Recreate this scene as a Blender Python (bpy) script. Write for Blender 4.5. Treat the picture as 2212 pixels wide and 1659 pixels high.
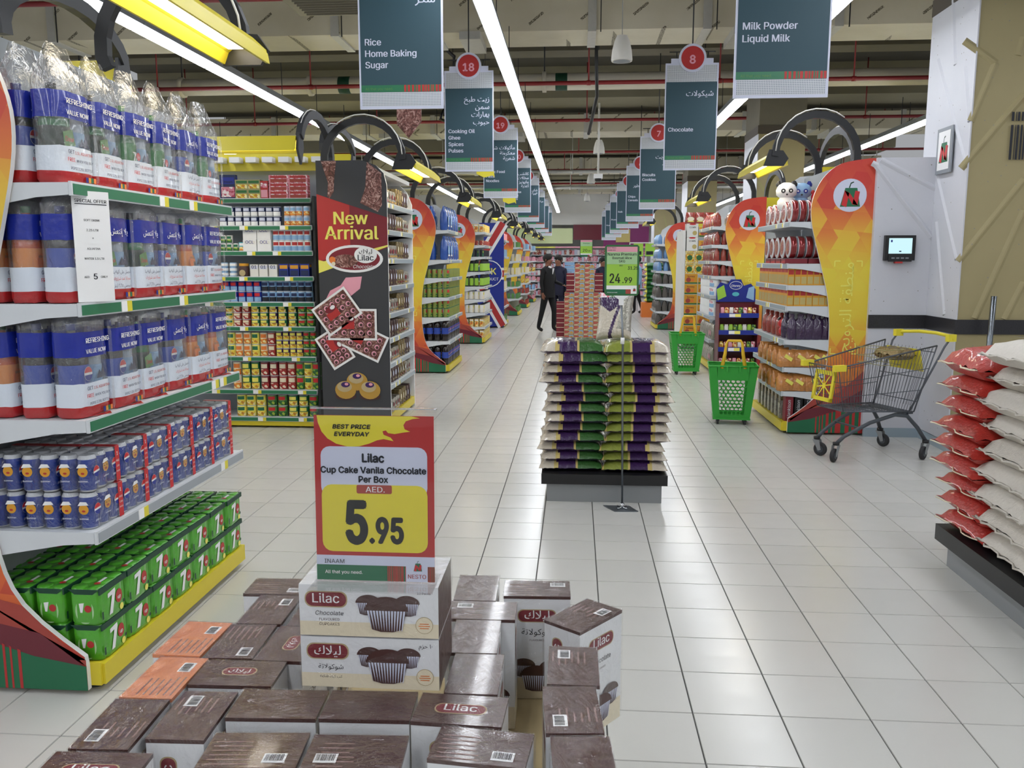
import bpy, bmesh, math, random
from mathutils import Vector, Matrix
R = random.Random(7)
PI = math.pi
for o in list(bpy.data.objects): bpy.data.objects.remove(o)
SC = bpy.context.scene
COL = SC.collection
# ------------------------------------------------------------------ camera, world, exposure
F_PX, YAW, PITCH, EYE = 1824.0, 0.0748, 0.1446, 1.6
cam = bpy.data.cameras.new('camera'); cam.sensor_width = 36; cam.lens = F_PX / 2212 * 36
cam.clip_start = .05; cam.clip_end = 200
cam_o = bpy.data.objects.new('camera', cam); COL.objects.link(cam_o)
cam_o.location = (0, 0, EYE); cam_o.rotation_euler = (PI / 2 - PITCH, 0, YAW)
SC.camera = cam_o
w = bpy.data.worlds.new('world'); SC.world = w; w.use_nodes = True
w.node_tree.nodes['Background'].inputs[0].default_value = (.93, .96, 1, 1)
w.node_tree.nodes['Background'].inputs[1].default_value = 0.30
SC.view_settings.view_transform = 'Standard'; SC.view_settings.look = 'None'
SC.view_settings.exposure = 0.3; SC.view_settings.gamma = 1; SC.view_settings.use_curve_mapping = False
TUBE_POWER, LAMP_POWER = 18.5, 10.0
SC.cycles.use_denoising = True
SC.cycles.max_bounces = 8; SC.cycles.diffuse_bounces = 3; SC.cycles.glossy_bounces = 3
SC.cycles.transparent_max_bounces = 14; SC.cycles.transmission_bounces = 4
SC.cycles.sample_clamp_indirect = 6

# ------------------------------------------------------------------ materials
def lin(h):
    h = h.lstrip('#'); c = [int(h[i:i + 2], 16) / 255 for i in (0, 2, 4)]
    return tuple((x / 12.92 if x <= .04045 else ((x + .055) / 1.055) ** 2.4) for x in c) + (1,)
MT = {}
def nt(name):
    m = bpy.data.materials.new(name); m.use_nodes = True
    return m, m.node_tree, m.node_tree.nodes['Principled BSDF'], m.node_tree.nodes.new, m.node_tree.links.new
def mat(name, col=None, rough=.5, metal=0, emit=0, noise=0, nscale=20, bump=0, bscale=60, spec=None, coat=0, alpha=None):
    if name in MT: return MT[name]
    m, t, b, N, L = nt(name)
    c = lin(col); b.inputs['Base Color'].default_value = c
    b.inputs['Roughness'].default_value = rough; b.inputs['Metallic'].default_value = metal
    if spec is not None: b.inputs['Specular IOR Level'].default_value = spec
    if coat: b.inputs['Coat Weight'].default_value = coat; b.inputs['Coat Roughness'].default_value = .06
    if emit:
        b.inputs['Emission Color'].default_value = c; b.inputs['Emission Strength'].default_value = emit
    if noise or bump:
        tc = N('ShaderNodeTexCoord')
    if noise:
        n = N('ShaderNodeTexNoise'); n.inputs['Scale'].default_value = nscale; n.inputs['Detail'].default_value = 4
        L(tc.outputs['Object'], n.inputs['Vector'])
        r = N('ShaderNodeMapRange'); r.inputs[3].default_value = 1 - noise; r.inputs[4].default_value = 1 + noise
        L(n.outputs['Fac'], r.inputs[0])
        mx = N('ShaderNodeVectorMath'); mx.operation = 'SCALE'; mx.inputs[0].default_value = c[:3]
        L(r.outputs[0], mx.inputs['Scale']); L(mx.outputs[0], b.inputs['Base Color'])
    if bump:
        n2 = N('ShaderNodeTexNoise'); n2.inputs['Scale'].default_value = bscale; n2.inputs['Detail'].default_value = 3
        L(tc.outputs['Object'], n2.inputs['Vector'])
        bp = N('ShaderNodeBump'); bp.inputs['Strength'].default_value = bump; bp.inputs['Distance'].default_value = .01
        L(n2.outputs['Fac'], bp.inputs['Height']); L(bp.outputs[0], b.inputs['Normal'])
    MT[name] = m; return m
def glowmat(name, col, s):
    m = bpy.data.materials.new(name); m.use_nodes = True; t = m.node_tree; t.nodes.clear()
    e = t.nodes.new('ShaderNodeEmission'); e.inputs[0].default_value = lin(col); e.inputs[1].default_value = s
    o = t.nodes.new('ShaderNodeOutputMaterial'); t.links.new(e.outputs[0], o.inputs[0]); MT[name] = m; return m
def film(name, col='ffffff', body=.12, gloss=.18, bscale=30, bstr=.8, stretch=(1, 1, 1), rough=.08, edge=.5):
    m = bpy.data.materials.new(name); m.use_nodes = True; t = m.node_tree; t.nodes.clear(); N = t.nodes.new; L = t.links.new
    tr = N('ShaderNodeBsdfTransparent'); df = N('ShaderNodeBsdfDiffuse'); df.inputs[0].default_value = lin(col)
    gl = N('ShaderNodeBsdfGlossy'); gl.inputs['Roughness'].default_value = rough
    m1 = N('ShaderNodeMixShader'); m1.inputs[0].default_value = body; L(tr.outputs[0], m1.inputs[1]); L(df.outputs[0], m1.inputs[2])
    m2 = N('ShaderNodeMixShader'); L(m1.outputs[0], m2.inputs[1]); L(gl.outputs[0], m2.inputs[2])
    tc = N('ShaderNodeTexCoord'); mp = N('ShaderNodeMapping'); mp.inputs['Scale'].default_value = stretch
    L(tc.outputs['Object'], mp.inputs[0])
    n = N('ShaderNodeTexNoise'); n.inputs['Scale'].default_value = bscale; n.inputs['Detail'].default_value = 5; n.inputs['Distortion'].default_value = 1.2
    L(mp.outputs[0], n.inputs['Vector'])
    bp = N('ShaderNodeBump'); bp.inputs['Strength'].default_value = bstr; bp.inputs['Distance'].default_value = .02
    L(n.outputs['Fac'], bp.inputs['Height']); L(bp.outputs[0], gl.inputs['Normal'])
    lw = N('ShaderNodeLayerWeight'); lw.inputs[0].default_value = .25; L(bp.outputs[0], lw.inputs['Normal'])
    mr = N('ShaderNodeMapRange'); mr.inputs[3].default_value = gloss; mr.inputs[4].default_value = min(1, gloss + edge)
    L(lw.outputs['Facing'], mr.inputs[0]); L(mr.outputs[0], m2.inputs[0])
    o = N('ShaderNodeOutputMaterial'); L(m2.outputs[0], o.inputs[0]); MT[name] = m; return m

PAL = dict(  # flat inks and plastics
 white='eeeeee:.45', offwhite='e6e4de:.5', black='161618:.4', ink='1b1e28:.6', red='b5302f:.45', brightred='c8252b:.4', yellow='e2d43a:.45',
 lime='9ccb45:.5', green='1e6b48:.5', dkgreen='0f3f2c:.5', blue='1d2f8f:.35', navy='1b2a55:.5', teal='2c4a56:.55', grey='8b9096:.5',
 orange='e77f35:.45', cream='e8dcc0:.55', gold='b8903f:.35', brown='4a2f2c:.4', pink='e6a0b0:.45', purple='3d2260:.3', skyblue='8fb6dc:.4',
 greenstrip='2d7552:.35', greystrip='9aa9b3:.3', brick='a6443a:.5', dkred='7e1f2c:.45', aqua='58b9c9:.4', lilacgrey='cfd3e6:.5', darkgrey='3a3b3f:.5',
 softgreen='5d8f4c:.45', amber='d89b2b:.4', silver='c4c7cc:.3', maroon='6d2230:.35', violet='6a3fa0:.4', khaki='a39c6c:.5', lemon='efe66a:.4')
for k, v in PAL.items():
    c, r = v.split(':'); mat(k, c, float(r))
mat('shelfwhite', 'd4d8dc', .35); mat('shelfgrey', '9ea4aa', .4); mat('steel', '7d8288', .3, 1); mat('chrome', 'c9ccd0', .15, 1)
mat('plinthyellow', 'ddc92f', .4); mat('trayyellow', 'd9c935', .38); mat('blackmetal', '1d1e21', .45)
mat('concrete', '6f6a5c', .9, noise=.15, nscale=3, bump=.2, bscale=12); mat('beamcol', '8a846f', .9, noise=.12, nscale=2, bump=.15, bscale=10)
mat('slab', '4a473e', .95, noise=.2, nscale=2)
mat('pipewhite', 'c9c3b4', .7, noise=.06, nscale=8); mat('redpipe', '8a2326', .45)
mat('ductsilver', 'b9b8b2', .45, .35, noise=.1, nscale=14, bump=.5, bscale=16)
mat('rubber', '2c2c2e', .7); mat('tubegrey', '4c5157', .4, .3); mat('wiregrey', '5d6067', .35, .6)
mat('basketgreen', '2f9e36', .4); mat('basketyellow', 'e3ba2c', .4); mat('cartyellow', 'e8d83a', .4); mat('ricewhite', 'cdc6bc', .6, noise=.12, nscale=40, bump=.4, bscale=90)
mat('skin', '8a5a44', .55); mat('hair', '15110f', .6); mat('suit', '101013', .8); mat('shirtnavy', '1a1b35', .75); mat('shoe', '0b0b0c', .35)
mat('tan', 'b8a57c', .7, noise=.08, nscale=30); mat('colbrown', '4a4238', .6); mat('magenta', '7a2560', .5)
mat('dusty', '8d6f6a', .5); mat('palelime', 'dbe6b0', .5); mat('glaze', 'dfe4ea', .15); mat('palletgrey', '8d9092', .35, .2); mat('woven', 'd3cdc4', .7, noise=.06, nscale=60, bump=.35, bscale=40)
mat('cola', '1a0c08', .15, coat=.5); mat('petgreen', '1f6b35', .15, coat=.6); mat('petclear', 'aebfd0', .12, coat=.6); mat('petorange', 'c2551f', .15, coat=.6)
mat('label7', '2f7a3c', .35); mat('labelpepsi', '2746a8', .35, coat=.4); mat('labelorange', 'dd8a3a', .4); mat('labeldew', '23331f', .35)
mat('canblue', '22409c', .22, .45, coat=.4); mat('capblue', '1c2f7a', .4); mat('sleevegreen', '4fa62a', .3, coat=.5, noise=.1, nscale=25, bump=.5, bscale=28); mat('paleleaf', 'a9cf9a', .35)
mat('bagred', 'b3262a', .25, coat=.6, bump=.5, bscale=30); mat('bagblue', '20309a', .25, coat=.6, bump=.4, bscale=30); mat('bagwhite', 'dbe3ee', .3, coat=.5, bump=.4, bscale=30)
mat('boxbrown', '472723', .32, coat=.35, noise=.1, nscale=60, bump=.12, bscale=30); mat('boxorange', 'dd8552', .3, coat=.5, noise=.07, nscale=40, bump=.25, bscale=40)
mat('boxwhite', 'e6e7e9', .35, coat=.4, noise=.03, nscale=10)
mat('redrice', 'b5332a', .4, coat=.3, noise=.15, nscale=120, bump=.5, bscale=50); mat('bagpurple', '3c2350', .25, coat=.6, noise=.2, nscale=30, bump=.5, bscale=40)
mat('baggrain', 'c9bfae', .22, coat=.7, noise=.14, nscale=140, bump=.5, bscale=60); mat('bagleaf', '37622f', .25, coat=.6, noise=.25, nscale=50, bump=.4, bscale=50)
mat('bagolive', '858f3c', .25, coat=.6, noise=.25, nscale=50, bump=.4, bscale=50); mat('bagtan', 'c2ae6a', .3, coat=.5)
mat('plum', '3d2749', .2, coat=.8, noise=.3, nscale=60, bump=.8, bscale=40); mat('caramel', 'c07f3d', .25, coat=.7, noise=.35, nscale=50, bump=.9, bscale=35); mat('crinklered', '9b3a2e', .22, coat=.8, noise=.35, nscale=50, bump=.9, bscale=35)
mat('foilgold', '8d7a52', .2, .5, noise=.5, nscale=70, bump=.9, bscale=60); mat('foilsilver', 'a9a59a', .2, .5, noise=.45, nscale=60, bump=.8, bscale=50)
mat('tinred', '8c2a2c', .18, .35, coat=.6, noise=.1, nscale=20); mat('tissueblue', '6f98c8', .3, coat=.5, noise=.15, nscale=30)
mat('darkpack', '55504c', .25, coat=.7, noise=.5, nscale=60, bump=.8, bscale=40); mat('bluebag', '2a55a8', .25, coat=.7, noise=.3, nscale=18, bump=.8, bscale=25)
mat('ricegreen', '2f6b3a', .4, noise=.1, nscale=20); mat('paperwhite', 'f0f0f0', .8)
glowmat('tubelight', 'f6faff', TUBE_POWER); glowmat('lamplight', 'fff2dc', LAMP_POWER); glowmat('screenglow', 'bfe3ec', 1.0)
film('wrap', body=.0, gloss=.05, bscale=15, bstr=1, stretch=(1, 2.0, 1), rough=.05, edge=.3); film('bagfilm', 'dfe3ea', body=.07, gloss=.08, bscale=16, bstr=1, stretch=(1, 1, .5))
film('canfilm', 'dfe6f0', body=.0, gloss=.05, bscale=26, bstr=1); film('acrylic', 'ffffff', body=.0, gloss=.015, bscale=2, bstr=.02, rough=.02)
film('barsheen', 'e8ecef', body=.25, gloss=.3, bscale=6, bstr=.2)

def special():
    # floor tile: cream glazed, faint tone change from tile to tile
    m, t, b, N, L = nt('floortile'); MT['floortile'] = m
    oi = N('ShaderNodeObjectInfo'); tc = N('ShaderNodeTexCoord'); n = N('ShaderNodeTexNoise'); n.inputs['Scale'].default_value = 1.4; n.inputs['Detail'].default_value = 5
    L(tc.outputs['Object'], n.inputs['Vector'])
    g = N('ShaderNodeNewGeometry'); r = N('ShaderNodeMath'); r.operation = 'MULTIPLY'; r.inputs[1].default_value = .05; L(oi.outputs['Random'], r.inputs[0])
    a = N('ShaderNodeMath'); a.operation = 'MULTIPLY_ADD'; a.inputs[1].default_value = .08; L(n.outputs['Fac'], a.inputs[0]); L(r.outputs[0], a.inputs[2])
    a2 = N('ShaderNodeMath'); a2.inputs[1].default_value = .91; L(a.outputs[0], a2.inputs[0])
    v = N('ShaderNodeVectorMath'); v.operation = 'SCALE'; v.inputs[0].default_value = lin('cbcac5')[:3]; L(a2.outputs[0], v.inputs['Scale'])
    L(v.outputs[0], b.inputs['Base Color']); b.inputs['Roughness'].default_value = .2; b.inputs['Specular IOR Level'].default_value = .55
    n3 = N('ShaderNodeTexNoise'); n3.inputs['Scale'].default_value = 9; L(tc.outputs['Object'], n3.inputs['Vector'])
    mr = N('ShaderNodeMapRange'); mr.inputs[3].default_value = .16; mr.inputs[4].default_value = .3; L(n3.outputs['Fac'], mr.inputs[0]); L(mr.outputs[0], b.inputs['Roughness'])
    mat('grout', '4a4a48', .9)
    # printed low-poly flame panel
    m, t, b, N, L = nt('waveprint'); MT['waveprint'] = m
    tc = N('ShaderNodeTexCoord'); sp = N('ShaderNodeSeparateXYZ'); L(tc.outputs['Object'], sp.inputs[0])
    def lc(a_, b_):
        d = N('ShaderNodeVectorMath'); d.operation = 'DOT_PRODUCT'; d.inputs[1].default_value = (a_, 0, b_); L(tc.outputs['Object'], d.inputs[0])
        f = N('ShaderNodeMath'); f.operation = 'FLOOR'; L(d.outputs['Value'], f.inputs[0]); return f
    s = 5.2; u, v_, w_ = lc(s, s * .62), lc(.4 * s * .3, s * 1.1), lc(-s, s * .55)
    cb = N('ShaderNodeCombineXYZ'); L(u.outputs[0], cb.inputs[0]); L(v_.outputs[0], cb.inputs[1]); L(w_.outputs[0], cb.inputs[2])
    wn = N('ShaderNodeTexWhiteNoise'); L(cb.outputs[0], wn.inputs['Vector'])
    ma = N('ShaderNodeMath'); ma.operation = 'MULTIPLY_ADD'; ma.inputs[1].default_value = .3; L(wn.outputs['Value'], ma.inputs[0]); L(sp.outputs['Z'], ma.inputs[2])
    mr = N('ShaderNodeMapRange'); mr.inputs[1].default_value = .15; mr.inputs[2].default_value = 2.65; L(ma.outputs[0], mr.inputs[0])
    cr = N('ShaderNodeValToRGB'); e = cr.color_ramp.elements
    e[0].position = .0; e[0].color = lin('a8332f'); e[1].position = 1; e[1].color = lin('c4342f')
    for p, c in ((.12, 'bf4233'), (.22, 'd96a35'), (.32, 'e39a3a'), (.42, 'e6c83d'), (.6, 'e5cf42'), (.72, 'e5b23e'), (.8, 'dd7f3a'), (.88, 'cc4b35')):
        q = e.new(p); q.color = lin(c)
    L(mr.outputs[0], cr.inputs[0]); L(cr.outputs[0], b.inputs['Base Color']); b.inputs['Roughness'].default_value = .4
    # perforated sign margin: tiny dark dots on white board
    m, t, b, N, L = nt('dotboard'); MT['dotboard'] = m
    tc = N('ShaderNodeTexCoord'); sc_ = N('ShaderNodeVectorMath'); sc_.operation = 'SCALE'; sc_.inputs['Scale'].default_value = 95; L(tc.outputs['Object'], sc_.inputs[0])
    fr = N('ShaderNodeVectorMath'); fr.operation = 'FRACTION'; L(sc_.outputs[0], fr.inputs[0])
    sx = N('ShaderNodeSeparateXYZ'); L(fr.outputs[0], sx.inputs[0])
    cx = N('ShaderNodeCombineXYZ'); L(sx.outputs['X'], cx.inputs[0]); L(sx.outputs['Z'], cx.inputs[1])
    ds = N('ShaderNodeVectorMath'); ds.operation = 'DISTANCE'; ds.inputs[1].default_value = (.5, .5, 0); L(cx.outputs[0], ds.inputs[0])
    lt = N('ShaderNodeMath'); lt.operation = 'LESS_THAN'; lt.inputs[1].default_value = .3; L(ds.outputs['Value'], lt.inputs[0])
    mx = N('ShaderNodeMixRGB'); mx.inputs[1].default_value = lin('d2d5db'); mx.inputs[2].default_value = lin('5d6c7c'); L(lt.outputs[0], mx.inputs[0]); L(mx.outputs[0], b.inputs['Base Color'])
    # duct insulation facing with printed maker's marks
    m, t, b, N, L = nt('ductfoil'); MT['ductfoil'] = m
    tc = N('ShaderNodeTexCoord'); mp = N('ShaderNodeMapping'); mp.inputs['Rotation'].default_value = (0, math.radians(38), math.radians(12)); L(tc.outputs['Object'], mp.inputs[0])
    sc_ = N('ShaderNodeVectorMath'); sc_.operation = 'MULTIPLY'; sc_.inputs[1].default_value = (2.0, 2.4, 2.9); L(mp.outputs[0], sc_.inputs[0])
    fr = N('ShaderNodeVectorMath'); fr.operation = 'FRACTION'; L(sc_.outputs[0], fr.inputs[0])
    sx = N('ShaderNodeSeparateXYZ'); L(fr.outputs[0], sx.inputs[0])
    a = N('ShaderNodeMath'); a.operation = 'LESS_THAN'; a.inputs[1].default_value = .42; L(sx.outputs['X'], a.inputs[0])
    c = N('ShaderNodeMath'); c.operation = 'LESS_THAN'; c.inputs[1].default_value = .09; L(sx.outputs['Z'], c.inputs[0])
    d = N('ShaderNodeMath'); d.operation = 'MULTIPLY'; L(a.outputs[0], d.inputs[0]); L(c.outputs[0], d.inputs[1])
    nn = N('ShaderNodeTexNoise'); nn.inputs['Scale'].default_value = 2.5; nn.inputs['Detail'].default_value = 6; L(tc.outputs['Object'], nn.inputs['Vector'])
    n2 = N('ShaderNodeTexNoise'); n2.inputs['Scale'].default_value = 90; L(tc.outputs['Object'], n2.inputs['Vector'])
    k = N('ShaderNodeMath'); k.operation = 'GREATER_THAN'; k.inputs[1].default_value = .45; L(n2.outputs['Fac'], k.inputs[0])
    d2 = N('ShaderNodeMath'); d2.operation = 'MULTIPLY'; L(d.outputs[0], d2.inputs[0]); L(k.outputs[0], d2.inputs[1])
    cr = N('ShaderNodeValToRGB'); cr.color_ramp.elements[0].color = lin('b5ad96'); cr.color_ramp.elements[1].color = lin('cfc9b6'); L(nn.outputs['Fac'], cr.inputs[0])
    mx = N('ShaderNodeMixRGB'); mx.inputs[2].default_value = lin('5b5443'); L(d2.outputs[0], mx.inputs[0]); L(cr.outputs[0], mx.inputs[1]); L(mx.outputs[0], b.inputs['Base Color'])
    b.inputs['Roughness'].default_value = .55
    bp = N('ShaderNodeBump'); bp.inputs['Strength'].default_value = .25; bp.inputs['Distance'].default_value = .02; L(nn.outputs['Fac'], bp.inputs['Height']); L(bp.outputs[0], b.inputs['Normal'])
    # rough stucco panels (columns) and their speckle
    for nm, c1, c2 in (('panelwhite', 'c6c7cf', 'd3d4da'), ('panelbeige', '9b8f68', 'a89c74')):
        m, t, b, N, L = nt(nm); MT[nm] = m
        tc = N('ShaderNodeTexCoord'); n = N('ShaderNodeTexNoise'); n.inputs['Scale'].default_value = 3; n.inputs['Detail'].default_value = 8; L(tc.outputs['Object'], n.inputs['Vector'])
        cr = N('ShaderNodeValToRGB'); cr.color_ramp.elements[0].color = lin(c1); cr.color_ramp.elements[1].color = lin(c2); L(n.outputs['Fac'], cr.inputs[0]); 
        vo = N('ShaderNodeTexVoronoi'); vo.inputs['Scale'].default_value = 14; L(tc.outputs['Object'], vo.inputs['Vector'])
        k = N('ShaderNodeMath'); k.operation = 'LESS_THAN'; k.inputs[1].default_value = .07; L(vo.outputs['Distance'], k.inputs[0])
        mx = N('ShaderNodeMixRGB'); mx.inputs[2].default_value = lin('8a877f'); L(k.outputs[0], mx.inputs[0]); L(cr.outputs[0], mx.inputs[1]); L(mx.outputs[0], b.inputs['Base Color'])
        b.inputs['Roughness'].default_value = .6
    mat('granite', '2b2a2e', .35, noise=.5, nscale=90)
    # chocolate print with swirls
    m, t, b, N, L = nt('chocoprint'); MT['chocoprint'] = m
    tc = N('ShaderNodeTexCoord'); n = N('ShaderNodeTexNoise'); n.inputs['Scale'].default_value = 18; n.inputs['Detail'].default_value = 4; n.inputs['Distortion'].default_value = 2.5; L(tc.outputs['Object'], n.inputs['Vector'])
    cr = N('ShaderNodeValToRGB'); cr.color_ramp.elements[0].position = .35; cr.color_ramp.elements[0].color = lin('4a2b26'); cr.color_ramp.elements[1].position = .68; cr.color_ramp.elements[1].color = lin('c9a49a')
    q = cr.color_ramp.elements.new(.5); q.color = lin('7b4c44'); L(n.outputs['Fac'], cr.inputs[0]); L(cr.outputs[0], b.inputs['Base Color']); b.inputs['Roughness'].default_value = .35
    # chrome-lined checks for food photos on small labels
    for nm, cs in (('foodyellow', ('e9cf4b', 'c98a2c', 'f0e6b0')), ('foodred', ('a83430', 'e8d6c0', '7a1f20')), ('foodgreen', ('2d6b35', '9bb63c', '1c4a26')), ('foodorange', ('e08a33', 'f1dd9a', 'b84a26')), ('foodpurple', ('5a2b6b', 'd8c7a8', '2c1a3a')), ('foodpink', ('d9879a', 'f0e4e6', 'b8425c'))):
        m, t, b, N, L = nt(nm); MT[nm] = m
        tc = N('ShaderNodeTexCoord'); n = N('ShaderNodeTexVoronoi'); n.inputs['Scale'].default_value = 45; L(tc.outputs['Object'], n.inputs['Vector'])
        cr = N('ShaderNodeValToRGB'); cr.color_ramp.interpolation = 'CONSTANT'; e = cr.color_ramp.elements; e[0].color = lin(cs[0]); e[1].position = .45; e[1].color = lin(cs[1]); q = e.new(.75); q.color = lin(cs[2])
        sp = N('ShaderNodeSeparateXYZ'); L(n.outputs['Color'], sp.inputs[0]); L(sp.outputs['X'], cr.inputs[0]); L(cr.outputs[0], b.inputs['Base Color']); b.inputs['Roughness'].default_value = .35
special()
# ------------------------------------------------------------------ arabic shaping (presentation forms) and text outlines
_AR = {'ا': 0xFE8D, 'أ': 0xFE83, 'إ': 0xFE87, 'آ': 0xFE81, 'ب': 0xFE8F, 'ة': 0xFE93, 'ت': 0xFE95, 'ث': 0xFE99, 'ج': 0xFE9D, 'ح': 0xFEA1, 'خ': 0xFEA5, 'د': 0xFEA9, 'ذ': 0xFEAB,
 'ر': 0xFEAD, 'ز': 0xFEAF, 'س': 0xFEB1, 'ش': 0xFEB5, 'ص': 0xFEB9, 'ض': 0xFEBD, 'ط': 0xFEC1, 'ع': 0xFEC9, 'غ': 0xFECD, 'ف': 0xFED1, 'ق': 0xFED5, 'ك': 0xFED9, 'ل': 0xFEDD,
 'م': 0xFEE1, 'ن': 0xFEE5, 'ه': 0xFEE9, 'و': 0xFEED, 'ى': 0xFEEF, 'ي': 0xFEF1, 'ء': 0xFE80}
_NJ = set('اأإآةدذرزوىء')
def arabic(s):
    out = []
    i = 0; s = s.replace('ً', '')
    while i < len(s):
        ch = s[i]
        if ch not in _AR: out.append(ch); i += 1; continue
        prev = i > 0 and s[i - 1] in _AR and s[i - 1] not in _NJ
        if ch == 'ل' and i + 1 < len(s) and s[i + 1] in 'اأ':
            out.append(chr((0xFEFB if s[i + 1] == 'ا' else 0xFEF7) + (1 if prev else 0))); i += 2; continue
        nxt = ch not in _NJ and i + 1 < len(s) and s[i + 1] in _AR and s[i + 1] != 'ء'
        b = _AR[ch]
        out.append(chr(b + ((3 if prev else 2) if nxt else (1 if prev else 0)) if ch != 'ء' else b)); i += 1
    txt = ''.join(out); res = ''; num = ''
    for c in txt:          # right-to-left, but digits keep their order
        if c in '0123456789٠١٢٣٤٥٦٧٨٩.,': num += c
        else: res = c + num + res; num = ''
    return num + res
_TC = {}
def _font():
    import os
    for base in ('LOCAL', 'SYSTEM'):
        try:
            f = os.path.join(bpy.utils.resource_path(base), 'datafiles', 'fonts', 'Inter.woff2')
            if os.path.exists(f): return bpy.data.fonts.load(f)   # the sans face that ships inside Blender
        except Exception: pass
    return None
FONT = _font()
def fill_strokes(cu, res):
    """letters are drawn from overlapping strokes: fill each outer contour on its own, with the holes that lie in it"""
    from mathutils.geometry import interpolate_bezier, tessellate_polygon
    cont = []
    for sp in cu.splines:
        pts = []; bz = sp.bezier_points; n = len(bz)
        if n:
            for i in range(n):
                p, q = bz[i], bz[(i + 1) % n]
                st = (p.handle_right - p.co).cross(q.co - p.co).length < 1e-5 and (q.handle_left - q.co).cross(q.co - p.co).length < 1e-5
                seg = [p.co] if st else interpolate_bezier(p.co, p.handle_right, q.handle_left, q.co, res + 2)[:-1]
                pts += [(v[0], v[1]) for v in seg]
        else: pts = [(p.co[0], p.co[1]) for p in sp.points]
        if len(pts) > 2:
            A = sum(pts[i][0] * pts[(i + 1) % len(pts)][1] - pts[(i + 1) % len(pts)][0] * pts[i][1] for i in range(len(pts)))
            cont.append((A, pts))
    if not cont: return [], []
    sg = 1 if max(cont, key=lambda c: abs(c[0]))[0] > 0 else -1
    def inside(p, poly):
        r_ = False; j = len(poly) - 1
        for i in range(len(poly)):
            a, b = poly[i], poly[j]
            if (a[1] > p[1]) != (b[1] > p[1]) and p[0] < (b[0] - a[0]) * (p[1] - a[1]) / (b[1] - a[1]) + a[0]: r_ = not r_
            j = i
        return r_
    vs = []; fs = []
    for A, o_ in cont:
        if A * sg <= 0: continue
        hs = [h for B, h in cont if B * sg < 0 and abs(B) < abs(A) and inside(h[0], o_) and inside(h[len(h) // 2], o_)]
        loops = [[Vector((x, y, 0)) for x, y in l] for l in [o_] + hs]; n = len(vs)
        vs += [(v.x, v.y) for l in loops for v in l]; fs += [tuple(n + i for i in t) for t in tessellate_polygon(loops)]
    out = []
    for f in fs:
        a, b, c = (vs[i] for i in f)
        out.append(f if (b[0] - a[0]) * (c[1] - a[1]) - (c[0] - a[0]) * (b[1] - a[1]) > 0 else f[::-1])
    return vs, out
def outline(s, bold=0, res=1):
    k = (s, bold, res)
    if k in _TC: return _TC[k]
    t = arabic(s) if any('\u0600' <= c <= '\u06ff' for c in s) else s
    c = bpy.data.curves.new('t', 'FONT'); c.body = t; c.resolution_u = res; c.offset = 0
    if FONT and t == s: c.font = FONT
    o = bpy.data.objects.new('t', c); COL.objects.link(o)
    dg = bpy.context.evaluated_depsgraph_get()
    if FONT and t == s: vs, fs = fill_strokes(o.evaluated_get(dg).to_curve(dg), res)
    else:
        me = o.evaluated_get(dg).to_mesh()
        vs = [(v.co.x, v.co.y) for v in me.vertices]; fs = [tuple(p.vertices) for p in me.polygons]
    bpy.data.objects.remove(o); bpy.data.curves.remove(c)
    if not vs: vs = [(0, 0)]
    x0 = min(v[0] for v in vs); x1 = max(v[0] for v in vs)
    _TC[k] = ([(a - x0, b) for a, b in vs], fs, x1 - x0, min(v[1] for v in vs), max(v[1] for v in vs)); return _TC[k]

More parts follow.
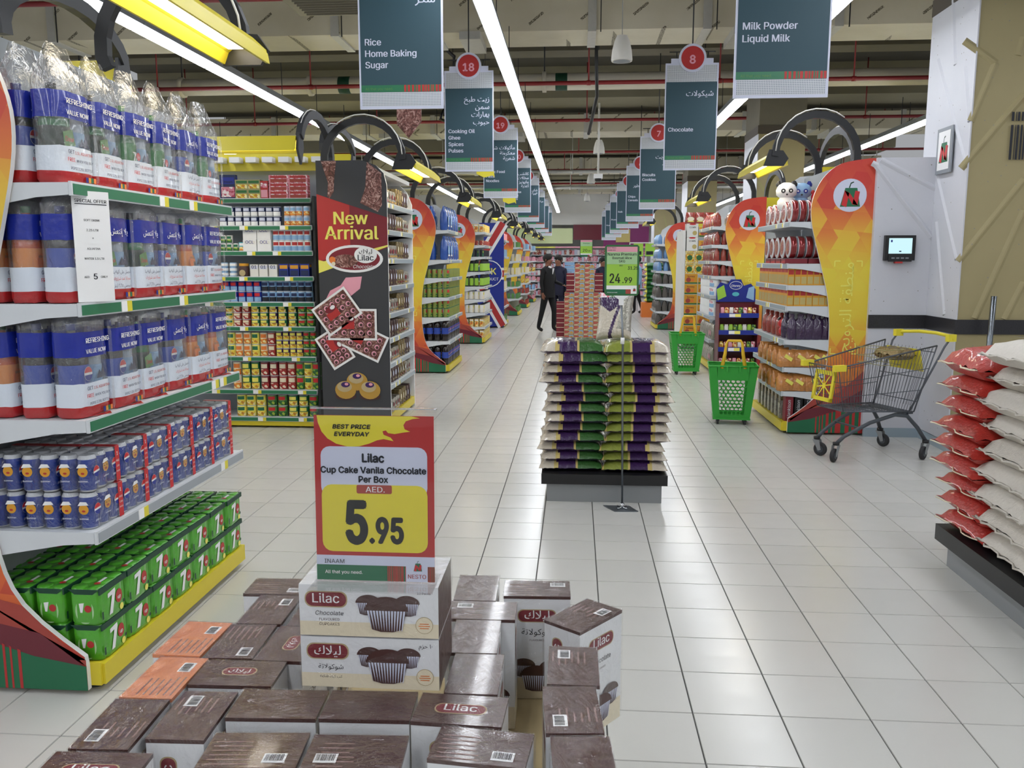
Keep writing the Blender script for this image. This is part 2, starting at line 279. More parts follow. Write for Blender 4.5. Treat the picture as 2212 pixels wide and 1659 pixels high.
# ------------------------------------------------------------------ mesh builder
class MB:
    def __init__(s): s.v = []; s.f = []; s.m = []; s.mats = []; s.T = None; s.sm = []
    def mi(s, m):
        if m not in s.mats: s.mats.append(m)
        return s.mats.index(m)
    def add(s, vs, fs, m, smooth=False):
        n = len(s.v)
        if s.T is not None: vs = [tuple(s.T @ Vector(v)) for v in vs]
        s.v += [tuple(v) for v in vs]; s.f += [tuple(i + n for i in f) for f in fs]
        if isinstance(m, (list, tuple)): s.m += [s.mi(x) for x in m]
        else: s.m += [s.mi(m)] * len(fs)
        s.sm += [smooth] * len(fs); return s
    def box(s, x0, x1, y0, y1, z0, z1, m):
        return s.add([(x, y, z) for z in (z0, z1) for x, y in ((x0, y0), (x1, y0), (x1, y1), (x0, y1))],
                     [(0, 3, 2, 1), (4, 5, 6, 7), (0, 1, 5, 4), (1, 2, 6, 5), (2, 3, 7, 6), (3, 0, 4, 7)], m)
    def faces6(s, x0, x1, y0, y1, z0, z1, ms):  # bottom, top, front(-y), right, back, left
        return s.box(x0, x1, y0, y1, z0, z1, ms)
    def prism(s, pts, a, b, m, ax='y', side=None):
        n = len(pts)
        f = {'y': lambda p, t: (p[0], t, p[1]), 'x': lambda p, t: (t, p[0], p[1]), 'z': lambda p, t: (p[0], p[1], t)}[ax]
        vs = [f(p, a) for p in pts] + [f(p, b) for p in pts]
        fs = [tuple(range(n)), tuple(range(2 * n - 1, n - 1, -1))] + [(i, i + n, (i + 1) % n + n, (i + 1) % n) for i in range(n)]
        return s.add(vs, fs, [m, m] + [side or m] * n)
    def lathe(s, prof, n, m, c=(0, 0, 0), cap=True, sq=1.0, smooth=True):
        vs = []; fs = []; k = len(prof); mm = []
        for r, z in prof:
            for i in range(n):
                a = 2 * PI * i / n; vs.append((c[0] + r * math.cos(a), c[1] + r * sq * math.sin(a), c[2] + z))
        for j in range(k - 1):
            for i in range(n):
                fs.append((j * n + i, j * n + (i + 1) % n, (j + 1) * n + (i + 1) % n, (j + 1) * n + i)); mm.append(m[j] if isinstance(m, (list, tuple)) else m)
        s.add(vs, fs, mm, smooth)
        if cap:
            a = m[0] if isinstance(m, (list, tuple)) else m; b = m[-1] if isinstance(m, (list, tuple)) else m
            s.add(vs[:n], [tuple(range(n - 1, -1, -1))], a); s.add(vs[-n:], [tuple(range(n))], b)
        return s
    def tube(s, pts, r, m, n=6, closed=False):
        P = [Vector(p) for p in pts]; k = len(P); vs = []; fs = []
        up = Vector((0, 0, 1))
        for i, p in enumerate(P):
            d = (P[(i + 1) % k] - P[i - 1]) if closed else (P[min(i + 1, k - 1)] - P[max(i - 1, 0)])
            d.normalize(); a = d.cross(up)
            if a.length < .05: a = d.cross(Vector((1, 0, 0)))
            a.normalize(); b = d.cross(a)
            rr = r[i] if isinstance(r, (list, tuple)) else r
            for j in range(n):
                t = 2 * PI * j / n; vs.append(p + (a * math.cos(t) + b * math.sin(t)) * rr)
        for i in range(k if closed else k - 1):
            q = (i + 1) % k
            for j in range(n): fs.append((i * n + j, q * n + j, q * n + (j + 1) % n, i * n + (j + 1) % n))
        if not closed: fs += [tuple(range(n)), tuple(range(k * n - 1, (k - 1) * n - 1, -1))]
        return s.add(vs, fs, m, n > 4)
    def strap(s, pts, wd, th, m):  # flat bar along a path lying in the x-z plane, width wd along y
        vs = []; fs = []; k = len(pts)
        for i, p in enumerate(pts):
            a = Vector(pts[min(i + 1, k - 1)]) - Vector(pts[max(i - 1, 0)]); nrm = Vector((-a.z, 0, a.x)).normalized() * th / 2
            for sg, dy in ((1, -wd / 2), (1, wd / 2), (-1, wd / 2), (-1, -wd / 2)):
                vs.append((p[0] + nrm.x * sg, p[1] + dy, p[2] + nrm.z * sg))
        for i in range(k - 1):
            for j in range(4): fs.append((i * 4 + j, i * 4 + 4 + j, i * 4 + 4 + (j + 1) % 4, i * 4 + (j + 1) % 4))
        fs += [(0, 1, 2, 3), tuple(range(4 * k - 1, 4 * k - 5, -1))]
        return s.add(vs, fs, m)
    def frame(s, o, ux, uy):  # work plane: 2-D shapes go to o + x*ux + y*uy
        s.o = Vector(o); s.ux = Vector(ux); s.uy = Vector(uy); return s
    def p2(s, pts, m, lift=0):
        nrm = s.ux.cross(s.uy).normalized() * lift
        return s.add([s.o + s.ux * x + s.uy * y + nrm for x, y in pts], [tuple(range(len(pts)))], m)
    def rect(s, x0, y0, x1, y1, m, lift=0): return s.p2([(x0, y0), (x1, y0), (x1, y1), (x0, y1)], m, lift)
    def rrect(s, x0, y0, x1, y1, r, m, lift=0, k=4):
        pts = []
        for cx, cy, a in ((x1 - r, y0 + r, -90), (x1 - r, y1 - r, 0), (x0 + r, y1 - r, 90), (x0 + r, y0 + r, 180)):
            for i in range(k + 1):
                t = math.radians(a + 90 * i / k); pts.append((cx + r * math.cos(t), cy + r * math.sin(t)))
        return s.p2(pts, m, lift)
    def disc(s, cx, cy, rx, m, lift=0, ry=None, n=20, a0=0, a1=360):
        ry = ry or rx
        return s.p2([(cx + rx * math.cos(math.radians(a0 + (a1 - a0) * i / n)), cy + ry * math.sin(math.radians(a0 + (a1 - a0) * i / n))) for i in range(n + (a1 - a0 < 360))], m, lift)
    def text(s, t, x, y, size, m, al='c', bold=0, lift=.0006, width=None, ital=0, res=1, sx=1):
        vs, fs, w_, a, b = outline(t, 0, res)
        if width: kx = width / max(w_, .01); k = size or kx
        else: k = size; kx = k * sx
        W = w_ * kx; ox = x - (W / 2 if al == 'c' else (W if al == 'r' else 0))
        n1 = s.ux.cross(s.uy).normalized(); e = bold * .55 * k
        offs = [(0, 0)] if bold < .012 else ([(-e, 0), (e, 0)] if bold < .026 or res < 2 else [(-e, 0), (e, 0), (0, e), (0, -e), (0, 0)])
        if bold > .08: offs = [(.62 * e * math.cos(a * PI / 4), .62 * e * math.sin(a * PI / 4)) for a in range(8)] + [(0, 0), (.3 * e, 0), (-.3 * e, 0)]
        for q, (ex, ey) in enumerate(offs):
            nrm = n1 * (lift + q * .00002)
            s.add([s.o + s.ux * (ox + vx * kx + ital * vy * k + ex) + s.uy * (y + vy * k + ey) + nrm for vx, vy in vs], fs, m)
        return s
    def mesh(s, name):
        me = bpy.data.meshes.new(name); me.from_pydata(s.v, [], s.f)
        for m in s.mats: me.materials.append(MT[m])
        if s.mats: me.polygons.foreach_set('material_index', s.m)
        me.polygons.foreach_set('use_smooth', s.sm); me.update(); return me
    def build(s, name, parent=None, loc=None, rot=None, **kw):
        return ob(name, s.mesh(name), parent, loc, rot, **kw)
def tag(o, label=None, cat=None, group=None, kind=None):
    if label: o['label'] = label
    if cat: o['category'] = cat
    if group: o['group'] = group
    if kind: o['kind'] = kind
    return o
def ob(name, data, parent=None, loc=None, rot=None, label=None, cat=None, group=None, kind=None):
    o = bpy.data.objects.new(name, data); COL.objects.link(o)
    if parent: o.parent = parent
    if loc is not None: o.location = loc
    if rot is not None: o.rotation_euler = rot if not isinstance(rot, (int, float)) else (0, 0, rot)
    return tag(o, label, cat, group, kind)
def empty(name, loc, rot=0, label=None, cat=None, group=None):
    o = ob(name, None, None, loc, rot, label, cat, group); o.empty_display_size = .05; return o
KIDS = {}
def kids(o):
    return [c for c in o.children]
def dup(root, loc, rot=None, label=None, group=None, scale=None):
    r = root.copy(); COL.objects.link(r); r.location = loc
    if rot is not None: r.rotation_euler = rot if not isinstance(rot, (int, float)) else (0, 0, rot)
    if scale: r.scale = scale
    if label: r['label'] = label
    if group: r['group'] = group
    for ch in PARTS.get(root.name, ()):
        c = ch.copy(); COL.objects.link(c); c.parent = r
        for g in PARTS.get(ch.name, ()):
            d = g.copy(); COL.objects.link(d); d.parent = c
    return r
PARTS = {}
def part(parent, child):
    child.parent = parent; PARTS.setdefault(parent.name, []).append(child); return child
CACHE = {}
def proto(key, name, parts, mats=None):
    """remember how a product looks: parts = [(name, MB)] ; first entry is the thing's own mesh"""
    if key not in CACHE: CACHE[key] = (name, [(n, b.mesh(n) if isinstance(b, MB) else b) for n, b in parts])
    return CACHE[key]
def put(key, loc, rot=0, label='', cat='', group=None, full=True, scale=None):
    name, ps = CACHE[key]
    r = ob(name, ps[0][1], None, loc, rot, label, cat, group)
    if scale: r.scale = scale
    if full:
        for n, me in ps[1:]: ob(n, me, r)
    return r
ORD = ['first', 'second', 'third', 'fourth', 'fifth', 'sixth', 'seventh', 'eighth', 'ninth', 'tenth', 'eleventh', 'twelfth', 'thirteenth', 'fourteenth', 'fifteenth', 'sixteenth', 'seventeenth', 'eighteenth', 'nineteenth', 'twentieth']
def nlogo(b, cx, cy, s, lift=.001):
    """the shop's bag emblem: green bag with a slanted red N and a curl of handle"""
    b.p2([(cx - .42 * s, cy - .5 * s), (cx + .46 * s, cy - .5 * s), (cx + .3 * s, cy + .32 * s), (cx - .22 * s, cy + .32 * s)], 'green', lift)
    b.p2([(cx - .36 * s, cy - .42 * s), (cx - .14 * s, cy - .52 * s), (cx - .04 * s, cy + .1 * s), (cx - .24 * s, cy + .22 * s)], 'brightred', lift * 1.7)
    b.p2([(cx - .26 * s, cy + .22 * s), (cx - .02 * s, cy + .1 * s), (cx + .36 * s, cy - .44 * s), (cx + .12 * s, cy - .4 * s)], 'brightred', lift * 1.7)
    b.p2([(cx + .12 * s, cy - .38 * s), (cx + .34 * s, cy - .44 * s), (cx + .42 * s, cy + .16 * s), (cx + .22 * s, cy + .2 * s)], 'brightred', lift * 1.7)
    b.p2([(cx - .02 * s, cy + .32 * s), (cx + .03 * s, cy + .5 * s), (cx + .15 * s, cy + .56 * s), (cx + .13 * s, cy + .6 * s), (cx, cy + .55 * s), (cx - .07 * s, cy + .33 * s)], 'dkgreen', lift)
def barcode(b, x, y, w_, h_, lift=.0005, n=14, bg='paperwhite', fg='ink'):
    b.rect(x, y, x + w_, y + h_, bg, lift); r = random.Random(3); p = x + w_ * .08
    while p < x + w_ * .9:
        q = w_ * r.uniform(.01, .045); b.rect(p, y + h_ * .2, p + q, y + h_ * .9, fg, lift * 1.8); p += q + w_ * r.uniform(.015, .04)
def stripes(b, x0, y0, x1, y1, lift=.001, seed=5, n=16, back='green'):
    b.rect(x0, y0, x1, y1, back, lift); r = random.Random(seed); p = x0
    while p < x1:
        q = (x1 - x0) * r.uniform(.02, .075); b.rect(p, y0, min(p + q, x1), y1, 'red', lift * 1.6); p += q + (x1 - x0) * r.uniform(.015, .05)
# ------------------------------------------------------------------ where a pixel of the photograph meets a plane of the shop
_cy, _sy, _cp, _sp = math.cos(YAW), math.sin(YAW), math.cos(PITCH), math.sin(PITCH)
_f = Vector((-_sy * _cp, _cy * _cp, -_sp)); _r = Vector((_cy, _sy, 0)); _u = _r.cross(_f)
def hit(px, py, ax, val):
    d = _r * ((px - 1106) / F_PX) - _u * ((py - 829.5) / F_PX) + _f; c = Vector((0, 0, EYE)); i = 'xyz'.index(ax)
    return c + d * ((val - c[i]) / d[i])
# ------------------------------------------------------------------ floor
T = EYE / 5.1668; OX = .4023; OY = 9.2359
sub = MB(); sub.box(-9, 9, -9, 41, -.06, -.004, 'grout')
floor = sub.build('floor', kind='structure')
tb = MB(); g = .0022
tb.add([(-T / 2 + g, -T / 2 + g, -.004), (T / 2 - g, -T / 2 + g, -.004), (T / 2 - g, T / 2 - g, -.004), (-T / 2 + g, T / 2 - g, -.004),
        (-T / 2 + g + .0012, -T / 2 + g + .0012, 0), (T / 2 - g - .0012, -T / 2 + g + .0012, 0), (T / 2 - g - .0012, T / 2 - g - .0012, 0), (-T / 2 + g + .0012, T / 2 - g - .0012, 0)],
       [(4, 5, 6, 7), (0, 1, 5, 4), (1, 2, 6, 5), (2, 3, 7, 6), (3, 0, 4, 7)], 'floortile')
tile_me = tb.mesh('floor_tile')
cells = []
for j in range(-28, 125):
    for i in range(-30, 30):
        x = (i + .5 + OX) * T; y = (j + .5 + OY) * T
        if -8.9 < x < 8.9 and -5 < y < 40.9:
            near = 2.2 < y < 9.5 and -1.70 < x < 1.98 + (1.2 if y < 7.7 else 0)
            if y > 4.2 and y < 7.8 and -3.4 < x: near = near or x < 1.95
            near = near and not (-1.0 < x < .1 and y < 2.4) and not (x > 1.95 and y < 5.0) and not (-.18 < x < .58 and 5.52 < y < 6.3)
            cells.append((0 if near else 1, y + abs(x) * .2, x, y))
cells.sort()
field = MB(); nt_ = 0
for c_, _, x, y in cells:
    if c_ == 0 and nt_ < 300:
        ob('floor_tile', tile_me, floor, (x, y, 0)); nt_ += 1
    else:
        field.T = Matrix.Translation((x, y, 0)); field.add(tb.v, tb.f, 'floortile')
field.T = None; field.build('floor_tile_field', floor, kind='stuff')
# ------------------------------------------------------------------ ceiling, beams, ducts, pipes
MB().box(-9, 9, -9, 41, 5.4, 5.5, 'slab').build('ceiling', kind='structure')
n_ = 0
for k in range(-1, 4):
    y = 17.4 + 8 * k
    MB().box(-9, 9, y, y + 1.7, 4.8, 5.4, 'beamcol').build('trim_%d' % (n_ + 1), kind='structure'); n_ += 1
    MB().box(-9, 9, y + 4.4, y + 4.85, 4.85, 5.4, 'concrete').build('trim_%d' % (n_ + 1), kind='structure'); n_ += 1
def duct(y, z, d, h, lab):
    o = MB().box(-9, 9, y, y + d, z, z + h, 'ductfoil').build('air_duct', None, label=lab, cat='air duct')
    r = random.Random(int(y * 10))
    for i in range(11):
        x = -8 + i * 1.6 + r.uniform(-.3, .3)
        MB().box(x - .05, x + .05, y - .02, y + d + .02, z - .02, z + h + .02, 'ductsilver').build('duct_collar', o)
        if i % 2 == 0: MB().box(x + .3, x + .55, y - .05, y + d * .9, z - .09, z - .001, 'ductsilver').build('duct_branch', o)
        for yy in (y - .06, y + d + .06): MB().box(x + .1 - .006, x + .1 + .006, yy - .006, yy + .006, z - .04, 5.4, 'blackmetal').build('hanger_rod', o)
duct(10.5, 4.3, .75, .62, 'insulated air duct with printed marks, nearest to the camera under the ceiling')
duct(18.45, 4.3, .9, .35, 'insulated air duct crossing the hall above the second aisle sign')
duct(26.5, 4.3, .9, .4, 'insulated air duct crossing the hall farther back, third from the camera')
duct(34.4, 4.3, .9, .4, 'insulated air duct crossing at the far end of the hall')
def xpipe(y, z, r, m, name, lab, cat='pipe'):
    b = MB(); b.tube([(-9, y, z), (9, y, z)], r, m, 14); o = b.build(name, None, label=lab, cat=cat)
    rr = random.Random(int(y * 7))
    for i in range(9):
        x = -8.2 + i * 2 + rr.uniform(-.4, .4); h = MB(); h.tube([(x, y, z), (x, y, 5.4)], .012, m if r < .06 else 'blackmetal', 5); h.tube([(x - .03, y, z), (x + .03, y, z)], r * 1.25, m, 12); h.build('pipe_hanger', o)
    return o
pw = xpipe(13.4, 4.3, .125, 'pipewhite', 'insulated_pipe', 'thick white insulated pipe with green flow labels under the ceiling')
for x in (-3.6, -.25, 2.95, 6.2):
    b = MB(); b.tube([(x - .09, 13.4, 4.3), (x + .09, 13.4, 4.3)], .128, 'dkgreen', 18); b.build('flow_label', pw)
for y, z, w_ in ((9.45, 4.42, 'above the nearest aisle signs'), (13.1, 4.22, 'running in front of the thick white pipe'), (17.1, 4.32, 'just in front of the second duct'), (21.8, 4.3, 'behind the second duct'), (26.0, 4.3, 'in front of the third duct'), (30.5, 4.3, 'beyond the third duct')):
    xpipe(y, z, .03, 'redpipe', 'sprinkler_pipe', 'red sprinkler pipe ' + w_)
xpipe(24.5, 4.1, .05, 'ductsilver', 'cable_conduit', 'silver conduit crossing the hall behind the second aisle signs'); xpipe(25.6, 3.75, .05, 'ductsilver', 'cable_conduit', 'lower silver conduit crossing the hall, farther back')
# grille
gr = empty('ceiling_vent', (-2.55, 9.0, 4.2), 0, 'square air vent with slanted louvres under the ceiling, left of the rice sign', 'vent')
MB().box(-.45, .45, -.42, .42, .02, .12, 'beamcol').build('vent_body', gr)
for i in range(9): MB().prism([(-.36, 0), (-.34, 0), (-.34 + .03, .05), (-.36 + .03, .05)], -.36 + i * .08, -.34 + i * .08, 'blackmetal', 'x').box(-.34, .34, -.36 + i * .08, -.35 + i * .08, -.01, .02, 'concrete').build('louvre', gr)
# light rows
ROWS = [(-6.6, 'far left light row, seen through the yellow lamp trays'), (-3.85, 'long light row over the left ends of the shelves'), (-.76, 'long light row over the middle of the aisle'),
        (2.06, 'long light row over the right shelf ends, behind the milk sign'), (5.1, 'light row at far right behind the pillars')]
for x, lab in ROWS:
    t = empty('light_row', (x, 0, 3.6), 0, lab + ', bright white', 'ceiling light')
    y = -9.0
    while y < 36:
        MB().box(-.055, .055, y, y + 1.47, 0, .035, 'tubelight').build('light_tube', t)
        MB().prism([(-.075, .036), (.075, .036), (.06, .11), (-.06, .11)], y, y + 1.49, 'grey').build('tube_housing', t)
        MB().box(-.004, .004, y + .7, y + .708, .11, .55, 'blackmetal').build('hanger_wire', t)
        y += 1.5
# pendants, camera pole
def pendant(x, y, z, s, lab):
    b = MB(); b.lathe([(.118, 0), (.122, .02), (.112, .12), (.088, .22), (.06, .28)], 20, 'offwhite'); b.lathe([(.1, -.004), (.001, -.02)], 20, 'grey', cap=False)
    o = b.build('pendant_speaker', None, (x, y, z), label=lab, cat='speaker'); o.scale = (s, s, s)
    MB().tube([(0, 0, .28), (0, 0, 1.4)], .004, 'steel', 5).build('cable', o)
pendant(.50, 10.2, 3.87, 1, 'white bell-shaped hanging speaker, largest and nearest, under the first duct')
pendant(.46, 18.4, 3.84, 1, 'white bell-shaped hanging speaker in front of the second duct')
pendant(.42, 26.0, 3.9, 1, 'small white hanging speaker, third along the hall'); pendant(.4, 33.5, 3.9, 1, 'tiny white hanging speaker farthest down the hall')
c_ = empty('security_camera', (.44, 18.0, 3.26), 0, 'white boxy camera on a long pole over the middle of the aisle', 'camera')
MB().box(-.09, .09, -.09, .09, .03, .12, 'white').build('camera_body', c_); MB().lathe([(.05, -.03), (.07, .0), (.07, .03)], 14, 'black').build('lens', c_); MB().tube([(0, 0, .12), (0, 0, 2.1)], .022, 'offwhite', 8).build('pole', c_)
for x, y, pts in ((-2.0, 11.6, [(-.1, 0, 5.42), (0, 0, 4.6), (.35, .1, 4.3), (.3, .1, 3.9), (.15, .1, 3.5), (.5, .1, 3.35), (.75, .1, 3.25)]), (.35, 12.2, [(-.1, 0, 5.42), (-.1, .1, 4.4), (-.08, .2, 3.9), (-.18, 1, 3.5)])):
    MB().tube([(x + a, y + b_, c__) for a, b_, c__ in pts], .025, 'black', 7).build('hanging_cable', label='black cable hanging from the ceiling ' + ('left of the rice sign' if x < 0 else 'beside the nearest speaker'), cat='cable')
# ------------------------------------------------------------------ pillars and far wall
def relief(b, pl, val, segs, m, wd=.05, n=None):
    for (a, b1), (c, d) in segs:
        p = hit(a, b1, pl, val); q = hit(c, d, pl, val)
        u = (q - p).normalized(); nn = Vector((0, -1, 0)) if pl == 'y' else Vector((-1, 0, 0)); s = u.cross(nn) * wd / 2; o = nn * .014; o0 = nn * -.0
        b.add([p - s + o0, p + s + o0, q + s + o0, q - s + o0, p - s * .2 + o, p + s * .2 + o, q + s * .2 + o, q - s * .2 + o], [(0, 1, 5, 4), (1, 2, 6, 5), (2, 3, 7, 6), (3, 0, 4, 7), (4, 5, 6, 7)], m)
def pillar(n, y0, x0=3.15, w_=.78, d=.9, lo=0):
    b = MB(); h = 3.74
    b.box(x0, x0 + w_, y0, y0 + d, .09, h, 'panelbeige'); b.box(x0 - .012, x0 - .001, y0 - .01, y0 + d, .09, h, 'panelwhite')
    b.box(x0 - .02, x0 + w_, y0 - .02, y0 + d, h, h + .14, 'colbrown'); b.box(x0, x0 + w_, y0, y0 + d, h + .14, 5.4, 'colbrown' if 0 else 'concrete')
    b.box(x0 - .016, x0 + w_ + .01, y0 - .012, y0 + d, 0, .085, 'greystrip'); b.box(x0 - .02, x0 + w_ + .01, y0 - .016, y0 + d, 1.0, 1.12, 'granite')
    o = b.build('pillar', None, kind='structure'); return o
P1 = pillar(1, 7.25)
b = MB(); relief(b, 'y', 7.25, [((2083, 88), (2151, 136)), ((2151, 136), (2097, 262)), ((2076, 364), (2212, 205)), ((2070, 565), (2212, 388)), ((2106, 688), (2212, 455)), ((2200, 120), (2212, 80)), ((2170, 690), (2212, 610))], 'panelbeige', .06)
relief(b, 'x', 3.138, [((2027, 130), (2086, 352)), ((2086, 145), (2094, 262)), ((2024, 375), (2066, 560)), ((2060, 0), (2064, 140)), ((2023, 480), (2040, 680))], 'panelwhite', .05)
b.build('relief_bands', P1)
for i, y in enumerate((15.1, 23.7, 32.3)):
    x_ = (3.08, 3.0, 2.9)[i]; p = pillar(i + 2, y, x_, d=1.15); b = MB(); b.frame((x_, y - .002, 0), (1, 0, 0), (0, 0, 1))
    for x0, z0, x1, z1 in ((0.02, 2.95, .5, 2.3), (.5, 2.3, .1, 1.6), (.1, 1.5, .7, 2.7), (.35, 3.25, .5, 2.7), (.3, 2.5, .72, 2.95)):
        u = Vector((x1 - x0, z1 - z0)).normalized() * .025; b.p2([(x0 + u.y, z0 - u.x), (x1 + u.y, z1 - u.x), (x1 - u.y, z1 + u.x), (x0 - u.y, z0 + u.x)], 'khaki', .004)
    b.build('relief_bands', p)
# framed emblem and barcode art on the near pillar
e_ = empty('emblem_plate', hit(2042, 325, 'x', 3.12), 0, 'small grey-framed plate with red and green emblem on the white pillar face', 'sign')
MB().box(-.012, 0, -.15, .15, -.19, .19, 'grey').build('frame', e_); b = MB().frame((-.013, 0, 0), (0, -1, 0), (0, 0, 1)); b.rect(-.115, -.16, .115, .16, 'white', .001); nlogo(b, 0, 0, .2, .002); b.build('emblem', e_)
q = hit(2178, 345, 'y', 7.235); b = MB().frame(q, (1, 0, 0), (0, 0, 1)); r_ = random.Random(2); x = 0
while x < .42:
    d = r_.uniform(.006, .02); m_ = 'red' if .1 < x < .16 or x > .3 else 'ink'; b.rect(x, .0, x + d, .27, m_, .001); b.rect(x, .3, x + d, .37, m_, .001); x += d + r_.uniform(.006, .014)
b.tube([(q[0] + .16, 7.23, q[2] + .38), (q[0] + .1, 7.23, q[2] + .46), (q[0] + .17, 7.23, q[2] + .54), (q[0] + .23, 7.23, q[2] + .46), (q[0] + .16, 7.23, q[2] + .38)], .008, 'red', 5)
b.build('barcode_art', label='black and red barcode artwork with a bow on the beige pillar face', cat='wall art')
# white printed partition closing the first right gondola, with price checker
pt = MB(); pt.box(2.64, 3.149, 7.85, 9.1, .085, 2.5, 'panelwhite'); pt.box(2.65, 3.148, 7.842, 7.86, 0, .085, 'greystrip'); pt.box(2.638, 3.148, 7.838, 7.86, 1.0, 1.12, 'granite')
po = pt.build('partition_panel', None, label='white relief partition panel with black stone band beside the first right shelf end', cat='partition')
b = MB(); relief(b, 'y', 7.849, [((1903, 345), (2022, 408)), ((1893, 358), (2012, 512)), ((1884, 352), (1895, 358))], 'panelwhite', .05); b.build('relief_bands', po)
s_ = empty('price_checker', (2.86, 7.8, 1.715), 0, 'black wall-mounted price checker with lit screen on the white partition', 'screen')
MB().box(-.13, .13, 0, .045, -.11, .11, 'black').box(-.1, .1, -.012, 0, -.12, -.06, 'blackmetal').box(-.04, .02, -.02, .03, -.135, -.12, 'red').build('housing', s_)
b = MB().frame((0, -.001, 0), (1, 0, 0), (0, 0, 1)); b.rect(-.1, -.05, .1, .085, 'screenglow', .001); b.rect(-.085, .05, -.07, .07, 'blue', .002); b.rect(-.01, -.035, .01, -.025, 'navy', .002); b.build('screen', s_)
b = MB()
for i in range(4): b.box(-.075 + i * .04, -.05 + i * .04, -.02, -.01, -.095, -.083, 'grey')
b.build('buttons', s_)
MB().tube([(3.34, 7.1, .0), (3.36, 7.1, 1.32)], .022, 'steel', 10).build('corner_guard_post', label='thin grey metal post standing before the near pillar', cat='post')
# far wall
fw = MB(); fw.box(-9, 9, 40, 40.1, 0, 5.4, 'offwhite'); fw.build('wall_far', kind='structure')
MB().box(-9, 9, 37.2, 37.4, 3.15, 5.4, 'offwhite').build('trim_20', kind='structure')
def slab(name, x0, x1, y, z0, z1, m, lab, cat='sign'): return MB().box(x0, x1, y, y + .08, z0, z1, m).build(name, label=lab, cat=cat)
slab('wall_banner', -4.6, -.15, 37.1, 2.35, 3.0, 'palelime', 'pale lime panel high on the far wall, left of the maroon panel', 'panel')
slab('wall_banner', -.12, 1.15, 37.05, 2.5, 3.15, 'maroon', 'maroon panel high on the far wall, beyond the middle of the aisle', 'panel')
slab('wall_banner', 1.17, 3.1, 37.0, 2.2, 3.15, 'magenta', 'magenta panel high on the far wall, right of the maroon one', 'panel')
slab('wall_banner', 1.7, 2.3, 36.95, 2.4, 2.95, 'bagtan', 'tan picture set in the magenta far panel', 'panel')
slab('light_strip', -4.6, -.9, 37.0, 2.16, 2.22, 'lemon', 'thin yellow strip above the far shelves', 'trim'); slab('light_strip', -.9, 3.1, 36.95, 2.16, 2.22, 'pink', 'thin pink strip above the far shelves', 'trim')
fs = empty('far_shelving', (0, 37.5, 0), 0, 'long wall of shelves with pink and white packs at the far end', 'shelf')
MB().box(-5, 3.1, .3, .35, 0, 2.1, 'shelfwhite').build('back_panel', fs)
pk = MB(); rr = random.Random(4)
for l in range(7):
    MB().box(-5, 3.1, -.1, .3, .1 + l * .29, .13 + l * .29, 'shelfwhite').build('shelf', fs)
    x = -4.95
    while x < 3.0:
        w_ = rr.uniform(.07, .13); h = rr.uniform(.16, .24)
        pk.box(x, x + w_ - .008, -.05, .2, .131 + l * .29, .131 + l * .29 + h, rr.choice(['foodpink', 'foodpink', 'pink', 'white', 'foodred', 'lilacgrey'] if x > -2.2 else ['foodgreen', 'white', 'foodyellow', 'skyblue'])); x += w_
pk.build('packs', fs, kind='stuff')
# ------------------------------------------------------------------ hanging aisle signs
def aisle_sign(x, y, zb, num, ar, en, lab, full=True, eb=.27, at=.8):
    W = .58 / 2; o = empty('aisle_sign', (x, y, zb), 0, lab, 'sign', )
    # board with stepped shoulders
    b = MB(); b.prism([(-W, 0), (W, 0), (W, 1.15), (W - .06, 1.15), (W - .06, 1.2), (-W + .06, 1.2), (-W + .06, 1.15), (-W, 1.15)], -.008, .008, 'lilacgrey'); b.build('board', o)
    b = MB().frame((0, -.0085, 0), (1, 0, 0), (0, 0, 1)); b.rect(-W + .018, .018, W - .018, .11, 'dotboard', .0005); b.rect(-W + .018, .95, W - .018, 1.13, 'dotboard', .0005)
    b.rect(-W + .012, .158, W - .012, .95, 'teal', .001); b.rect(-W + .012, .112, W - .012, .158, 'greenstrip', .001); b.build('face', o)
    b = MB().frame((0, -.0085, 0), (1, 0, 0), (0, 0, 1)); stripes(b, .02, .113, W - .013, .157, .0015, back='greenstrip'); b.build('barcode_stripes', o)
    if full:
        b = MB().frame((0, -.0085, 0), (1, 0, 0), (0, 0, 1))
        b.text('All that you need.', -W + .04, .125, .034, 'softgreen', 'l', .01, .002)
        for i, t in enumerate(reversed(en)): b.text(t, -W + .045, eb + i * .0745, .083, 'lilacgrey', 'l', .035, .002)
        for i, t in enumerate(ar): b.text(t, W - .05, at - i * .0865, .082, 'lilacgrey', 'r', .02, .002)
        b.build('lettering', o)
    if num:
        b = MB(); b.T = Matrix.Translation((0, -.02, 1.2)) @ Matrix.Rotation(PI / 2, 4, 'X'); b.lathe([(.15, -.01), (.15, .01)], 28, 'lilacgrey', smooth=False); b.T = None
        b.frame((0, -.031, 1.2), (1, 0, 0), (0, 0, 1)); b.disc(0, 0, .125, 'red', .001, n=28); b.text(num, 0, -.058, .165, 'pink', 'c', .05, .002, res=2); b.build('number_disc', o)
    b = MB(); b.tube([(0, 0, 1.35), (0, 0, 5.4 - zb)], .008, 'blackmetal', 5); b.tube([(-.25, 0, 1.27), (.25, 0, 1.27)], .007, 'blackmetal', 5)
    for s in (-1, 1): b.tube([(s * .17, 0, 1.27), (s * .17, 0, 1.18)], .006, 'blackmetal', 5)
    b.build('hanging_rod', o); return o
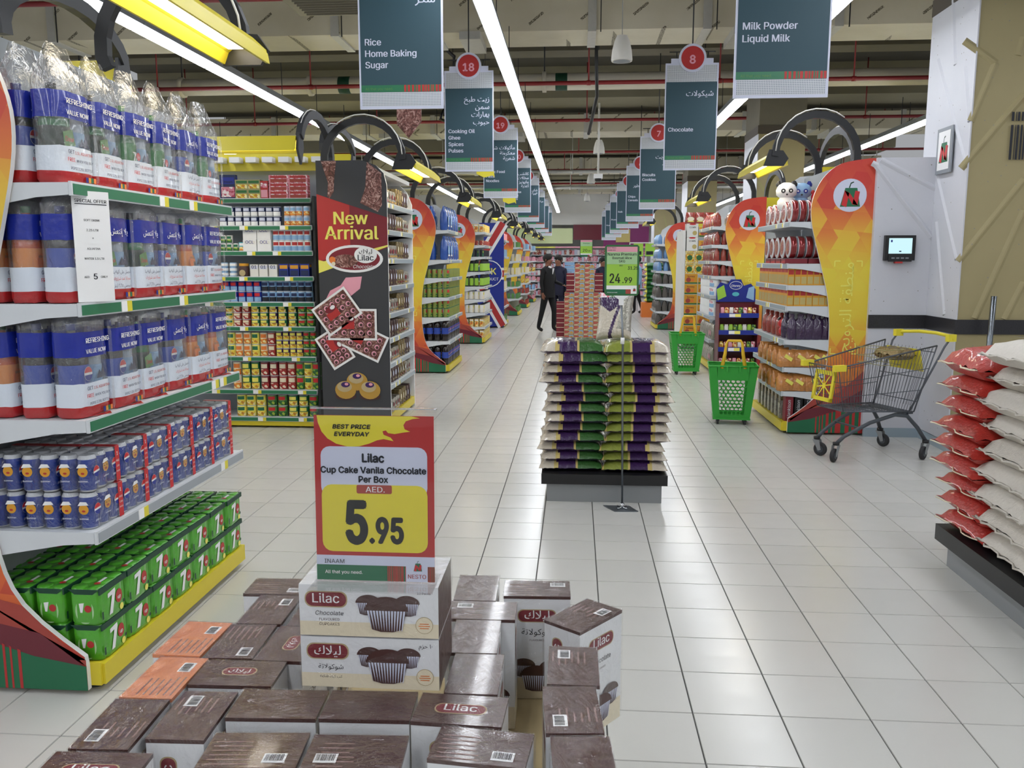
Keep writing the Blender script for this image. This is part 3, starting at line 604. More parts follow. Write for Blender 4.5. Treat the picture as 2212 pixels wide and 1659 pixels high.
LS = [('17', ['أرز', 'خبز منزلي', 'سكر'], ['Rice', 'Home Baking', 'Sugar'], 'largest left aisle sign reading Rice, Home Baking, Sugar'),
      ('18', ['زيت طبخ', 'سمن', 'بهارات', 'حبوب'], ['Cooking Oil', 'Ghee', 'Spices', 'Pulses'], 'aisle sign 18 reading Cooking Oil, Ghee, Spices, Pulses'),
      ('19', ['مأكولات شعبية', 'معكرونة', 'شعرية'], ['Ethnic Food', 'Pasta', 'Noodles'], 'aisle sign 19 ending in Pasta and Noodles'),
      ('20', ['كاتشب', 'مخللات', 'مايونيز', 'أغذية'], ['Mayonnaise', 'Can Food', 'Diabetics'], 'aisle sign 20 ending in Can Food and Diabetics'),
      ('21', ['شاي', 'قهوة'], ['Milk', 'Juice'], 'small aisle sign ending in Juice, fifth along the left'),
      ('22', ['مياه'], ['Water'], 'small aisle sign, sixth along the left row'), ('23', [], [], 'tiny aisle sign, seventh along the left row'), ('24', [], [], 'tiny aisle sign, last along the left row')]
for i, (n, a, e, l) in enumerate(LS):
    x = -1.205 if i == 0 else -1.27 - .006 * i
    aisle_sign(x, 5.95 + 4.3 * i, 2.635 + (.02 if i else 0), n, a, e, l + ', dark teal with white border', eb=(.27, .22, .265, .27, .3, .3, .3, .3)[i], at=.862 if i == 0 else .8)
RS = [('9', ['حليب مجفف', 'حليب سائل'], ['Milk Powder', 'Liquid Milk'], 'largest right aisle sign reading Milk Powder, Liquid Milk'),
      ('8', ['شيكولات'], ['Chocolate'], 'aisle sign 8 reading Chocolate'), ('7', ['بسكويت', 'كوكيز'], ['Biscuits', 'Cookies'], 'aisle sign 7 reading Biscuits, Cookies'),
      ('6', ['شيبسي', 'حبوب فطور'], ['Chips', 'Cereals'], 'aisle sign 6 reading Chips, Cereals'), ('5', ['بالجملة'], ['Bulk'], 'small aisle sign reading Bulk, fifth along the right'),
      ('4', [], ['Promo'], 'small aisle sign, sixth along the right row'), ('3', [], ['Promo'], 'tiny aisle sign, seventh along the right row'), ('2', [], [], 'tiny aisle sign, last along the right row')]
for i, (n, a, e, l) in enumerate(RS):
    aisle_sign([1.262, 1.256, 1.3, 1.33, 1.33, 1.33, 1.33, 1.33][i], 5.6 + 4.25 * i, [2.61, 2.61, 2.43, 2.43, 2.45, 2.45, 2.45, 2.45][i], n, a, e, l + ', dark teal with white border', eb=(.335, .42, .45, .42, .4, .4, .4, .4)[i])
# hanging chocolate poster behind the rice sign, yellow hanging leaf posters
b = MB(); b.prism([(-.11, .12), (.0, 0), (.12, .15), (.12, .75), (-.11, .75)], -.005, .005, 'chocoprint')
o = b.build('hanging_poster', None, (-1.56, 8.0, 2.73), label='brown and pink chocolate poster hanging behind the rice sign', cat='poster'); MB().tube([(0, 0, .75), (0, 0, 2.66)], .003, 'blackmetal', 5).build('string', o)
for x, y, z, l in ((-1.42, 3.3, 2.62, 'yellow promotional leaf hanging above the drinks shelf lamp'), (-1.3, 12.3, 2.78, 'small yellow leaf poster hanging below the cooking oil sign'), (-1.3, 16.7, 2.7, 'tiny yellow leaf poster hanging below the pasta sign')):
    b = MB(); b.prism([(-.13, .05), (-.02, 0), (.1, .03), (.13, .0), (.12, .09), (.05, .42), (-.12, .45)], -.004, .004, 'yellow'); b.frame((0, -.006, 0), (1, 0, 0), (0, 0, 1)); b.disc(-.01, .25, .06, 'orange', .001); 
    o = b.build('hanging_leaf_poster', None, (x, y, z), label=l, cat='poster'); MB().tube([(0, 0, .4), (0, 0, 2.6)], .003, 'blackmetal', 5).build('string', o)
# ------------------------------------------------------------------ shelf ends
WAVE = [(.0, 0), (.0, .11), (.28, .345), (.37, .6), (.385, .93), (.36, 1.24), (.30, 1.49), (.23, 1.74), (.175, 1.97), (.18, 2.15), (.26, 2.33), (.41, 2.455), (.66, 2.5), (.73, 2.5), (.73, 0)]
def smooth_wave(d0):
    pts = WAVE[1:13]; out = [(d0 + .05, 0.02), (d0 + .05, .115)]
    for i in range(len(pts) - 1):
        p0 = pts[max(i - 1, 0)]; p1 = pts[i]; p2 = pts[i + 1]; p3 = pts[min(i + 2, len(pts) - 1)]
        for t in (0.25, .5, .75, 1):
            if i == 0 and t < 0: continue
            c = [.5 * ((2 * p1[k]) + (-p0[k] + p2[k]) * t + (2 * p0[k] - 5 * p1[k] + 4 * p2[k] - p3[k]) * t * t + (-p0[k] + 3 * p1[k] - 3 * p2[k] + p3[k]) * t ** 3) for k in (0, 1)]
            out.append((d0 + max(.05, c[0]) , c[1]))
    return out + [(d0 + .73, 2.5), (d0 + .73, .02)]
UNIT = []
class Holder:   # parts given in world places become parts of a unit standing elsewhere
    def __init__(s, u): s.u = u
_build = MB.build
def _b2(s, name, parent=None, loc=None, rot=None, **kw):
    if isinstance(parent, Holder): return _build(s, name, parent.u, -Vector(parent.u.location) + Vector(loc or (0, 0, 0)), rot, **kw)
    return _build(s, name, parent, loc, rot, **kw)
MB.build = _b2
def shelf_end(s, F, y0, y1, levels, lab, strip='greystrip', wave=True, text=None, plinth='plinthyellow', rear=True, depth=.45, feet=True, plain0=False):
    """s=-1: left of the aisle (faces +x); s=+1: right (faces -x). d is the distance behind the front edge."""
    o = empty('shelf_end_unit', (s * F, y0, 0), 0, lab, 'shelf'); L = y1 - y0; UNIT.append(o); back = .73 if wave else depth + .06
    X = lambda d: s * d
    def bx(b, d0, d1, a, c, z0, z1, m): return b.box(min(X(d0), X(d1)), max(X(d0), X(d1)), a, c, z0, z1, m)
    bx(MB(), depth + .02, depth + .06, 0, L, .1, 2.45, 'shelfgrey').build('back_panel', o)
    b = MB(); bx(b, 0, back, .0, L, .03, .11, plinth); bx(b, .01, .05, -.012, .0, .03, .12, plinth)
    for i in range(2): bx(b, .06 + i * .06, .09 + i * .06, -.003, 0, .085, .1, 'blackmetal')
    b.build('plinth', o)
    for yy in (.06, L - .06):
        b = MB(); b.lathe([(.035, 0), (.03, .008), (.008, .012), (.008, .03)], 12, 'tubegrey', c=(X(.07), yy, 0)); b.build('foot', o)
    for k, z in enumerate(levels):
        b = MB(); bx(b, .0, depth, 0, L, z - .03, z, 'shelfwhite')
        prof = [(X(.0), z), (X(.0), z - .042), (X(.12), z - .05), (X(.26), z - .075), (X(depth), z - .11), (X(depth), z)]
        for yy in (-.008, L + .002): b.prism(prof, yy, yy + .006, 'shelfwhite')
        sh = b.build('shelf', o)
        if k or z > .3:
            b = MB(); bx(b, -.012, -.002, -.01, L + .01, z - .045, z + .004, 'shelfwhite'); bx(b, -.0145, -.012, .0, L, z - .04, z - .004, 'shelfgrey' if plain0 and k == 0 else strip)
            b.build('price_strip', sh)
            rr = random.Random(int(z * 100) + k)
            for q in range(2):
                yy = rr.uniform(.1, L - .2); b = MB(); bx(b, -.017, -.0145, yy, yy + .04, z - .042, z - .002, 'paperwhite'); bx(b, -.0175, -.0145, yy + .04, yy + .075, z - .042, z - .002, 'yellow'); b.build('price_tag', sh)
    if wave:
        pts = smooth_wave(0)
        side = MB(); side.prism([(X(a), c) for a, c in (pts if s > 0 else pts[::-1])], -.034, -.012, 'waveprint', side='white'); w_ = side.build('side_panel', o)
        b = MB().frame((0, -.0345, 0), (1, 0, 0), (0, 0, 1))
        # red and green foot of the print
        xs = lambda d: X(d)
        b.p2([(xs(.73), .14), (xs(.05), .14), (xs(.05), .115), (xs(.28), .345), (xs(.5), .4), (xs(.73), .62)], 'brick', .0006)
        b.p2([(xs(.73), .2), (xs(.05), .11), (xs(.22), .24), (xs(.5), .3), (xs(.73), .44)], 'maroon', .001)
        b.p2([(xs(.73), .02), (xs(.05), .02), (xs(.05), .115), (xs(.25), .15), (xs(.73), .30)], 'green', .0014)
        for d, t in ((.30, .012), (.335, .008), (.36, .01), (.395, .025), (.445, .01), (.48, .05), (.57, .035), (.63, .025), (.69, .04)):
            b.p2([(xs(d), .02), (xs(d + t), .02), (xs(d + t), .16 + (d - .25) * .33), (xs(d), .155 + (d - .25) * .33)], 'red', .002)
        b.build('foot_print', w_)
        b = MB().frame((X(.5), -.0345, 2.18), (1, 0, 0), (0, 0, 1)); b.disc(0, 0, .145, 'lilacgrey', .001, n=32); nlogo(b, 0, 0, .2, .002); b.build('emblem_disc', w_)
        if text:
            b = MB().frame((X(.58), -.0345, 1.25), (0, 0, 1), (-1, 0, 0)) if s < 0 else MB().frame((X(.52), -.0345, 1.18), (0, 0, 1), (-1, 0, 0))
            b.text(text, 0, -.05, .15, 'lemon', 'c', .01, .0015)
            for sx_ in (-1, 1):
                for sy_ in (-1, 1):
                    cx, cy = sx_ * .42, sy_ * .12; b.rect(min(cx, cx - sx_ * .05), cy - .005, max(cx, cx - sx_ * .05), cy + .005, 'lemon', .0015); b.rect(cx - .005, min(cy, cy - sy_ * .05), cx + .005, max(cy, cy - sy_ * .05), 'lemon', .0015)
            b.build('lettering', w_)
    if rear:
        pts = [(.1, 0), (.1, .4), (.34, .8), (.34, 1.3), (.16, 1.9), (.16, 2.15), (.24, 2.36), (.4, 2.47), (.73, 2.5), (.73, 0)]
        b = MB(); b.prism([(X(a), c) for a, c in (pts if s > 0 else pts[::-1])], L + .01, L + .03, 'shelfwhite'); b.build('rear_side_panel', o)
    # gondola core behind
    return o
def arm_path(s, F, y, z0, top, r, n=14, d0=.45, end=-.32):
    """quarter-and-a-half arch from above the unit out over the aisle"""
    pts = []
    cx = s * (F + (d0 + end) / 2); rx = (d0 - end) / 2
    for i in range(n + 1):
        a = math.radians(-20 + (210 - 30 - -20) * i / n); 
        pts.append((cx + s * rx * math.cos(a), y, z0 + (top - z0) * max(-.25, math.sin(a))))
    return pts
def canopy_lamp(s, F, y0, y1, lab, top=2.86, d0=.45, end=-.3, zb=2.45, u=None):
    o = Holder(u or UNIT[-1])
    for yy in (y0, y1):
        b = MB(); p = arm_path(s, F, yy, zb, top, 0, d0=d0, end=end); b.strap(p, .045, .062, 'blackmetal'); a = b.build('lamp_arm', o)
        b = MB(); b.tube([(q[0], q[1] - .03, q[2] + .045) for q in p[5:]], .006, 'offwhite', 5); b.build('cable', a)
        q = p[-1]; b = MB(); b.prism([(q[0] - .05, q[2] + .06), (q[0] + .07, q[2] + .05), (q[0] + .12, q[2] - .02), (q[0] + .08, q[2] - .085), (q[0] - .1, q[2] - .085)], yy - .012, yy + .012, 'blackmetal'); b.build('end_plate', o)
    q = p[-1]; x, z = q[0], q[2] - .02
    b = MB(); pr = [(x - .1, z - .06), (x - .085, z + .0), (x - .02, z + .055), (x + .05, z + .055), (x + .11, z - .0), (x + .12, z - .06), (x + .1, z - .055), (x + .08, z - .02), (x + .03, z + .03), (x - .02, z + .03), (x - .07, z - .01), (x - .09, z - .06)]
    b.prism(pr, y0 - .0, y1 + .0, 'trayyellow'); b.build('lamp_tray', o)
    b = MB(); b.box(x - .05, x + .06, y0 + .06, y1 - .06, z - .005, z + .012, 'lamplight'); b.build('lamp_tube', o)
    return o
def body(s, x_in, x_out, y0, y1, h, lab):
    o = empty('gondola', (s * x_in, y0, 0), 0, lab, 'shelf'); UNIT.append(o); xa, xb = sorted((0, s * (x_out - x_in)))
    MB().box(xa, xb, .02, y1 - y0 - .02, .1, h, 'shelfgrey').build('core', o); MB().box(xa, xb, 0, y1 - y0, .02, .1, 'plinthyellow').build('plinth', o)
    MB().box(xa, xb, .1, y1 - y0 - .1, h, h + .2, 'trayyellow').build('header', o); return o
def gondola_lamp(x0, x1, yb, ye, zb, top, lab, hook=1, u=None):
    """arms reaching from the gondola top at y=yb out to ye, holding a yellow tray that runs along x"""
    o = Holder(u or UNIT[-1])
    for xx in ([x1 if hook > 0 else x0]):
        pts = []
        for i in range(13):
            a = math.radians(-10 + 175 * i / 12); cy = (yb + ye) / 2; ry = (yb - ye) / 2
            pts.append((cy + ry * math.cos(a), zb + (top - zb) * max(-.2, math.sin(a))))
        b = MB(); 
        vs = []; fs = []
        for i, (yy, z) in enumerate(pts):
            a = Vector((pts[min(i + 1, 12)][0] - pts[max(i - 1, 0)][0], pts[min(i + 1, 12)][1] - pts[max(i - 1, 0)][1])).normalized(); n = Vector((-a.y, a.x)) * .035
            for sg, dx in ((1, -.025), (1, .025), (-1, .025), (-1, -.025)): vs.append((xx + dx, yy + n.x * sg, z + n.y * sg))
        for i in range(12):
            for j in range(4): fs.append((i * 4 + j, i * 4 + 4 + j, i * 4 + 4 + (j + 1) % 4, i * 4 + (j + 1) % 4))
        b.add(vs, fs + [(0, 1, 2, 3), (51, 50, 49, 48)], 'darkgrey'); b.tube([(xx, p[0], p[1] + .045) for p in pts[4:]], .005, 'offwhite', 5); b.build('lamp_arm', o)
        yy, z = pts[-1]; b = MB(); b.prism([(yy - .05, z + .03), (yy + .05, z + .03), (yy + .07, z - .08), (yy, z - .22), (yy - .08, z - .1)], xx - .01, xx + .01, 'darkgrey', 'x'); b.build('end_plate', o)
    z -= .05
    b = MB(); b.prism([(ye - .1, z - .07), (ye - .06, z + .05), (ye + .06, z + .05), (ye + .1, z - .07), (ye + .07, z - .05), (ye + .04, z + .02), (ye - .04, z + .02), (ye - .07, z - .05)], x0, x1 - .015, 'trayyellow', 'x'); b.build('lamp_tray', o)
    b = MB(); b.box(x0 + .03, x1 - .06, ye - .035, ye + .035, z - .03, z - .01, 'lamplight'); b.build('lamp_tube', o)
    return o
# ------------------------------------------------------------------ products (fronts look towards -y)
def front(b, y, z=0, lift=0): return b.frame((0, y, z), (1, 0, 0), (0, 0, 1))
def superring(rx, ry, z, n=14, p=.55, jit=0, r=R):
    out = []
    for i in range(n):
        a = 2 * PI * (i + .5) / n; c, s = math.cos(a), math.sin(a)
        out.append((rx * math.copysign(abs(c) ** p, c) + r.uniform(-jit, jit), ry * math.copysign(abs(s) ** p, s) + r.uniform(-jit, jit), z + r.uniform(-jit, jit)))
    return out
def loft(b, rings, ms, cap0=True, cap1=True, smooth=True):
    n = len(rings[0]); vs = [v for r_ in rings for v in r_]; fs = []; mm = []
    for j in range(len(rings) - 1):
        for i in range(n): fs.append((j * n + i, j * n + (i + 1) % n, (j + 1) * n + (i + 1) % n, (j + 1) * n + i)); mm.append(ms[j] if isinstance(ms, (list, tuple)) else ms)
    b.add(vs, fs, mm, smooth)
    if cap0: b.add(rings[0], [tuple(range(n - 1, -1, -1))], ms[0] if isinstance(ms, (list, tuple)) else ms)
    if cap1: b.add(rings[-1], [tuple(range(n))], ms[-1] if isinstance(ms, (list, tuple)) else ms)
    return b
DR = {'cola': ('cola', 'labelpepsi', 'capblue'), 'dew': ('petgreen', 'labeldew', 'black'), 'lime': ('petgreen', 'label7', 'label7'), 'orange': ('petorange', 'labelorange', 'label7')}
def bottle_mb(kind, r=.052, h=.33):
    pet, lab, cap = DR.get(kind, ('petclear', 'skyblue', 'capblue'))
    b = MB(); b.lathe([(r * .8, 0), (r, .02), (r, h * .28), (r * .97, h * .3)], 14, pet); b.lathe([(r * 1.01, h * .3), (r * 1.01, h * .56)], 14, lab, cap=False); b.lathe([(r, h * .56), (r * .98, h * .68), (r * .62, h * .82), (r * .3, h * .9), (r * .27, h * .95)], 14, pet, cap=False)
    b.lathe([(r * .33, h * .93), (r * .33, h)], 12, cap)
    front(b, -r * 1.02)
    if kind == 'cola':
        b.disc(0, h * .46, .026, 'white', .001); b.disc(0, h * .46, .025, 'brightred', .0016, a0=10, a1=170); b.disc(0, h * .46, .025, 'blue', .0016, a0=190, a1=350); b.text('pepsi', 0, h * .335, .03, 'lilacgrey', 'c', .01, .0016)
    elif kind == 'lime': b.text('7', -.008, h * .36, .07, 'white', 'c', .03, .0015); b.disc(.02, h * .42, .016, 'brightred', .002); b.text('up', .02, h * .405, .018, 'white', 'c', .01, .003)
    elif kind == 'dew': b.p2([(-.03, h * .36), (.035, h * .38), (.02, h * .54), (-.035, h * .5)], 'softgreen', .001); b.text('Dew', 0, h * .41, .034, 'brightred', 'c', .02, .002)
    elif kind == 'orange': b.disc(0, h * .42, .03, 'orange', .001); b.text('Mirinda', 0, h * .46, .02, 'green', 'c', .01, .002); barcode(b, .012, h * .33, .02, .03, .001)
    elif kind == 'water': b.p2([(-.03, h * .4), (-.01, h * .5), (0, h * .46), (.014, h * .53), (.034, h * .4)], 'navy', .001); b.text('AQUAFINA', 0, h * .345, None, 'white', 'c', .01, .0015, width=.06)
    return b
BM = {k: bottle_mb(k, *(a)).mesh('bottle') for k, a in (('cola', (.052, .335)), ('dew', (.052, .335)), ('lime', (.052, .335)), ('orange', (.052, .335)), ('water', (.043, .32)))}
def bag_mesh(tall, seed):
    r = random.Random(seed); b = MB(); H = .475 if tall else .385
    zs = [0, .012, .04, .085, .125, .17, .22, .265, .31, .345]; RX = .104; RY = .06
    rings = [superring(RX * (.94 if z == 0 else 1) * r.uniform(.98, 1.01), RY * (.9 if z == 0 else 1), z, 16, .5, .0015, r) for z in zs]
    ms = ['bagred'] * 2 + ['bagwhite'] * 0 + ['bagwhite', 'bagwhite', 'bagfilm', 'bagfilm', 'bagblue', 'bagblue', 'bagfilm']
    if tall: rings += [superring(RX * .86, RY * .75, .39, 16, .6, .004, r), superring(RX * .7, RY * .35, .44, 16, .7, .004, r), superring(RX * .6, RY * .08, H, 16, .8, .006, r)]; ms += ['bagfilm'] * 3
    else: rings += [superring(RX * .9, RY * .7, .365, 16, .6, .004, r), superring(RX * .55, RY * .5, H, 16, .7, .006, r)]; ms += ['bagfilm'] * 2
    ms.append('bagfilm'); loft(b, rings, ms, cap1=False)
    b.add([(RX * .92, -RY * .95, .345), (RX * 1.06, -RY * 1.05, .3), (RX * 1.05, -RY * 1.02, .02), (RX * .9, -RY, .0), (RX * .95, -RY * 1.2, -.0)], [(0, 1, 2, 3)], 'bagfilm')
    b.add([(-.05, -RY, .002), (.07, -RY, .002), (.02, -RY - .035, .001)], [(0, 1, 2)], 'bagred')
    return b.mesh('printed_bag')
BAGM = {(t, k): bag_mesh(t, k * 2 + t) for t in (0, 1) for k in range(3)}
def bag_text(lang):
    b = front(MB(), -.0635)
    if lang == 'en':
        b.text('REFRESHING', .01, .27, None, 'white', 'c', .04, .001, width=.15); b.text('VALUE NOW', -.004, .232, None, 'white', 'c', .04, .001, width=.13)
        b.text('GET', -.075, .1, .026, 'navy', 'l', .025, .001); b.text('1.5L AQUAFINA', -.035, .1, None, 'red', 'l', .02, .001, width=.105)
        b.text('FREE', -.08, .073, .026, 'brightred', 'l', .03, .001); b.text('WHEN YOU BUY', -.03, .073, None, 'navy', 'l', .02, .001, width=.1)
        b.text('PEPSI 2.25L BOTTLE', -.065, .046, None, 'navy', 'l', .02, .001, width=.13)
    else:
        b.text('يلا إنتعش', .0, .25, None, 'white', 'c', .02, .001, width=.12)
        b.text('احصل على أكوافينا', 0, .1, None, 'navy', 'c', .01, .001, width=.13); b.text('مجانا عند شرائك', 0, .075, None, 'brightred', 'c', .01, .001, width=.12); b.text('بيبسي ٢,٢٥ ليتر', 0, .048, None, 'navy', 'c', .01, .001, width=.12)
    for i, m in enumerate(('blue', 'amber', 'green', 'orange')): b.rect(.02 + i * .016, .008, .034 + i * .016, .026, m, .001)
    return b.mesh('printed_lettering')
BT = {l: bag_text(l) for l in ('en', 'ar')}
KN = {'cola': 'cola', 'dew': 'dark-labelled citrus drink', 'lime': 'lemon-lime drink', 'orange': 'orange drink'}
def bottle_bag(kind, lang, tall, loc, rot, lab, v=0):
    o = empty('bottle_twin_pack', loc, rot, lab, 'drinks', 'bagged twin bottles on the drinks shelf end')
    ob('printed_bag', BAGM[(tall, v)], o); ob('bottle', BM[kind], o, (-.047, 0, .004)); ob('bottle', BM['water'], o, (.052, .0, .004)); ob('printed_lettering', BT[lang], o); return o
# can packs
b = MB()
for i in range(3):
    for j in range(2): b.lathe([(.024, 0), (.032, .008), (.032, .122), (.027, .134), (.0265, .136)], 12, ['silver', 'canblue', 'silver', 'silver'], c=(-.066 + i * .066, -.033 + j * .066, 0))
cans = b
b = front(MB(), -.0655)
for i in range(3):
    cx = -.066 + i * .066
    if i != 1: b.disc(cx, .075, .021, 'white', .001); b.disc(cx, .075, .0205, 'brightred', .0015, a0=15, a1=175); b.disc(cx, .075, .0205, 'blue', .0015, a0=195, a1=355); b.text('pepsi', cx, .03, .018, 'lilacgrey', 'c', .01, .0015)
    else: b.disc(cx, .078, .02, 'amber', .001); b.disc(cx, .07, .008, 'red', .0016, ry=.004); b.rect(cx - .012, .08, cx - .005, .083, 'black', .0016); b.rect(cx + .005, .08, cx + .012, .083, 'black', .0016); b.p2([(cx - .024, .092), (cx + .02, .096), (cx + .012, .108), (cx - .012, .107)], 'white', .0018); b.text('summer', cx, .04, None, 'white', 'c', .01, .0015, width=.035)
b.frame((.0995, 0, 0), (0, 1, 0), (0, 0, 1))
for s in (-1, 1): b.disc(s * .033, .078, .019, 'amber', .001); b.disc(s * .033, .072, .007, 'red', .0016, ry=.004); b.p2([(s * .033 - .022, .092), (s * .033 + .02, .095), (s * .033 + .012, .107), (s * .033 - .012, .107)], 'white', .0018); b.text('summer', s * .033, .04, None, 'white', 'c', .01, .0015, width=.035)
b.frame((-.0995, 0, 0), (0, -1, 0), (0, 0, 1))
for s in (-1, 1): b.disc(s * .033, .078, .019, 'amber', .001); b.disc(s * .033, .072, .007, 'red', .0016, ry=.004); b.p2([(s * .033 - .022, .092), (s * .033 + .02, .095), (s * .033 + .012, .107), (s * .033 - .012, .107)], 'white', .0018); b.text('summer', s * .033, .04, None, 'white', 'c', .01, .0015, width=.035)
cp = b
wr = MB(); loft(wr, [superring(.1005 * k, .0675 * k, z, 20, .35) for k, z in ((.93, 0.001), (1, .01), (1, .128), (.9, .138))], 'canfilm')
tb_ = front(MB(), -.0675); tb_.rect(.069, .001, .1, .136, 'brightred', .0012); tb_.T = None; tb_.text('1', .084, .1, .028, 'white', 'c', .03, .002); tb_.text('FREE', .084, .075, None, 'white', 'c', .01, .002, width=.024); tb_.text('CAN', .084, .055, None, 'white', 'c', .01, .002, width=.02); tb_.text('INSIDE', .084, .036, None, 'white', 'c', .01, .002, width=.026); tb_.box(.069, .1, -.066, .064, .136, .138, 'brightred')
proto('canpack', 'can_six_pack', [('can_cluster', cans), ('can_print', cp), ('shrink_wrap', wr), ('free_can_strip', tb_)])
# lemon-lime sleeves
b = MB(); n = 40; rings = []
for z, k in ((0, .93), (.012, 1), (.118, 1), (.134, .93), (.139, .82)):
    rg = []
    for i in range(n):
        a = 2 * PI * (i + .5) / n; c, s = math.cos(a), math.sin(a); x = .095 * math.copysign(abs(c) ** .38, c); y = .062 * math.copysign(abs(s) ** .38, s)
        y *= 1 - .10 * (abs(math.sin(PI * x / .0633)) ** .5 < .45) * (abs(s) > .5); rg.append((x * k, y * k, z))
    rings.append(rg)
loft(b, rings, 'sleevegreen'); sl = b
for i in range(3):
    for j in range(2): b.lathe([(.029, .136), (.026, .1425), (.001, .1428)], 12, 'sleevegreen', c=(-.0633 + i * .0633, -.031 + j * .062, 0), cap=False)
b = front(MB(), -.0635)
b.p2([(-.045, .105), (.005, .112), (.008, .098), (-.018, .02), (-.04, .02), (-.016, .092), (-.045, .088)], 'white', .001); b.disc(.03, .07, .022, 'red', .001, ry=.027); b.text('up', .03, .06, .028, 'white', 'c', .03, .002); b.disc(.045, .022, .013, 'lemon', .001); b.disc(.062, .038, .007, 'dkgreen', .001)
b.rect(-.088, .02, -.078, .05, 'dkgreen', .0005); b.frame((0, -.05, .1435), (1, 0, 0), (0, 1, 0)); b.p2([(-.03, .02), (.02, .02), (.022, .032), (-.03, .032)], 'white', .001); b.disc(-.04, .026, .012, 'red', .001)
b.box(-.094, .094, -.0632, -.057, .118, .141, 'dkgreen')
b.frame((.0935, 0, 0), (0, 1, 0), (0, 0, 1)); b.disc(0, .055, .036, 'paleleaf', .001, ry=.05); b.disc(.014, .065, .014, 'red', .002); b.p2([(-.02, .085), (.0, .088), (-.008, .05), (-.016, .05)], 'white', .002); b.p2([(-.06, .14), (-.035, .12), (.035, .12), (.06, .14)], 'dkgreen', .0008)
b.frame((-.0935, 0, 0), (0, -1, 0), (0, 0, 1)); b.disc(0, .055, .036, 'paleleaf', .001, ry=.05); b.disc(.014, .065, .014, 'red', .002); b.p2([(-.02, .085), (.0, .088), (-.008, .05), (-.016, .05)], 'white', .002); b.p2([(-.06, .14), (-.035, .12), (.035, .12), (.06, .14)], 'dkgreen', .0008)
proto('limepack', 'can_sleeve_pack', [('printed_sleeve', sl), ('sleeve_print', b)])
# ------------------------------------------------------------------ A: the drinks shelf end, nearest left
FA = 1.74; YA = 2.85
shelf_end(-1, FA, YA, 4.2, [.62, 1.034, 1.45, 1.868], 'nearest left shelf end loaded with soft drinks, wave-printed side panel', strip='greenstrip', rear=False, plain0=True)
L1 = [(['lime', 'dew', 'orange', 'cola', 'lime', 'lime'], 1.868, 1, 'top'), (['cola', 'dew', 'dew', 'cola', 'orange', 'cola'], 1.45, 0, 'second'), (['cola', 'cola', 'dew', 'cola', 'orange', 'orange'], 1.034, 0, 'third')]
LG = [['en', 'en', 'en', 'en', 'ar', 'en'], ['en', 'ar', 'ar', 'ar', 'ar', 'en'], ['en', 'en', 'en', 'ar', 'ar', 'en']]
for li, (ks, z, tall, w_) in enumerate(L1):
    if li == 0: ks = ['dew', 'dew', 'lime', 'lime', 'cola', 'lime']
    for i, k in enumerate(ks):
        bottle_bag(k, LG[li][i], tall, (-FA - .075 + R.uniform(-.012, .008), YA + .115 + i * .222, z + .003), PI / 2 + R.uniform(-.07, .07), 'bagged %s and water bottles, %s along the front of the %s drinks shelf' % (KN[k], ORD[i], w_), i % 3)
    for j in range(1, 4):
        for i in range(2 if j < 2 else 1):
            k = [['orange', 'cola', 'cola'], ['orange', 'orange', 'cola'], ['cola', 'orange', 'cola']][li][j - 1]
            if li == 0: k = ['cola', 'cola', 'dew'][j - 1]
            if j == 3 and li: continue
            bottle_bag(k, 'en', tall, (-FA - .075 - j * .135, YA + .115 + i * .222, z + .003), PI / 2 + R.uniform(-.08, .08), 'bagged %s and water bottles, %s row back%s, %s drinks shelf' % (KN[k], ORD[j], ', one along' if i else ', near end', w_), (i + j) % 3)
GP = 'shrink-wrapped blue cola can packs'
for l in range(2):
    for i in range(6):
        for j in range(3):
            if j > 0 and i > 1 and l == 0: continue
            if j == 2 and i > 0 and l == 0: continue
            put('canpack', (-FA - .078 - j * .138, YA + .112 + i * .213 + R.uniform(-.006, .006), .621 + l * .141), PI / 2 + R.uniform(-.04, .04), 'blue cola can pack, %s along in the %s layer, %s row from the aisle' % (ORD[i], ('lower', 'upper')[l], ORD[j]), 'drinks', GP, full=j == 0 or i == 0)
GP = 'green lemon-lime can packs'
for l in range(2):
    for i in range(7):
        for j in range(5):
            if l == 0 and j > 0 and i > 0: continue
            if j > 3 and i < 1: continue
            put('limepack', (-FA - .07 - j * .131 + R.uniform(-.003, .003), YA + .105 + i * .192 + R.uniform(-.004, .004), .113 + l * .142), PI / 2 + R.uniform(-.03, .03), 'green lemon-lime can pack, %s along in the %s layer, %s row from the aisle' % (ORD[i], ('lower', 'upper')[l], ORD[j]), 'drinks', GP)
canopy_lamp(-1, FA, 2.62, 4.02, '', top=2.94, d0=.5, end=-.185, zb=2.59)
body(-1, FA + .75, 6, 2.9, 4.15, 1.9, 'gondola run behind the drinks shelf end')
gondola_lamp(-4.5, -2.45, 3.6, 4.6, 2.6, 2.84, '', 1)
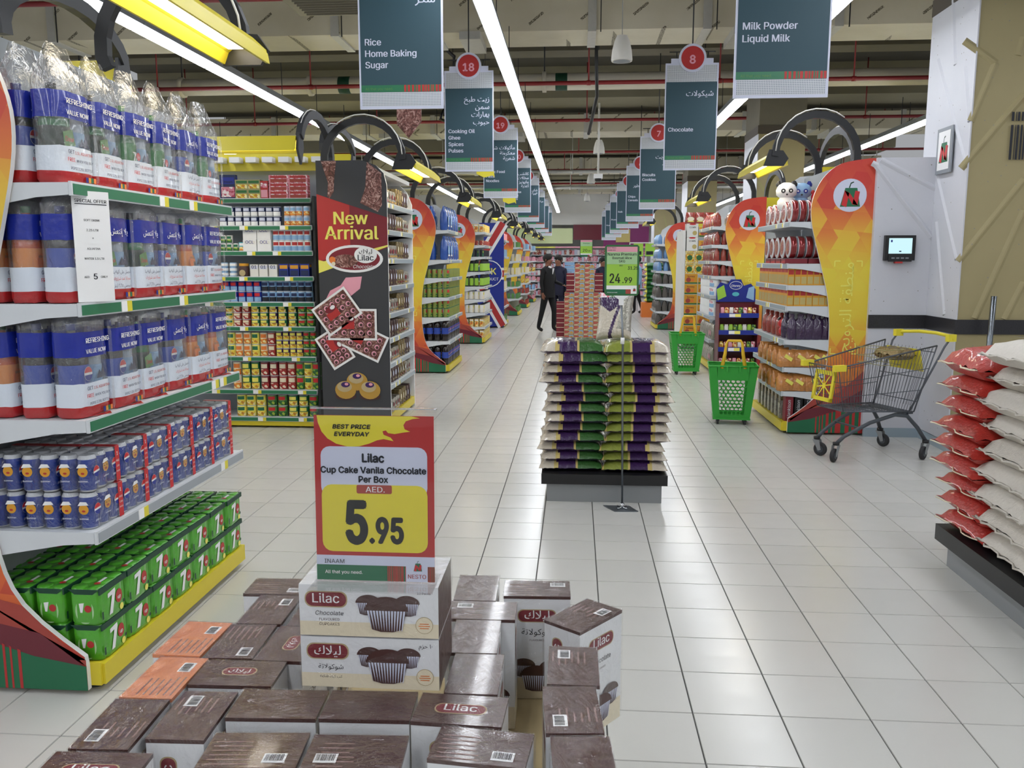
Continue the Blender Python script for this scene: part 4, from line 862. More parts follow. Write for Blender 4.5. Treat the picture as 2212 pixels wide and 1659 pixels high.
# offer sheet hanging at the near end of the top drinks shelf
b = front(MB(), -.0005); b.rect(-.07, 0, .07, .39, 'paperwhite', 0); b.text('SPECIAL OFFER', 0, .35, None, 'ink', 'c', .03, .0008, width=.12); b.rect(-.06, .343, .06, .346, 'ink', .0008)
for t, z, w_ in (('SOFT DRINK', .285, .06), ('2.25 LTR', .25, .045), ('+', .222, .006), ('AQUAFINA', .185, .05), ('WATER 1.5 LTR', .15, .075)): b.text(t, 0, z, None, 'ink', 'c', .02, .0008, width=w_)
b.text('AED', -.033, .085, .014, 'ink', 'c', .02, .0008); b.text('5', 0, .08, .04, 'ink', 'c', .04, .0008); b.text('ONLY', .033, .085, .014, 'ink', 'c', .02, .0008)
pap = MB(); pap.box(-.07, .07, 0, .0008, 0, .39, 'paperwhite'); pap.build('offer_sheet', None, (-1.722, 2.94, 1.455), math.radians(62), label='white SPECIAL OFFER sheet hanging from the top drinks shelf', cat='notice'); b.build('lettering', bpy.data.objects['offer_sheet'])
# ------------------------------------------------------------------ B: canned goods gondola facing the camera
YB = 7.85; XB0, XB1 = -4.0, -2.44
gB = empty('canned_goods_gondola', (-3.2, YB, 0), 0, 'long shelf unit of tins facing the camera with green price strips', 'shelf')
MB().box(-.8, .76, .42, .46, 0.05, 2.5, 'shelfgrey').build('back_panel', gB); MB().box(-.8, .76, 0, .42, .02, .085, 'plinthyellow').build('plinth', gB); MB().box(.74, .762, 0.02, .44, 0, 2.2, 'blackmetal').build('upright', gB)
b = MB(); b.box(-.8, .76, .3, .34, 2.46, 2.62, 'trayyellow'); b.build('header_panel', gB)
b = MB()
for i in range(10): b.box(-.75 + i * .16, -.65 + i * .16, .2, .3, 2.53, 2.58, 'tubelight' if 0 else 'white')
b.build('header_clips', gB)
SZ = [2.185, 1.926, 1.69, 1.452, 1.212, .979, .69, .371, .105]
for z in SZ:
    d = .12 if z > 2.1 else .0
    sh = MB().box(-.8, .74 if z < 2 else .7, d - .0, .42, z - .03, z, 'shelfwhite').build('shelf', gB)
    MB().box(-.8, .74 if z < 2 else .7, d - .012, d - .002, z - .04, z + .004, 'shelfwhite').box(-.8, .735 if z < 2 else .695, d - .0145, d - .012, z - .036, z - .003, 'greenstrip').build('price_strip', sh)
    r = random.Random(int(z * 1000))
    for q in range(4 if z < 2 else 0):
        x = -.75 + q * .37 + r.uniform(0, .2); MB().box(x, x + .05, d - .018, d - .0146, z - .037, z - .003, 'paperwhite').box(x + .05, x + .08, d - .0185, d - .0146, z - .037, z - .003, 'yellow').build('price_tag', sh)
def can(key, name, r, h, body_, band, food, sq=1, lid='silver', n=16):
    b = MB(); b.lathe([(r * .97, 0), (r, .004), (r, h - .004), (r * .96, h)], n, [lid, body_, lid], sq=sq)
    p = MB(); k = 9
    def patch(z0, z1, a0, a1, m, rr):
        vs = []; fs = []
        for i in range(k + 1):
            a = math.radians(a0 + (a1 - a0) * i / k); vs += [(rr * math.cos(a), rr * math.sin(a), z0), (rr * math.cos(a), rr * math.sin(a), z1)]
        for i in range(k): fs.append((2 * i, 2 * i + 2, 2 * i + 3, 2 * i + 1))
        p.add(vs, fs, m, True)
    patch(h * .06, h * .48, 205, 335, food, r * 1.012); patch(h * .55, h * .86, 225, 315, band, r * 1.012)
    proto(key, name, [('tin', b), ('tin_print', p)])
can('cblue', 'drum_tin', .037, .088, 'navy', 'lilacgrey', 'white'); can('cgrey', 'drum_tin', .033, .09, 'lilacgrey', 'skyblue', 'foodorange')
can('csmall', 'small_tin', .028, .075, 'offwhite', 'green', 'foodgreen'); can('cmilk', 'powder_tin', .034, .1, 'white', 'red', 'skyblue')
can('clb', 'soup_tin', .0365, .099, 'blue', 'brightred', 'skyblue'); can('clc', 'soup_tin', .037, .099, 'skyblue', 'navy', 'ink')
for k, (bd, bn, fd) in dict(corn=('green', 'lemon', 'foodyellow'), pea=('softgreen', 'brightred', 'foodgreen'), red=('brick', 'cream', 'foodred'), peach=('cream', 'orange', 'foodorange'), pine=('lemon', 'green', 'foodyellow'), choc=('dkred', 'cream', 'foodred'), plum=('purple', 'lemon', 'foodyellow')).items():
    can('t_' + k, 'food_tin', .0405, .066, bd, bn, fd); can('m_' + k, 'food_tin', .0375, .115, bd, bn, fd); can('l_' + k, 'food_tin', .042, .132, bd, bn, fd); can('s_' + k, 'food_tin', .034, .079, bd, bn, fd); can('k_' + k, 'food_tin', .046, .105, bd, bn, fd)
def carton(key, name, w_, d, h, body_, panel, accent, word=None, wc='ink'):
    b = MB(); b.box(-w_ / 2, w_ / 2, -d / 2, d / 2, 0, h, body_)
    p = front(MB(), -d / 2); p.rect(-w_ * .42, h * .08, w_ * .42, h * .5, panel, .0006); p.rect(-w_ * .42, h * .62, w_ * .42, h * .9, accent, .0006)
    if word: p.text(word, 0, h * .66, None, wc, 'c', .02, .0015, width=w_ * .6)
    for sx_ in (1, -1):
        p.frame((sx_ * w_ / 2, 0, 0), (0, sx_, 0), (0, 0, 1)); p.rect(-d * .44, h * .08, d * .44, h * .6, panel, .0006); p.rect(-d * .44, h * .74, d * .44, h * .95, accent, .0006)
    proto(key, name, [('carton', b), ('carton_print', p)])
carton('dream', 'topping_box', .155, .05, .225, 'navy', 'foodpink', 'blue', 'Dream'); carton('soup', 'soup_box', .125, .08, .088, 'khaki', 'foodyellow', 'ricegreen')
carton('jelly', 'dessert_box', .185, .08, .072, 'foodpink', 'brick', 'red'); carton('jellyv', 'dessert_box', .075, .08, .165, 'red', 'pink', 'foodpink')
carton('cocoa', 'cocoa_box', .13, .08, .108, 'white', 'white', 'offwhite', 'OCL', 'blue'); carton('grey', 'powder_box', .08, .06, .115, 'offwhite', 'offwhite', 'lilacgrey', '01', 'ink')
carton('coffee', 'coffee_pack', .09, .07, .12, 'blue', 'navy', 'amber'); carton('teal', 'small_carton', .045, .05, .085, 'aqua', 'foodorange', 'white')
b = MB(); b.lathe([(.045, 0), (.05, .01), (.05, .075), (.042, .1)], 16, 'brown'); b.lathe([(.046, .1), (.046, .125)], 16, 'amber'); p = front(MB(), -.051); p.disc(0, .035, .03, 'tan', .001); proto('jar', 'spread_jar', [('jar', b), ('jar_print', p)])
b = MB()
for i in range(3): b.lathe([(.032, i * .045), (.036, i * .045 + .01), (.036, i * .045 + .034), (.03, i * .045 + .043)], 12, ['skyblue', 'white', 'skyblue'])
proto('tower', 'cup_tower', [('cup_stack', b)])
SW = ['top', 'second', 'third', 'fourth', 'fifth', 'sixth', 'seventh', 'eighth', 'bottom']
def shelf_row(zi, items, y=YB + .06):
    """items: (key, x centre, stacked count, height, colour words, noun)"""
    for c, (key, x, n, h, words, noun) in enumerate(items):
        for k in range(n):
            pos = '' if n == 1 else (' bottom of stack' if k == 0 else (' top of stack' if k == n - 1 else ' mid stack'))
            put(key, (x, y + R.uniform(-.004, .004), SZ[zi] + .001 + k * (h + .001)), R.uniform(-.06, .06), '%s %s, %s from left on %s tin shelf,%s' % (words, noun, ORD[c], SW[zi], pos) if pos else '%s %s, %s from left on %s tin shelf' % (words, noun, ORD[c], SW[zi]), noun.split()[-1], '%s tin gondola shelf' % SW[zi])
def px(x, z=1.2): return hit(x, 600, 'y', YB)[0]
it = [('dream', px(487), 1, .225, 'dark blue and white topping', 'dessert box')]
for i, x in enumerate((518, 545)): it.append(('soup', px(x), 2, .088, 'olive green soup', 'soup box'))
it.append(('jellyv', px(567), 1, .165, 'upright pink and red', 'dessert box'))
it += [('jelly', px(598), 3, .072, 'pink and red', 'dessert box'), ('jelly', px(640), 3, .072, 'pink and red', 'dessert box')]
shelf_row(0, it, YB + .18)
shelf_row(1, [('cblue', px(x), 2, .088, 'dark blue and white', 'cream tin') for x in (484, 501, 518, 535, 551, 568, 584, 600)] + [('cgrey', px(x), 2, .09, 'pale grey patterned', 'cream tin') for x in (622, 635, 648, 664)])
shelf_row(2, [('csmall', px(x), 2, .075, 'small white and green', 'food tin') for x in (482, 495)] + [('csmall', px(508), 1, .075, 'small white and green', 'food tin'), ('teal', px(521), 1, .085, 'small teal', 'food carton'), ('cocoa', px(541), 2, .108, 'white lettered', 'cocoa box'), ('cocoa', px(572), 2, .108, 'white lettered', 'cocoa box')] + [('cmilk', px(x), 2, .1, 'white and red', 'milk tin') for x in (596, 609, 622, 636, 649, 664)])
shelf_row(3, [('tower', px(481), 1, .14, 'pale blue stacked', 'cup tower'), ('tower', px(500), 1, .14, 'pale blue stacked', 'cup tower'), ('jar', px(523), 1, .125, 'brown and gold', 'spread jar')] + [('grey', px(x), 1, .115, 'plain grey', 'powder box') for x in (547, 567, 588)] + [('coffee', px(x), 1, .12, 'blue and yellow', 'coffee pack') for x in (612, 634, 657)])
shelf_row(4, [('clb', px(x), 2, .099, 'bright blue and red', 'soup tin') for x in (484, 500, 517, 534, 551)] + [('clc', px(x), 2, .099, 'sky blue and navy', 'soup tin') for x in (568, 584, 600, 615, 631, 647, 663)])
F1 = {'corn': 'green and yellow', 'pea': 'leaf green', 'red': 'red and cream', 'peach': 'cream and orange', 'pine': 'lemon yellow', 'choc': 'dark red', 'plum': 'purple and yellow'}
def foods(zi, pre, xs, ks, n, h): shelf_row(zi, [('%s_%s' % (pre, k), px(x), n, h, F1[k], 'food tin') for x, k in zip(xs, ks)])
foods(5, 't', (488, 505, 524, 544, 563, 583, 603, 625, 646, 665), ('pine', 'red', 'red', 'corn', 'corn', 'plum', 'corn', 'corn', 'pea', 'pea'), 3, .066)
shelf_row(6, [('m_' + k, px(x), 2, .115, F1[k], 'food tin') for x, k in zip((489, 506, 524, 542, 560, 577), ('pine', 'peach', 'peach', 'pine', 'peach', 'red'))] + [('s_' + k, px(x), 3, .079, F1[k], 'food tin') for x, k in zip((594, 609, 624, 639, 654, 669), ('plum', 'plum', 'plum', 'plum', 'pea', 'pea'))])
foods(7, 'l', (499, 519, 539, 560, 580, 600, 619, 638, 656, 674), ('peach', 'corn', 'corn', 'choc', 'choc', 'red', 'red', 'pea', 'pine', 'pea'), 2, .132)
foods(8, 'k', (505, 527, 549, 573, 596, 620, 643, 665), ('pine', 'pine', 'pine', 'pea', 'pea', 'corn', 'corn', 'pea'), 2, .105)
UNIT.append(gB)
gondola_lamp(-4.2, -2.26, 7.85, 6.95, 2.52, 2.84, 'yellow lamp tray hung in front of the tin shelves', 1)
gondola_lamp(-4.2, -2.5, 8.4, 9.6, 2.72, 2.97, 'yellow lamp tray on the far side of the tin gondola, behind the poster', 1)
MB().box(-4.2, -2.45, 8.32, 9.05, .05, 2.3, 'shelfgrey').build('gondola_core', label='plain grey back of the tin gondola', cat='shelf')
# ------------------------------------------------------------------ B end: black chocolate poster and silver-fronted shelves
def poster():
    y = 7.66; o = empty('chocolate_poster', (-2.35, y, 0), 0, 'tall black, red and gold NEW ARRIVAL chocolate poster at the second left shelf end', 'poster')
    out = [(0, 0), (.645, 0), (.645, 2.28), (.62, 2.38), (.55, 2.45), (.42, 2.495), (0, 2.495)]
    MB().prism(out, 0, .02, 'darkgrey', side='white').build('board', o)
    b = MB().frame((0, -.0005, 0), (1, 0, 0), (0, 0, 1))
    b.p2([(0, 1.5), (.645, 1.72), (.645, 1.99), (.645, 1.99), (0, 2.2)], 'dkred', .001); b.p2([(0, 1.6), (.3, 1.66), (.3, 2.1), (0, 2.2)], 'red', .0015)
    b.p2([(0, 1.5), (.645, 1.73), (.645, 1.745), (0, 1.585)], 'lemon', .002); b.p2([(0, 1.49), (.2, 1.56), (0, 1.61)], 'lemon', .003)
    b.build('colour_blocks', o)
    b = MB().frame((0, -.0005, 0), (1, 0, 0), (0, 0, 1))
    b.p2([(.05, 2.49), (.19, 2.49), (.17, 2.35), (.16, 2.22), (.12, 2.16), (.1, 2.18), (.11, 2.3)], 'chocoprint', .002); b.p2([(.47, 2.48), (.6, 2.38), (.6, 2.1), (.56, 2.04), (.5, 2.07), (.4, 2.12), (.45, 2.25)], 'chocoprint', .002)
    b.p2([(.03, 1.2), (.1, 1.33), (.2, 1.38), (.25, 1.45), (.4, 1.46), (.38, 1.35), (.25, 1.25), (.1, 1.12)], 'pink', .002); b.build('chocolate_splashes', o)
    b = MB().frame((0, -.0005, 0), (1, 0, 0), (0, 0, 1)); b.disc(.335, 1.62, .265, 'white', .004, ry=.125, n=36); b.disc(.335, 1.62, .237, 'dkred', .005, ry=.102, n=36); b.disc(.25, 1.6, .12, 'chocoprint', .006, ry=.06); b.disc(.13, 1.61, .03, 'orange', .0065); b.disc(.14, 1.575, .018, 'cream', .007)
    b.disc(.44, 1.655, .105, 'white', .007, ry=.075, n=28); b.text('ليلاك', .44, 1.665, None, 'ink', 'c', .02, .008, width=.12); b.text('Lilac', .44, 1.605, None, 'ink', 'c', .03, .008, width=.145); b.text('Chocolate', .42, 1.535, None, 'white', 'c', .01, .008, width=.2, ital=.25); b.build('oval_brand_label', o)
    b = MB().frame((0, -.0005, 0), (1, 0, 0), (0, 0, 1)); b.text('New', .31, 1.93, None, 'lemon', 'c', .035, .004, width=.31); b.text('Arrival', .315, 1.795, None, 'lemon', 'c', .035, .004, width=.49); b.build('lettering', o)
    def praline_box(cx, cy, w_, h, ang, L):
        b = MB(); a = math.radians(ang); b.frame((cx, -.0005, cy), (math.cos(a), 0, math.sin(a)), (-math.sin(a), 0, math.cos(a)))
        b.rect(-w_ / 2 - .02, -h / 2 - .02, w_ / 2 + .02, h / 2 + .02, 'white', L); b.rect(-w_ / 2, -h / 2, w_ / 2, h / 2, 'lilacgrey' if 0 else 'chocoprint', L + .001)
        r = random.Random(int(ang))
        for i in range(5):
            for j in range(3):
                x = -w_ * .38 + i * w_ * .19; y_ = -h * .3 + j * h * .3; b.disc(x, y_, .03, 'brown', L + .0015, n=12); b.disc(x, y_, .024, 'pink', L + .002, n=10); b.disc(x + .004, y_ - .003, .015, 'brown', L + .0025, n=8)
        b.rect(-.1, -.04, .02, .03, 'red', L + .003); b.disc(-.03, .05, .06, 'dkred', L + .0035, ry=.03); b.disc(-.01, .055, .025, 'white', L + .004, ry=.018)
        return b
    for i, a in enumerate(((.13, .80, .3, .2, -58, .004), (.38, .88, .42, .22, -25, .007), (.3, 1.02, .42, .25, 0, .010), (.16, 1.14, .34, .26, 35, .013))): praline_box(*a).build('praline_box_picture', o)
    b = MB().frame((0, -.0005, 0), (1, 0, 0), (0, 0, 1))
    for cx, cy, k in ((.33, .5, 0), (.22, .42, 1), (.45, .42, 2)):
        b.disc(cx, cy - .07, .1, 'brown', .004 + k * .003, ry=.035); b.disc(cx, cy - .01, .1, 'gold', .005 + k * .003, ry=.085); b.disc(cx - .01, cy + .02, .07, 'tan', .0055 + k * .003, ry=.05); b.disc(cx, cy + .04, .042, 'purple', .006 + k * .003, ry=.026); b.disc(cx + .01, cy + .045, .018, 'pink', .0065 + k * .003, ry=.013)
    b.build('truffle_picture', o)
poster()
o = shelf_end(-1, 1.78, 7.75, 9.2, [.41, .62, .86, 1.10, 1.36, 1.62, 1.89, 2.14], 'second left shelf end with glossy white frame and silver price strips full of gold boxes', wave=False, rear=False, depth=.4)
b = MB(); b.prism([(-.0, 0), (-.0, 2.2), (-.05, 2.33), (-.14, 2.42), (-.3, 2.45), (-.3, 0)], 1.452, 1.49, 'white'); b.build('end_frame', o)
b = MB(); b.box(-.44, -.02, 0, 1.45, 2.4, 2.44, 'white'); b.build('top_frame', o)
for k, (m, w_, d, h) in enumerate((('foilgold', .1, .1, .15), ('foilsilver', .12, .1, .13), ('foilgold', .085, .1, .17), ('brown', .1, .1, .16))):
    b = MB(); loft(b, [superring(w_ / 2 * q, d / 2 * q, z, 10, .3, .002) for q, z in ((.97, 0), (1, .01), (1, h * .9), (.93, h))], m, smooth=False)
    p = front(MB(), -d / 2 - .002); p.disc(0, h * .55, w_ * .25, ('white', 'dkred', 'cream', 'lilacgrey')[k], .001, ry=h * .18); p.rect(-w_ * .35, h * .12, w_ * .35, h * .25, ('dkred', 'gold', 'brown', 'foilgold')[k], .001); proto('sweet%d' % k, 'sweets_box', [('foil_box', b), ('box_print', p)])
for li, z in enumerate([.113, .41, .62, .86, 1.10, 1.36, 1.62, 1.89, 2.14]):
    y = 7.84
    i = 0
    while y < 9.12:
        k = (li * 2 + i // 3) % 4; put('sweet%d' % k, (-1.78 - .065, y, z + .002), PI / 2 + R.uniform(-.12, .12), '%s sweets box, %s along on %s shelf up of the gold-box end' % (('gold foil', 'silver foil', 'narrow gold foil', 'brown foil')[k], ORD[i], ORD[li]), 'box', 'foil sweets boxes on the second left shelf end'); y += .118; i += 1
canopy_lamp(-1, 1.78, 7.7, 9.1, 'yellow canopy lamp over the gold-box shelf end beside the poster', top=2.85, d0=.5, end=-.22, zb=2.5)
# ------------------------------------------------------------------ shelf-end stock helper
def fill(s, F, y0, L, z, key, nd, pd, py, h, layers, words, where, cat, d0=.07, full=2, rot=None, j_rot=.06, group=None):
    rt = PI / 2 if s < 0 else -PI / 2
    if rot is not None: rt = rot
    ny = int((L - .04) / py)
    for l in range(layers):
        for j in range(nd):
            for i in range(ny):
                if j and i: continue
                if j and l == 0 and layers > 2 and 0: continue
                lab = '%s%s on %s, %s' % (words, '' if layers == 1 else ', %s layer,' % ('lower', 'upper')[l], where, ('%s along front' % ORD[i]) if j == 0 else ('%s row back' % ORD[j]))
                put(key, (s * (F + d0 + j * pd) + R.uniform(-.003, .003), y0 + py / 2 + .01 + i * py, z + .002 + l * h), rt + R.uniform(-j_rot, j_rot), lab, cat, group or (words + ' on ' + where), full=(i < full))
def bagproto(key, name, w_, d, h, m, top=.5, accent=None, am='white', neck=0, seed=1):
    r = random.Random(seed); b = MB(); rg = []
    for z, k, kd in ((0, .9, .8), (.06, 1, 1), (.35, 1, 1), (.7, .96, .85), (.88, .85, .45), (1, .82, .12)): rg.append(superring(w_ / 2 * k, d / 2 * kd, z * h, 14, .6, .004, r))
    if neck: rg[-2] = superring(w_ / 5, d / 5, .84 * h, 14, .8, .003, r); rg[-1] = superring(w_ / 3, d / 4, h, 14, .8, .008, r)
    loft(b, rg, m)
    p = front(MB(), -d / 2 - .004); 
    if accent: p.disc(0, h * .4, w_ * .33, accent, .0, ry=h * .2, n=14); p.rect(-w_ * .3, h * .15, w_ * .3, h * .22, am, .0005)
    proto(key, name, [('bag', b)] + ([('bag_print', p)] if accent else []))
bagproto('bluebag', 'detergent_bag', .22, .12, .34, 'bluebag', accent='skyblue', neck=0, seed=3)
can('pickle', 'glass_jar', .036, .125, 'bagolive', 'brightred', 'foodgreen', lid='green'); can('smalljar', 'glass_jar', .04, .09, 'brick', 'cream', 'foodred', lid='gold')
can('whitejar', 'glass_jar', .05, .16, 'offwhite', 'lemon', 'cream', lid='black'); can('tub', 'plastic_tub', .06, .12, 'white', 'foodpink', 'skyblue', lid='white'); can('oliv', 'oil_bottle', .035, .13, 'ink', 'lime', 'green', lid='black')
b = MB(); b.lathe([(.038, 0), (.042, .02), (.042, .16), (.015, .23), (.015, .26)], 12, ['ink', 'lime', 'ink', 'black']); proto('darkbottle', 'sauce_bottle', [('bottle', b)])
proto('petbottle', 'drink_bottle', [('bottle', BM['cola'])])
carton('multi', 'mixed_carton', .1, .08, .15, 'foodyellow', 'foodorange', 'offwhite'); carton('greenpk', 'juice_carton', .09, .08, .15, 'softgreen', 'foodgreen', 'white'); carton('creampk', 'flour_pack', .1, .08, .2, 'cream', 'offwhite', 'lemon')
carton('pinkpk', 'soap_carton', .1, .08, .16, 'pink', 'foodpink', 'white'); carton('bluepk', 'tissue_carton', .1, .08, .18, 'skyblue', 'aqua', 'white'); carton('redpk', 'red_carton', .1, .08, .16, 'brick', 'foodred', 'white')
# C
LC, yC, FC = 1.35, 11.97, 1.80
shelf_end(-1, FC, yC, yC + LC, [.46, .80, 1.085, 1.36, 1.615, 2.03], 'third left shelf end with blue bags, green jars and cola bottles, orange wave panel', text='DEAL ZONE')
W_ = 'the third left shelf end'
fill(-1, FC, yC, LC, 2.03, 'bluebag', 2, .18, .24, .34, 1, 'blue detergent bag', 'top of third left shelf end', 'bag')
fill(-1, FC, yC, LC, 1.615, 'bluebag', 2, .18, .24, .34, 1, 'blue detergent bag', 'second shelf of third left end', 'bag')
for z, w_ in ((1.36, 'third'), (1.085, 'fourth'), (.80, 'fifth')): fill(-1, FC, yC, LC, z, 'pickle', 5, .078, .08, .128, 2 if z != 1.36 else 1, 'green glass jar', w_ + ' shelf of third left end', 'jar', d0=.05)
fill(-1, FC, yC, LC, .46, 'petbottle', 4, .11, .115, .33, 1, 'cola bottle with blue label', 'sixth shelf of third left end', 'bottle', d0=.07); fill(-1, FC, yC, LC, .112, 'petbottle', 4, .11, .115, .33, 1, 'cola bottle with blue label', 'bottom of third left end', 'bottle', d0=.07)
canopy_lamp(-1, FC, yC, yC + 1.3, 'yellow canopy lamp over the blue bags of the third left shelf end', top=2.85, d0=.5, end=-.22, zb=2.5)
body(-1, FC + .75, 7, yC, yC + 1.35, 2.3, 'gondola run behind the third left shelf end')
gondola_lamp(-4.5, -2.7, yC, yC - .95, 2.52, 2.82, 'yellow lamp tray in front of the third left gondola', 1)
# D
yD, FD = 16.35, 1.76
shelf_end(-1, FD, yD, yD + LC, [.33, .60, .86, 1.11, 1.39, 1.68, 1.9, 2.15], 'fourth left shelf end with dark bottles and pale jars, orange wave panel')
for z, k, h, ly, w_, n_ in ((2.15, 'multi', .15, 1, 'mixed carton', 'top'), (1.9, 'smalljar', .09, 1, 'small red jar', 'second'), (1.68, 'oliv', .13, 1, 'short dark oil bottle', 'third'), (1.39, 'darkbottle', .26, 1, 'dark sauce bottle', 'fourth'), (1.11, 'darkbottle', .26, 1, 'dark sauce bottle', 'fifth'), (.86, 'whitejar', .16, 1, 'pale jar', 'sixth'), (.60, 'whitejar', .16, 1, 'pale jar', 'seventh'), (.33, 'multi', .15, 1, 'yellow carton', 'eighth'), (.112, 'multi', .15, 1, 'yellow carton', 'bottom')):
    fill(-1, FD, yD, LC, z, k, 4, .1, .11, h, ly, w_, n_ + ' shelf of fourth left end', 'groceries', d0=.06, full=1)
canopy_lamp(-1, FD, yD, yD + 1.3, 'canopy lamp over the fourth left shelf end', top=2.85, d0=.5, end=-.22, zb=2.5)
body(-1, FD + .75, 7, yD, yD + 1.35, 2.3, 'gondola run behind the fourth left shelf end'); gondola_lamp(-4.5, -2.7, yD, yD - .95, 2.52, 2.82, 'yellow lamp tray in front of the fourth left gondola', 1)
# E with union flag board
yE, FE = 20.4, 1.72
shelf_end(-1, FE, yE, yE + LC, [.5, .9, 1.3, 1.7, 2.1], 'fifth left shelf end behind the union flag board', wave=False, rear=False)
o = empty('union_flag_board', (-2.42, yE - .06, 0), 0, 'tall union flag board lettered UK PRODUCT beside the fifth left shelf end', 'sign')
MB().box(0, .7, 0, .03, .03, 2.5, 'blue').build('board', o); b = MB().frame((0, -.001, 0), (1, 0, 0), (0, 0, 1))
for (x0, z0, x1, z1, w_) in ((.0, 1.4, .68, 2.5, .14), (.02, 1.2, .68, .05, .13), (.68, 1.45, .1, 2.5, .0)):
    if not w_: continue
    u = Vector((x1 - x0, z1 - z0)).normalized(); n = Vector((u.y, -u.x))
    for ww, m, l in ((w_, 'white', .002), (w_ * .5, 'red', .003)): b.p2([(x0 + n.x * ww, z0 + n.y * ww), (x1 + n.x * ww, z1 + n.y * ww), (x1 - n.x * ww, z1 - n.y * ww), (x0 - n.x * ww, z0 - n.y * ww)], m, l)
b.rect(.0, 1.16, .7, 1.44, 'white', .004); b.rect(.0, 1.22, .7, 1.38, 'red', .005); b.disc(.35, 1.3, .32, 'white', .006); b.disc(.35, 1.3, .3, 'blue', .007); b.build('flag_print', o)
b = MB().frame((0, -.001, 0), (1, 0, 0), (0, 0, 1)); b.text('UK', .38, 1.28, .3, 'lemon', 'c', .03, .009); b.text('PRODUCT', .36, 1.14, None, 'white', 'c', .02, .009, width=.42); b.text('REAL', .36, 1.51, .07, 'red', 'c', .02, .009); b.build('lettering', o)
for z, k, h in ((.5, 'redpk', .2), (.9, 'creampk', .2), (1.3, 'multi', .2), (1.7, 'bluepk', .2), (2.1, 'pinkpk', .2), (.112, 'greenpk', .2)): fill(-1, FE, yE, LC, z, k, 1, .1, .16, h, 1, 'boxed grocery pack', 'the union flag end, %s shelf up' % {.112: 'lowest', .5: 'second', .9: 'third', 1.3: 'fourth', 1.7: 'fifth', 2.1: 'top'}[z], 'groceries', full=0)
canopy_lamp(-1, FE, yE, yE + 1.3, 'canopy lamp over the union flag shelf end', top=2.85, d0=.5, end=-.22, zb=2.5); body(-1, FE + .75, 7, yE, yE + 1.35, 2.3, 'gondola run behind the union flag board')
# F .. I, receding
for n, (y, F, lv) in enumerate(((24.95, 1.66, 'greenpk greenpk greenpk creampk creampk greenpk'), (29.2, 1.63, 'redpk redpk multi creampk pinkpk bluepk'), (33.2, 1.6, 'pinkpk bluepk pinkpk multi pinkpk bluepk'))):
    nm = ('sixth', 'seventh', 'eighth')[n]
    shelf_end(-1, F, y, y + LC, [.5, .85, 1.2, 1.6, 2.0], nm + ' left shelf end, far down the aisle')
    for z, k in zip((.112, .5, .85, 1.2, 1.6, 2.0), lv.split()): fill(-1, F, y, LC, z, k, 4, .12, .2, .2, 1, {'greenpk': 'green carton', 'creampk': 'cream pack', 'redpk': 'red carton', 'multi': 'mixed carton', 'pinkpk': 'pink carton', 'bluepk': 'pale blue carton'}[k], '%s left shelf end, %s shelf up' % (nm, ORD[[.112, .5, .85, 1.2, 1.6, 2.0].index(z)]), 'groceries', full=0)
    canopy_lamp(-1, F, y, y + 1.3, 'small canopy lamp over the %s left shelf end' % nm, top=2.85, d0=.5, end=-.22, zb=2.5); body(-1, F + .75, 7, y, y + 1.35, 2.3, 'gondola run behind the %s left shelf end' % nm)
# ------------------------------------------------------------------ right side, R1
y1, F1_ = 7.93, 1.93
LV = [.40, .625, .88, 1.19, 1.38, 1.575, 1.95]
shelf_end(1, F1_, y1, y1 + 1.3, LV, 'first right shelf end of cakes and sweets with large orange wave panel', text='منطقة الترويج', depth=.42)
b = MB(); b.T = Matrix.Rotation(PI / 2, 4, 'X') @ Matrix.Identity(4); b.lathe([(.095, -.03), (.1, -.026), (.1, .026), (.095, .03)], 20, ['silver', 'tinred', 'silver'], cap=False); b.lathe([(.0, -.032), (.07, -.034), (.095, -.03)], 20, ['crinklered', 'silver'], cap=False); b.lathe([(.095, .03), (.07, .034), (.0, .032)], 20, ['silver', 'crinklered'], cap=False); b.T = None
b.v = [(x, y, z + .1) for x, y, z in b.v]; proto('roundtin', 'round_cake_tin', [('tin', b)])
for z, w_ in ((1.95, 'top'), (1.625, 'second')):
    for j in range(5):
        for i in range(5):
            if j and i: continue
            put('roundtin', (F1_ + .05 + j * .072, y1 + .13 + i * .22, z + .002), PI / 2, 'round dark red cake tin on edge, %s right shelf, %s' % (w_, ('%s along front' % ORD[i]) if j == 0 else '%s back on near side' % ORD[j]), 'tin', 'round cake tins on the first right shelf end')
carton('flatred', 'flat_biscuit_box', .2, .1, .045, 'dkred', 'red', 'maroon'); carton('gold', 'biscuit_carton', .055, .14, .155, 'amber', 'bagtan', 'red')
CACHE['gold'] = (CACHE['gold'][0], CACHE['gold'][1])
for j in range(2):
    for i in range(5):
        if j and i: continue
        put('flatred', (F1_ + .08 + j * .21, y1 + .1 + i * .22, 1.577), PI if j or i == 0 else -PI / 2, 'flat red biscuit box under the cake tins, %s' % (('%s back' % ORD[j]) if j else '%s along front' % ORD[i]), 'box', 'flat red biscuit boxes')
for z, w_ in ((1.38, 'upper'), (1.19, 'lower')):
    for j in range(7):
        for i in range(9):
            if j and i: continue
            put('gold', (F1_ + .035 + j * .056, y1 + .085 + i * .135, z + .001), PI * 0 + R.uniform(-.03, .03), 'gold and red biscuit carton on the %s carton shelf, %s' % (w_, ('%s back on the near side' % ORD[j]) if j else '%s along the front' % ORD[i]), 'box', 'gold biscuit cartons, %s shelf' % w_)
bagproto('plumbag', 'sweets_bag', .12, .09, .235, 'plum', neck=1, seed=5); bagproto('carbag', 'sweets_bag', .17, .12, .16, 'caramel', accent=None, seed=6); bagproto('clearbag', 'sweets_bag', .14, .1, .22, 'crinklered', neck=1, seed=9)
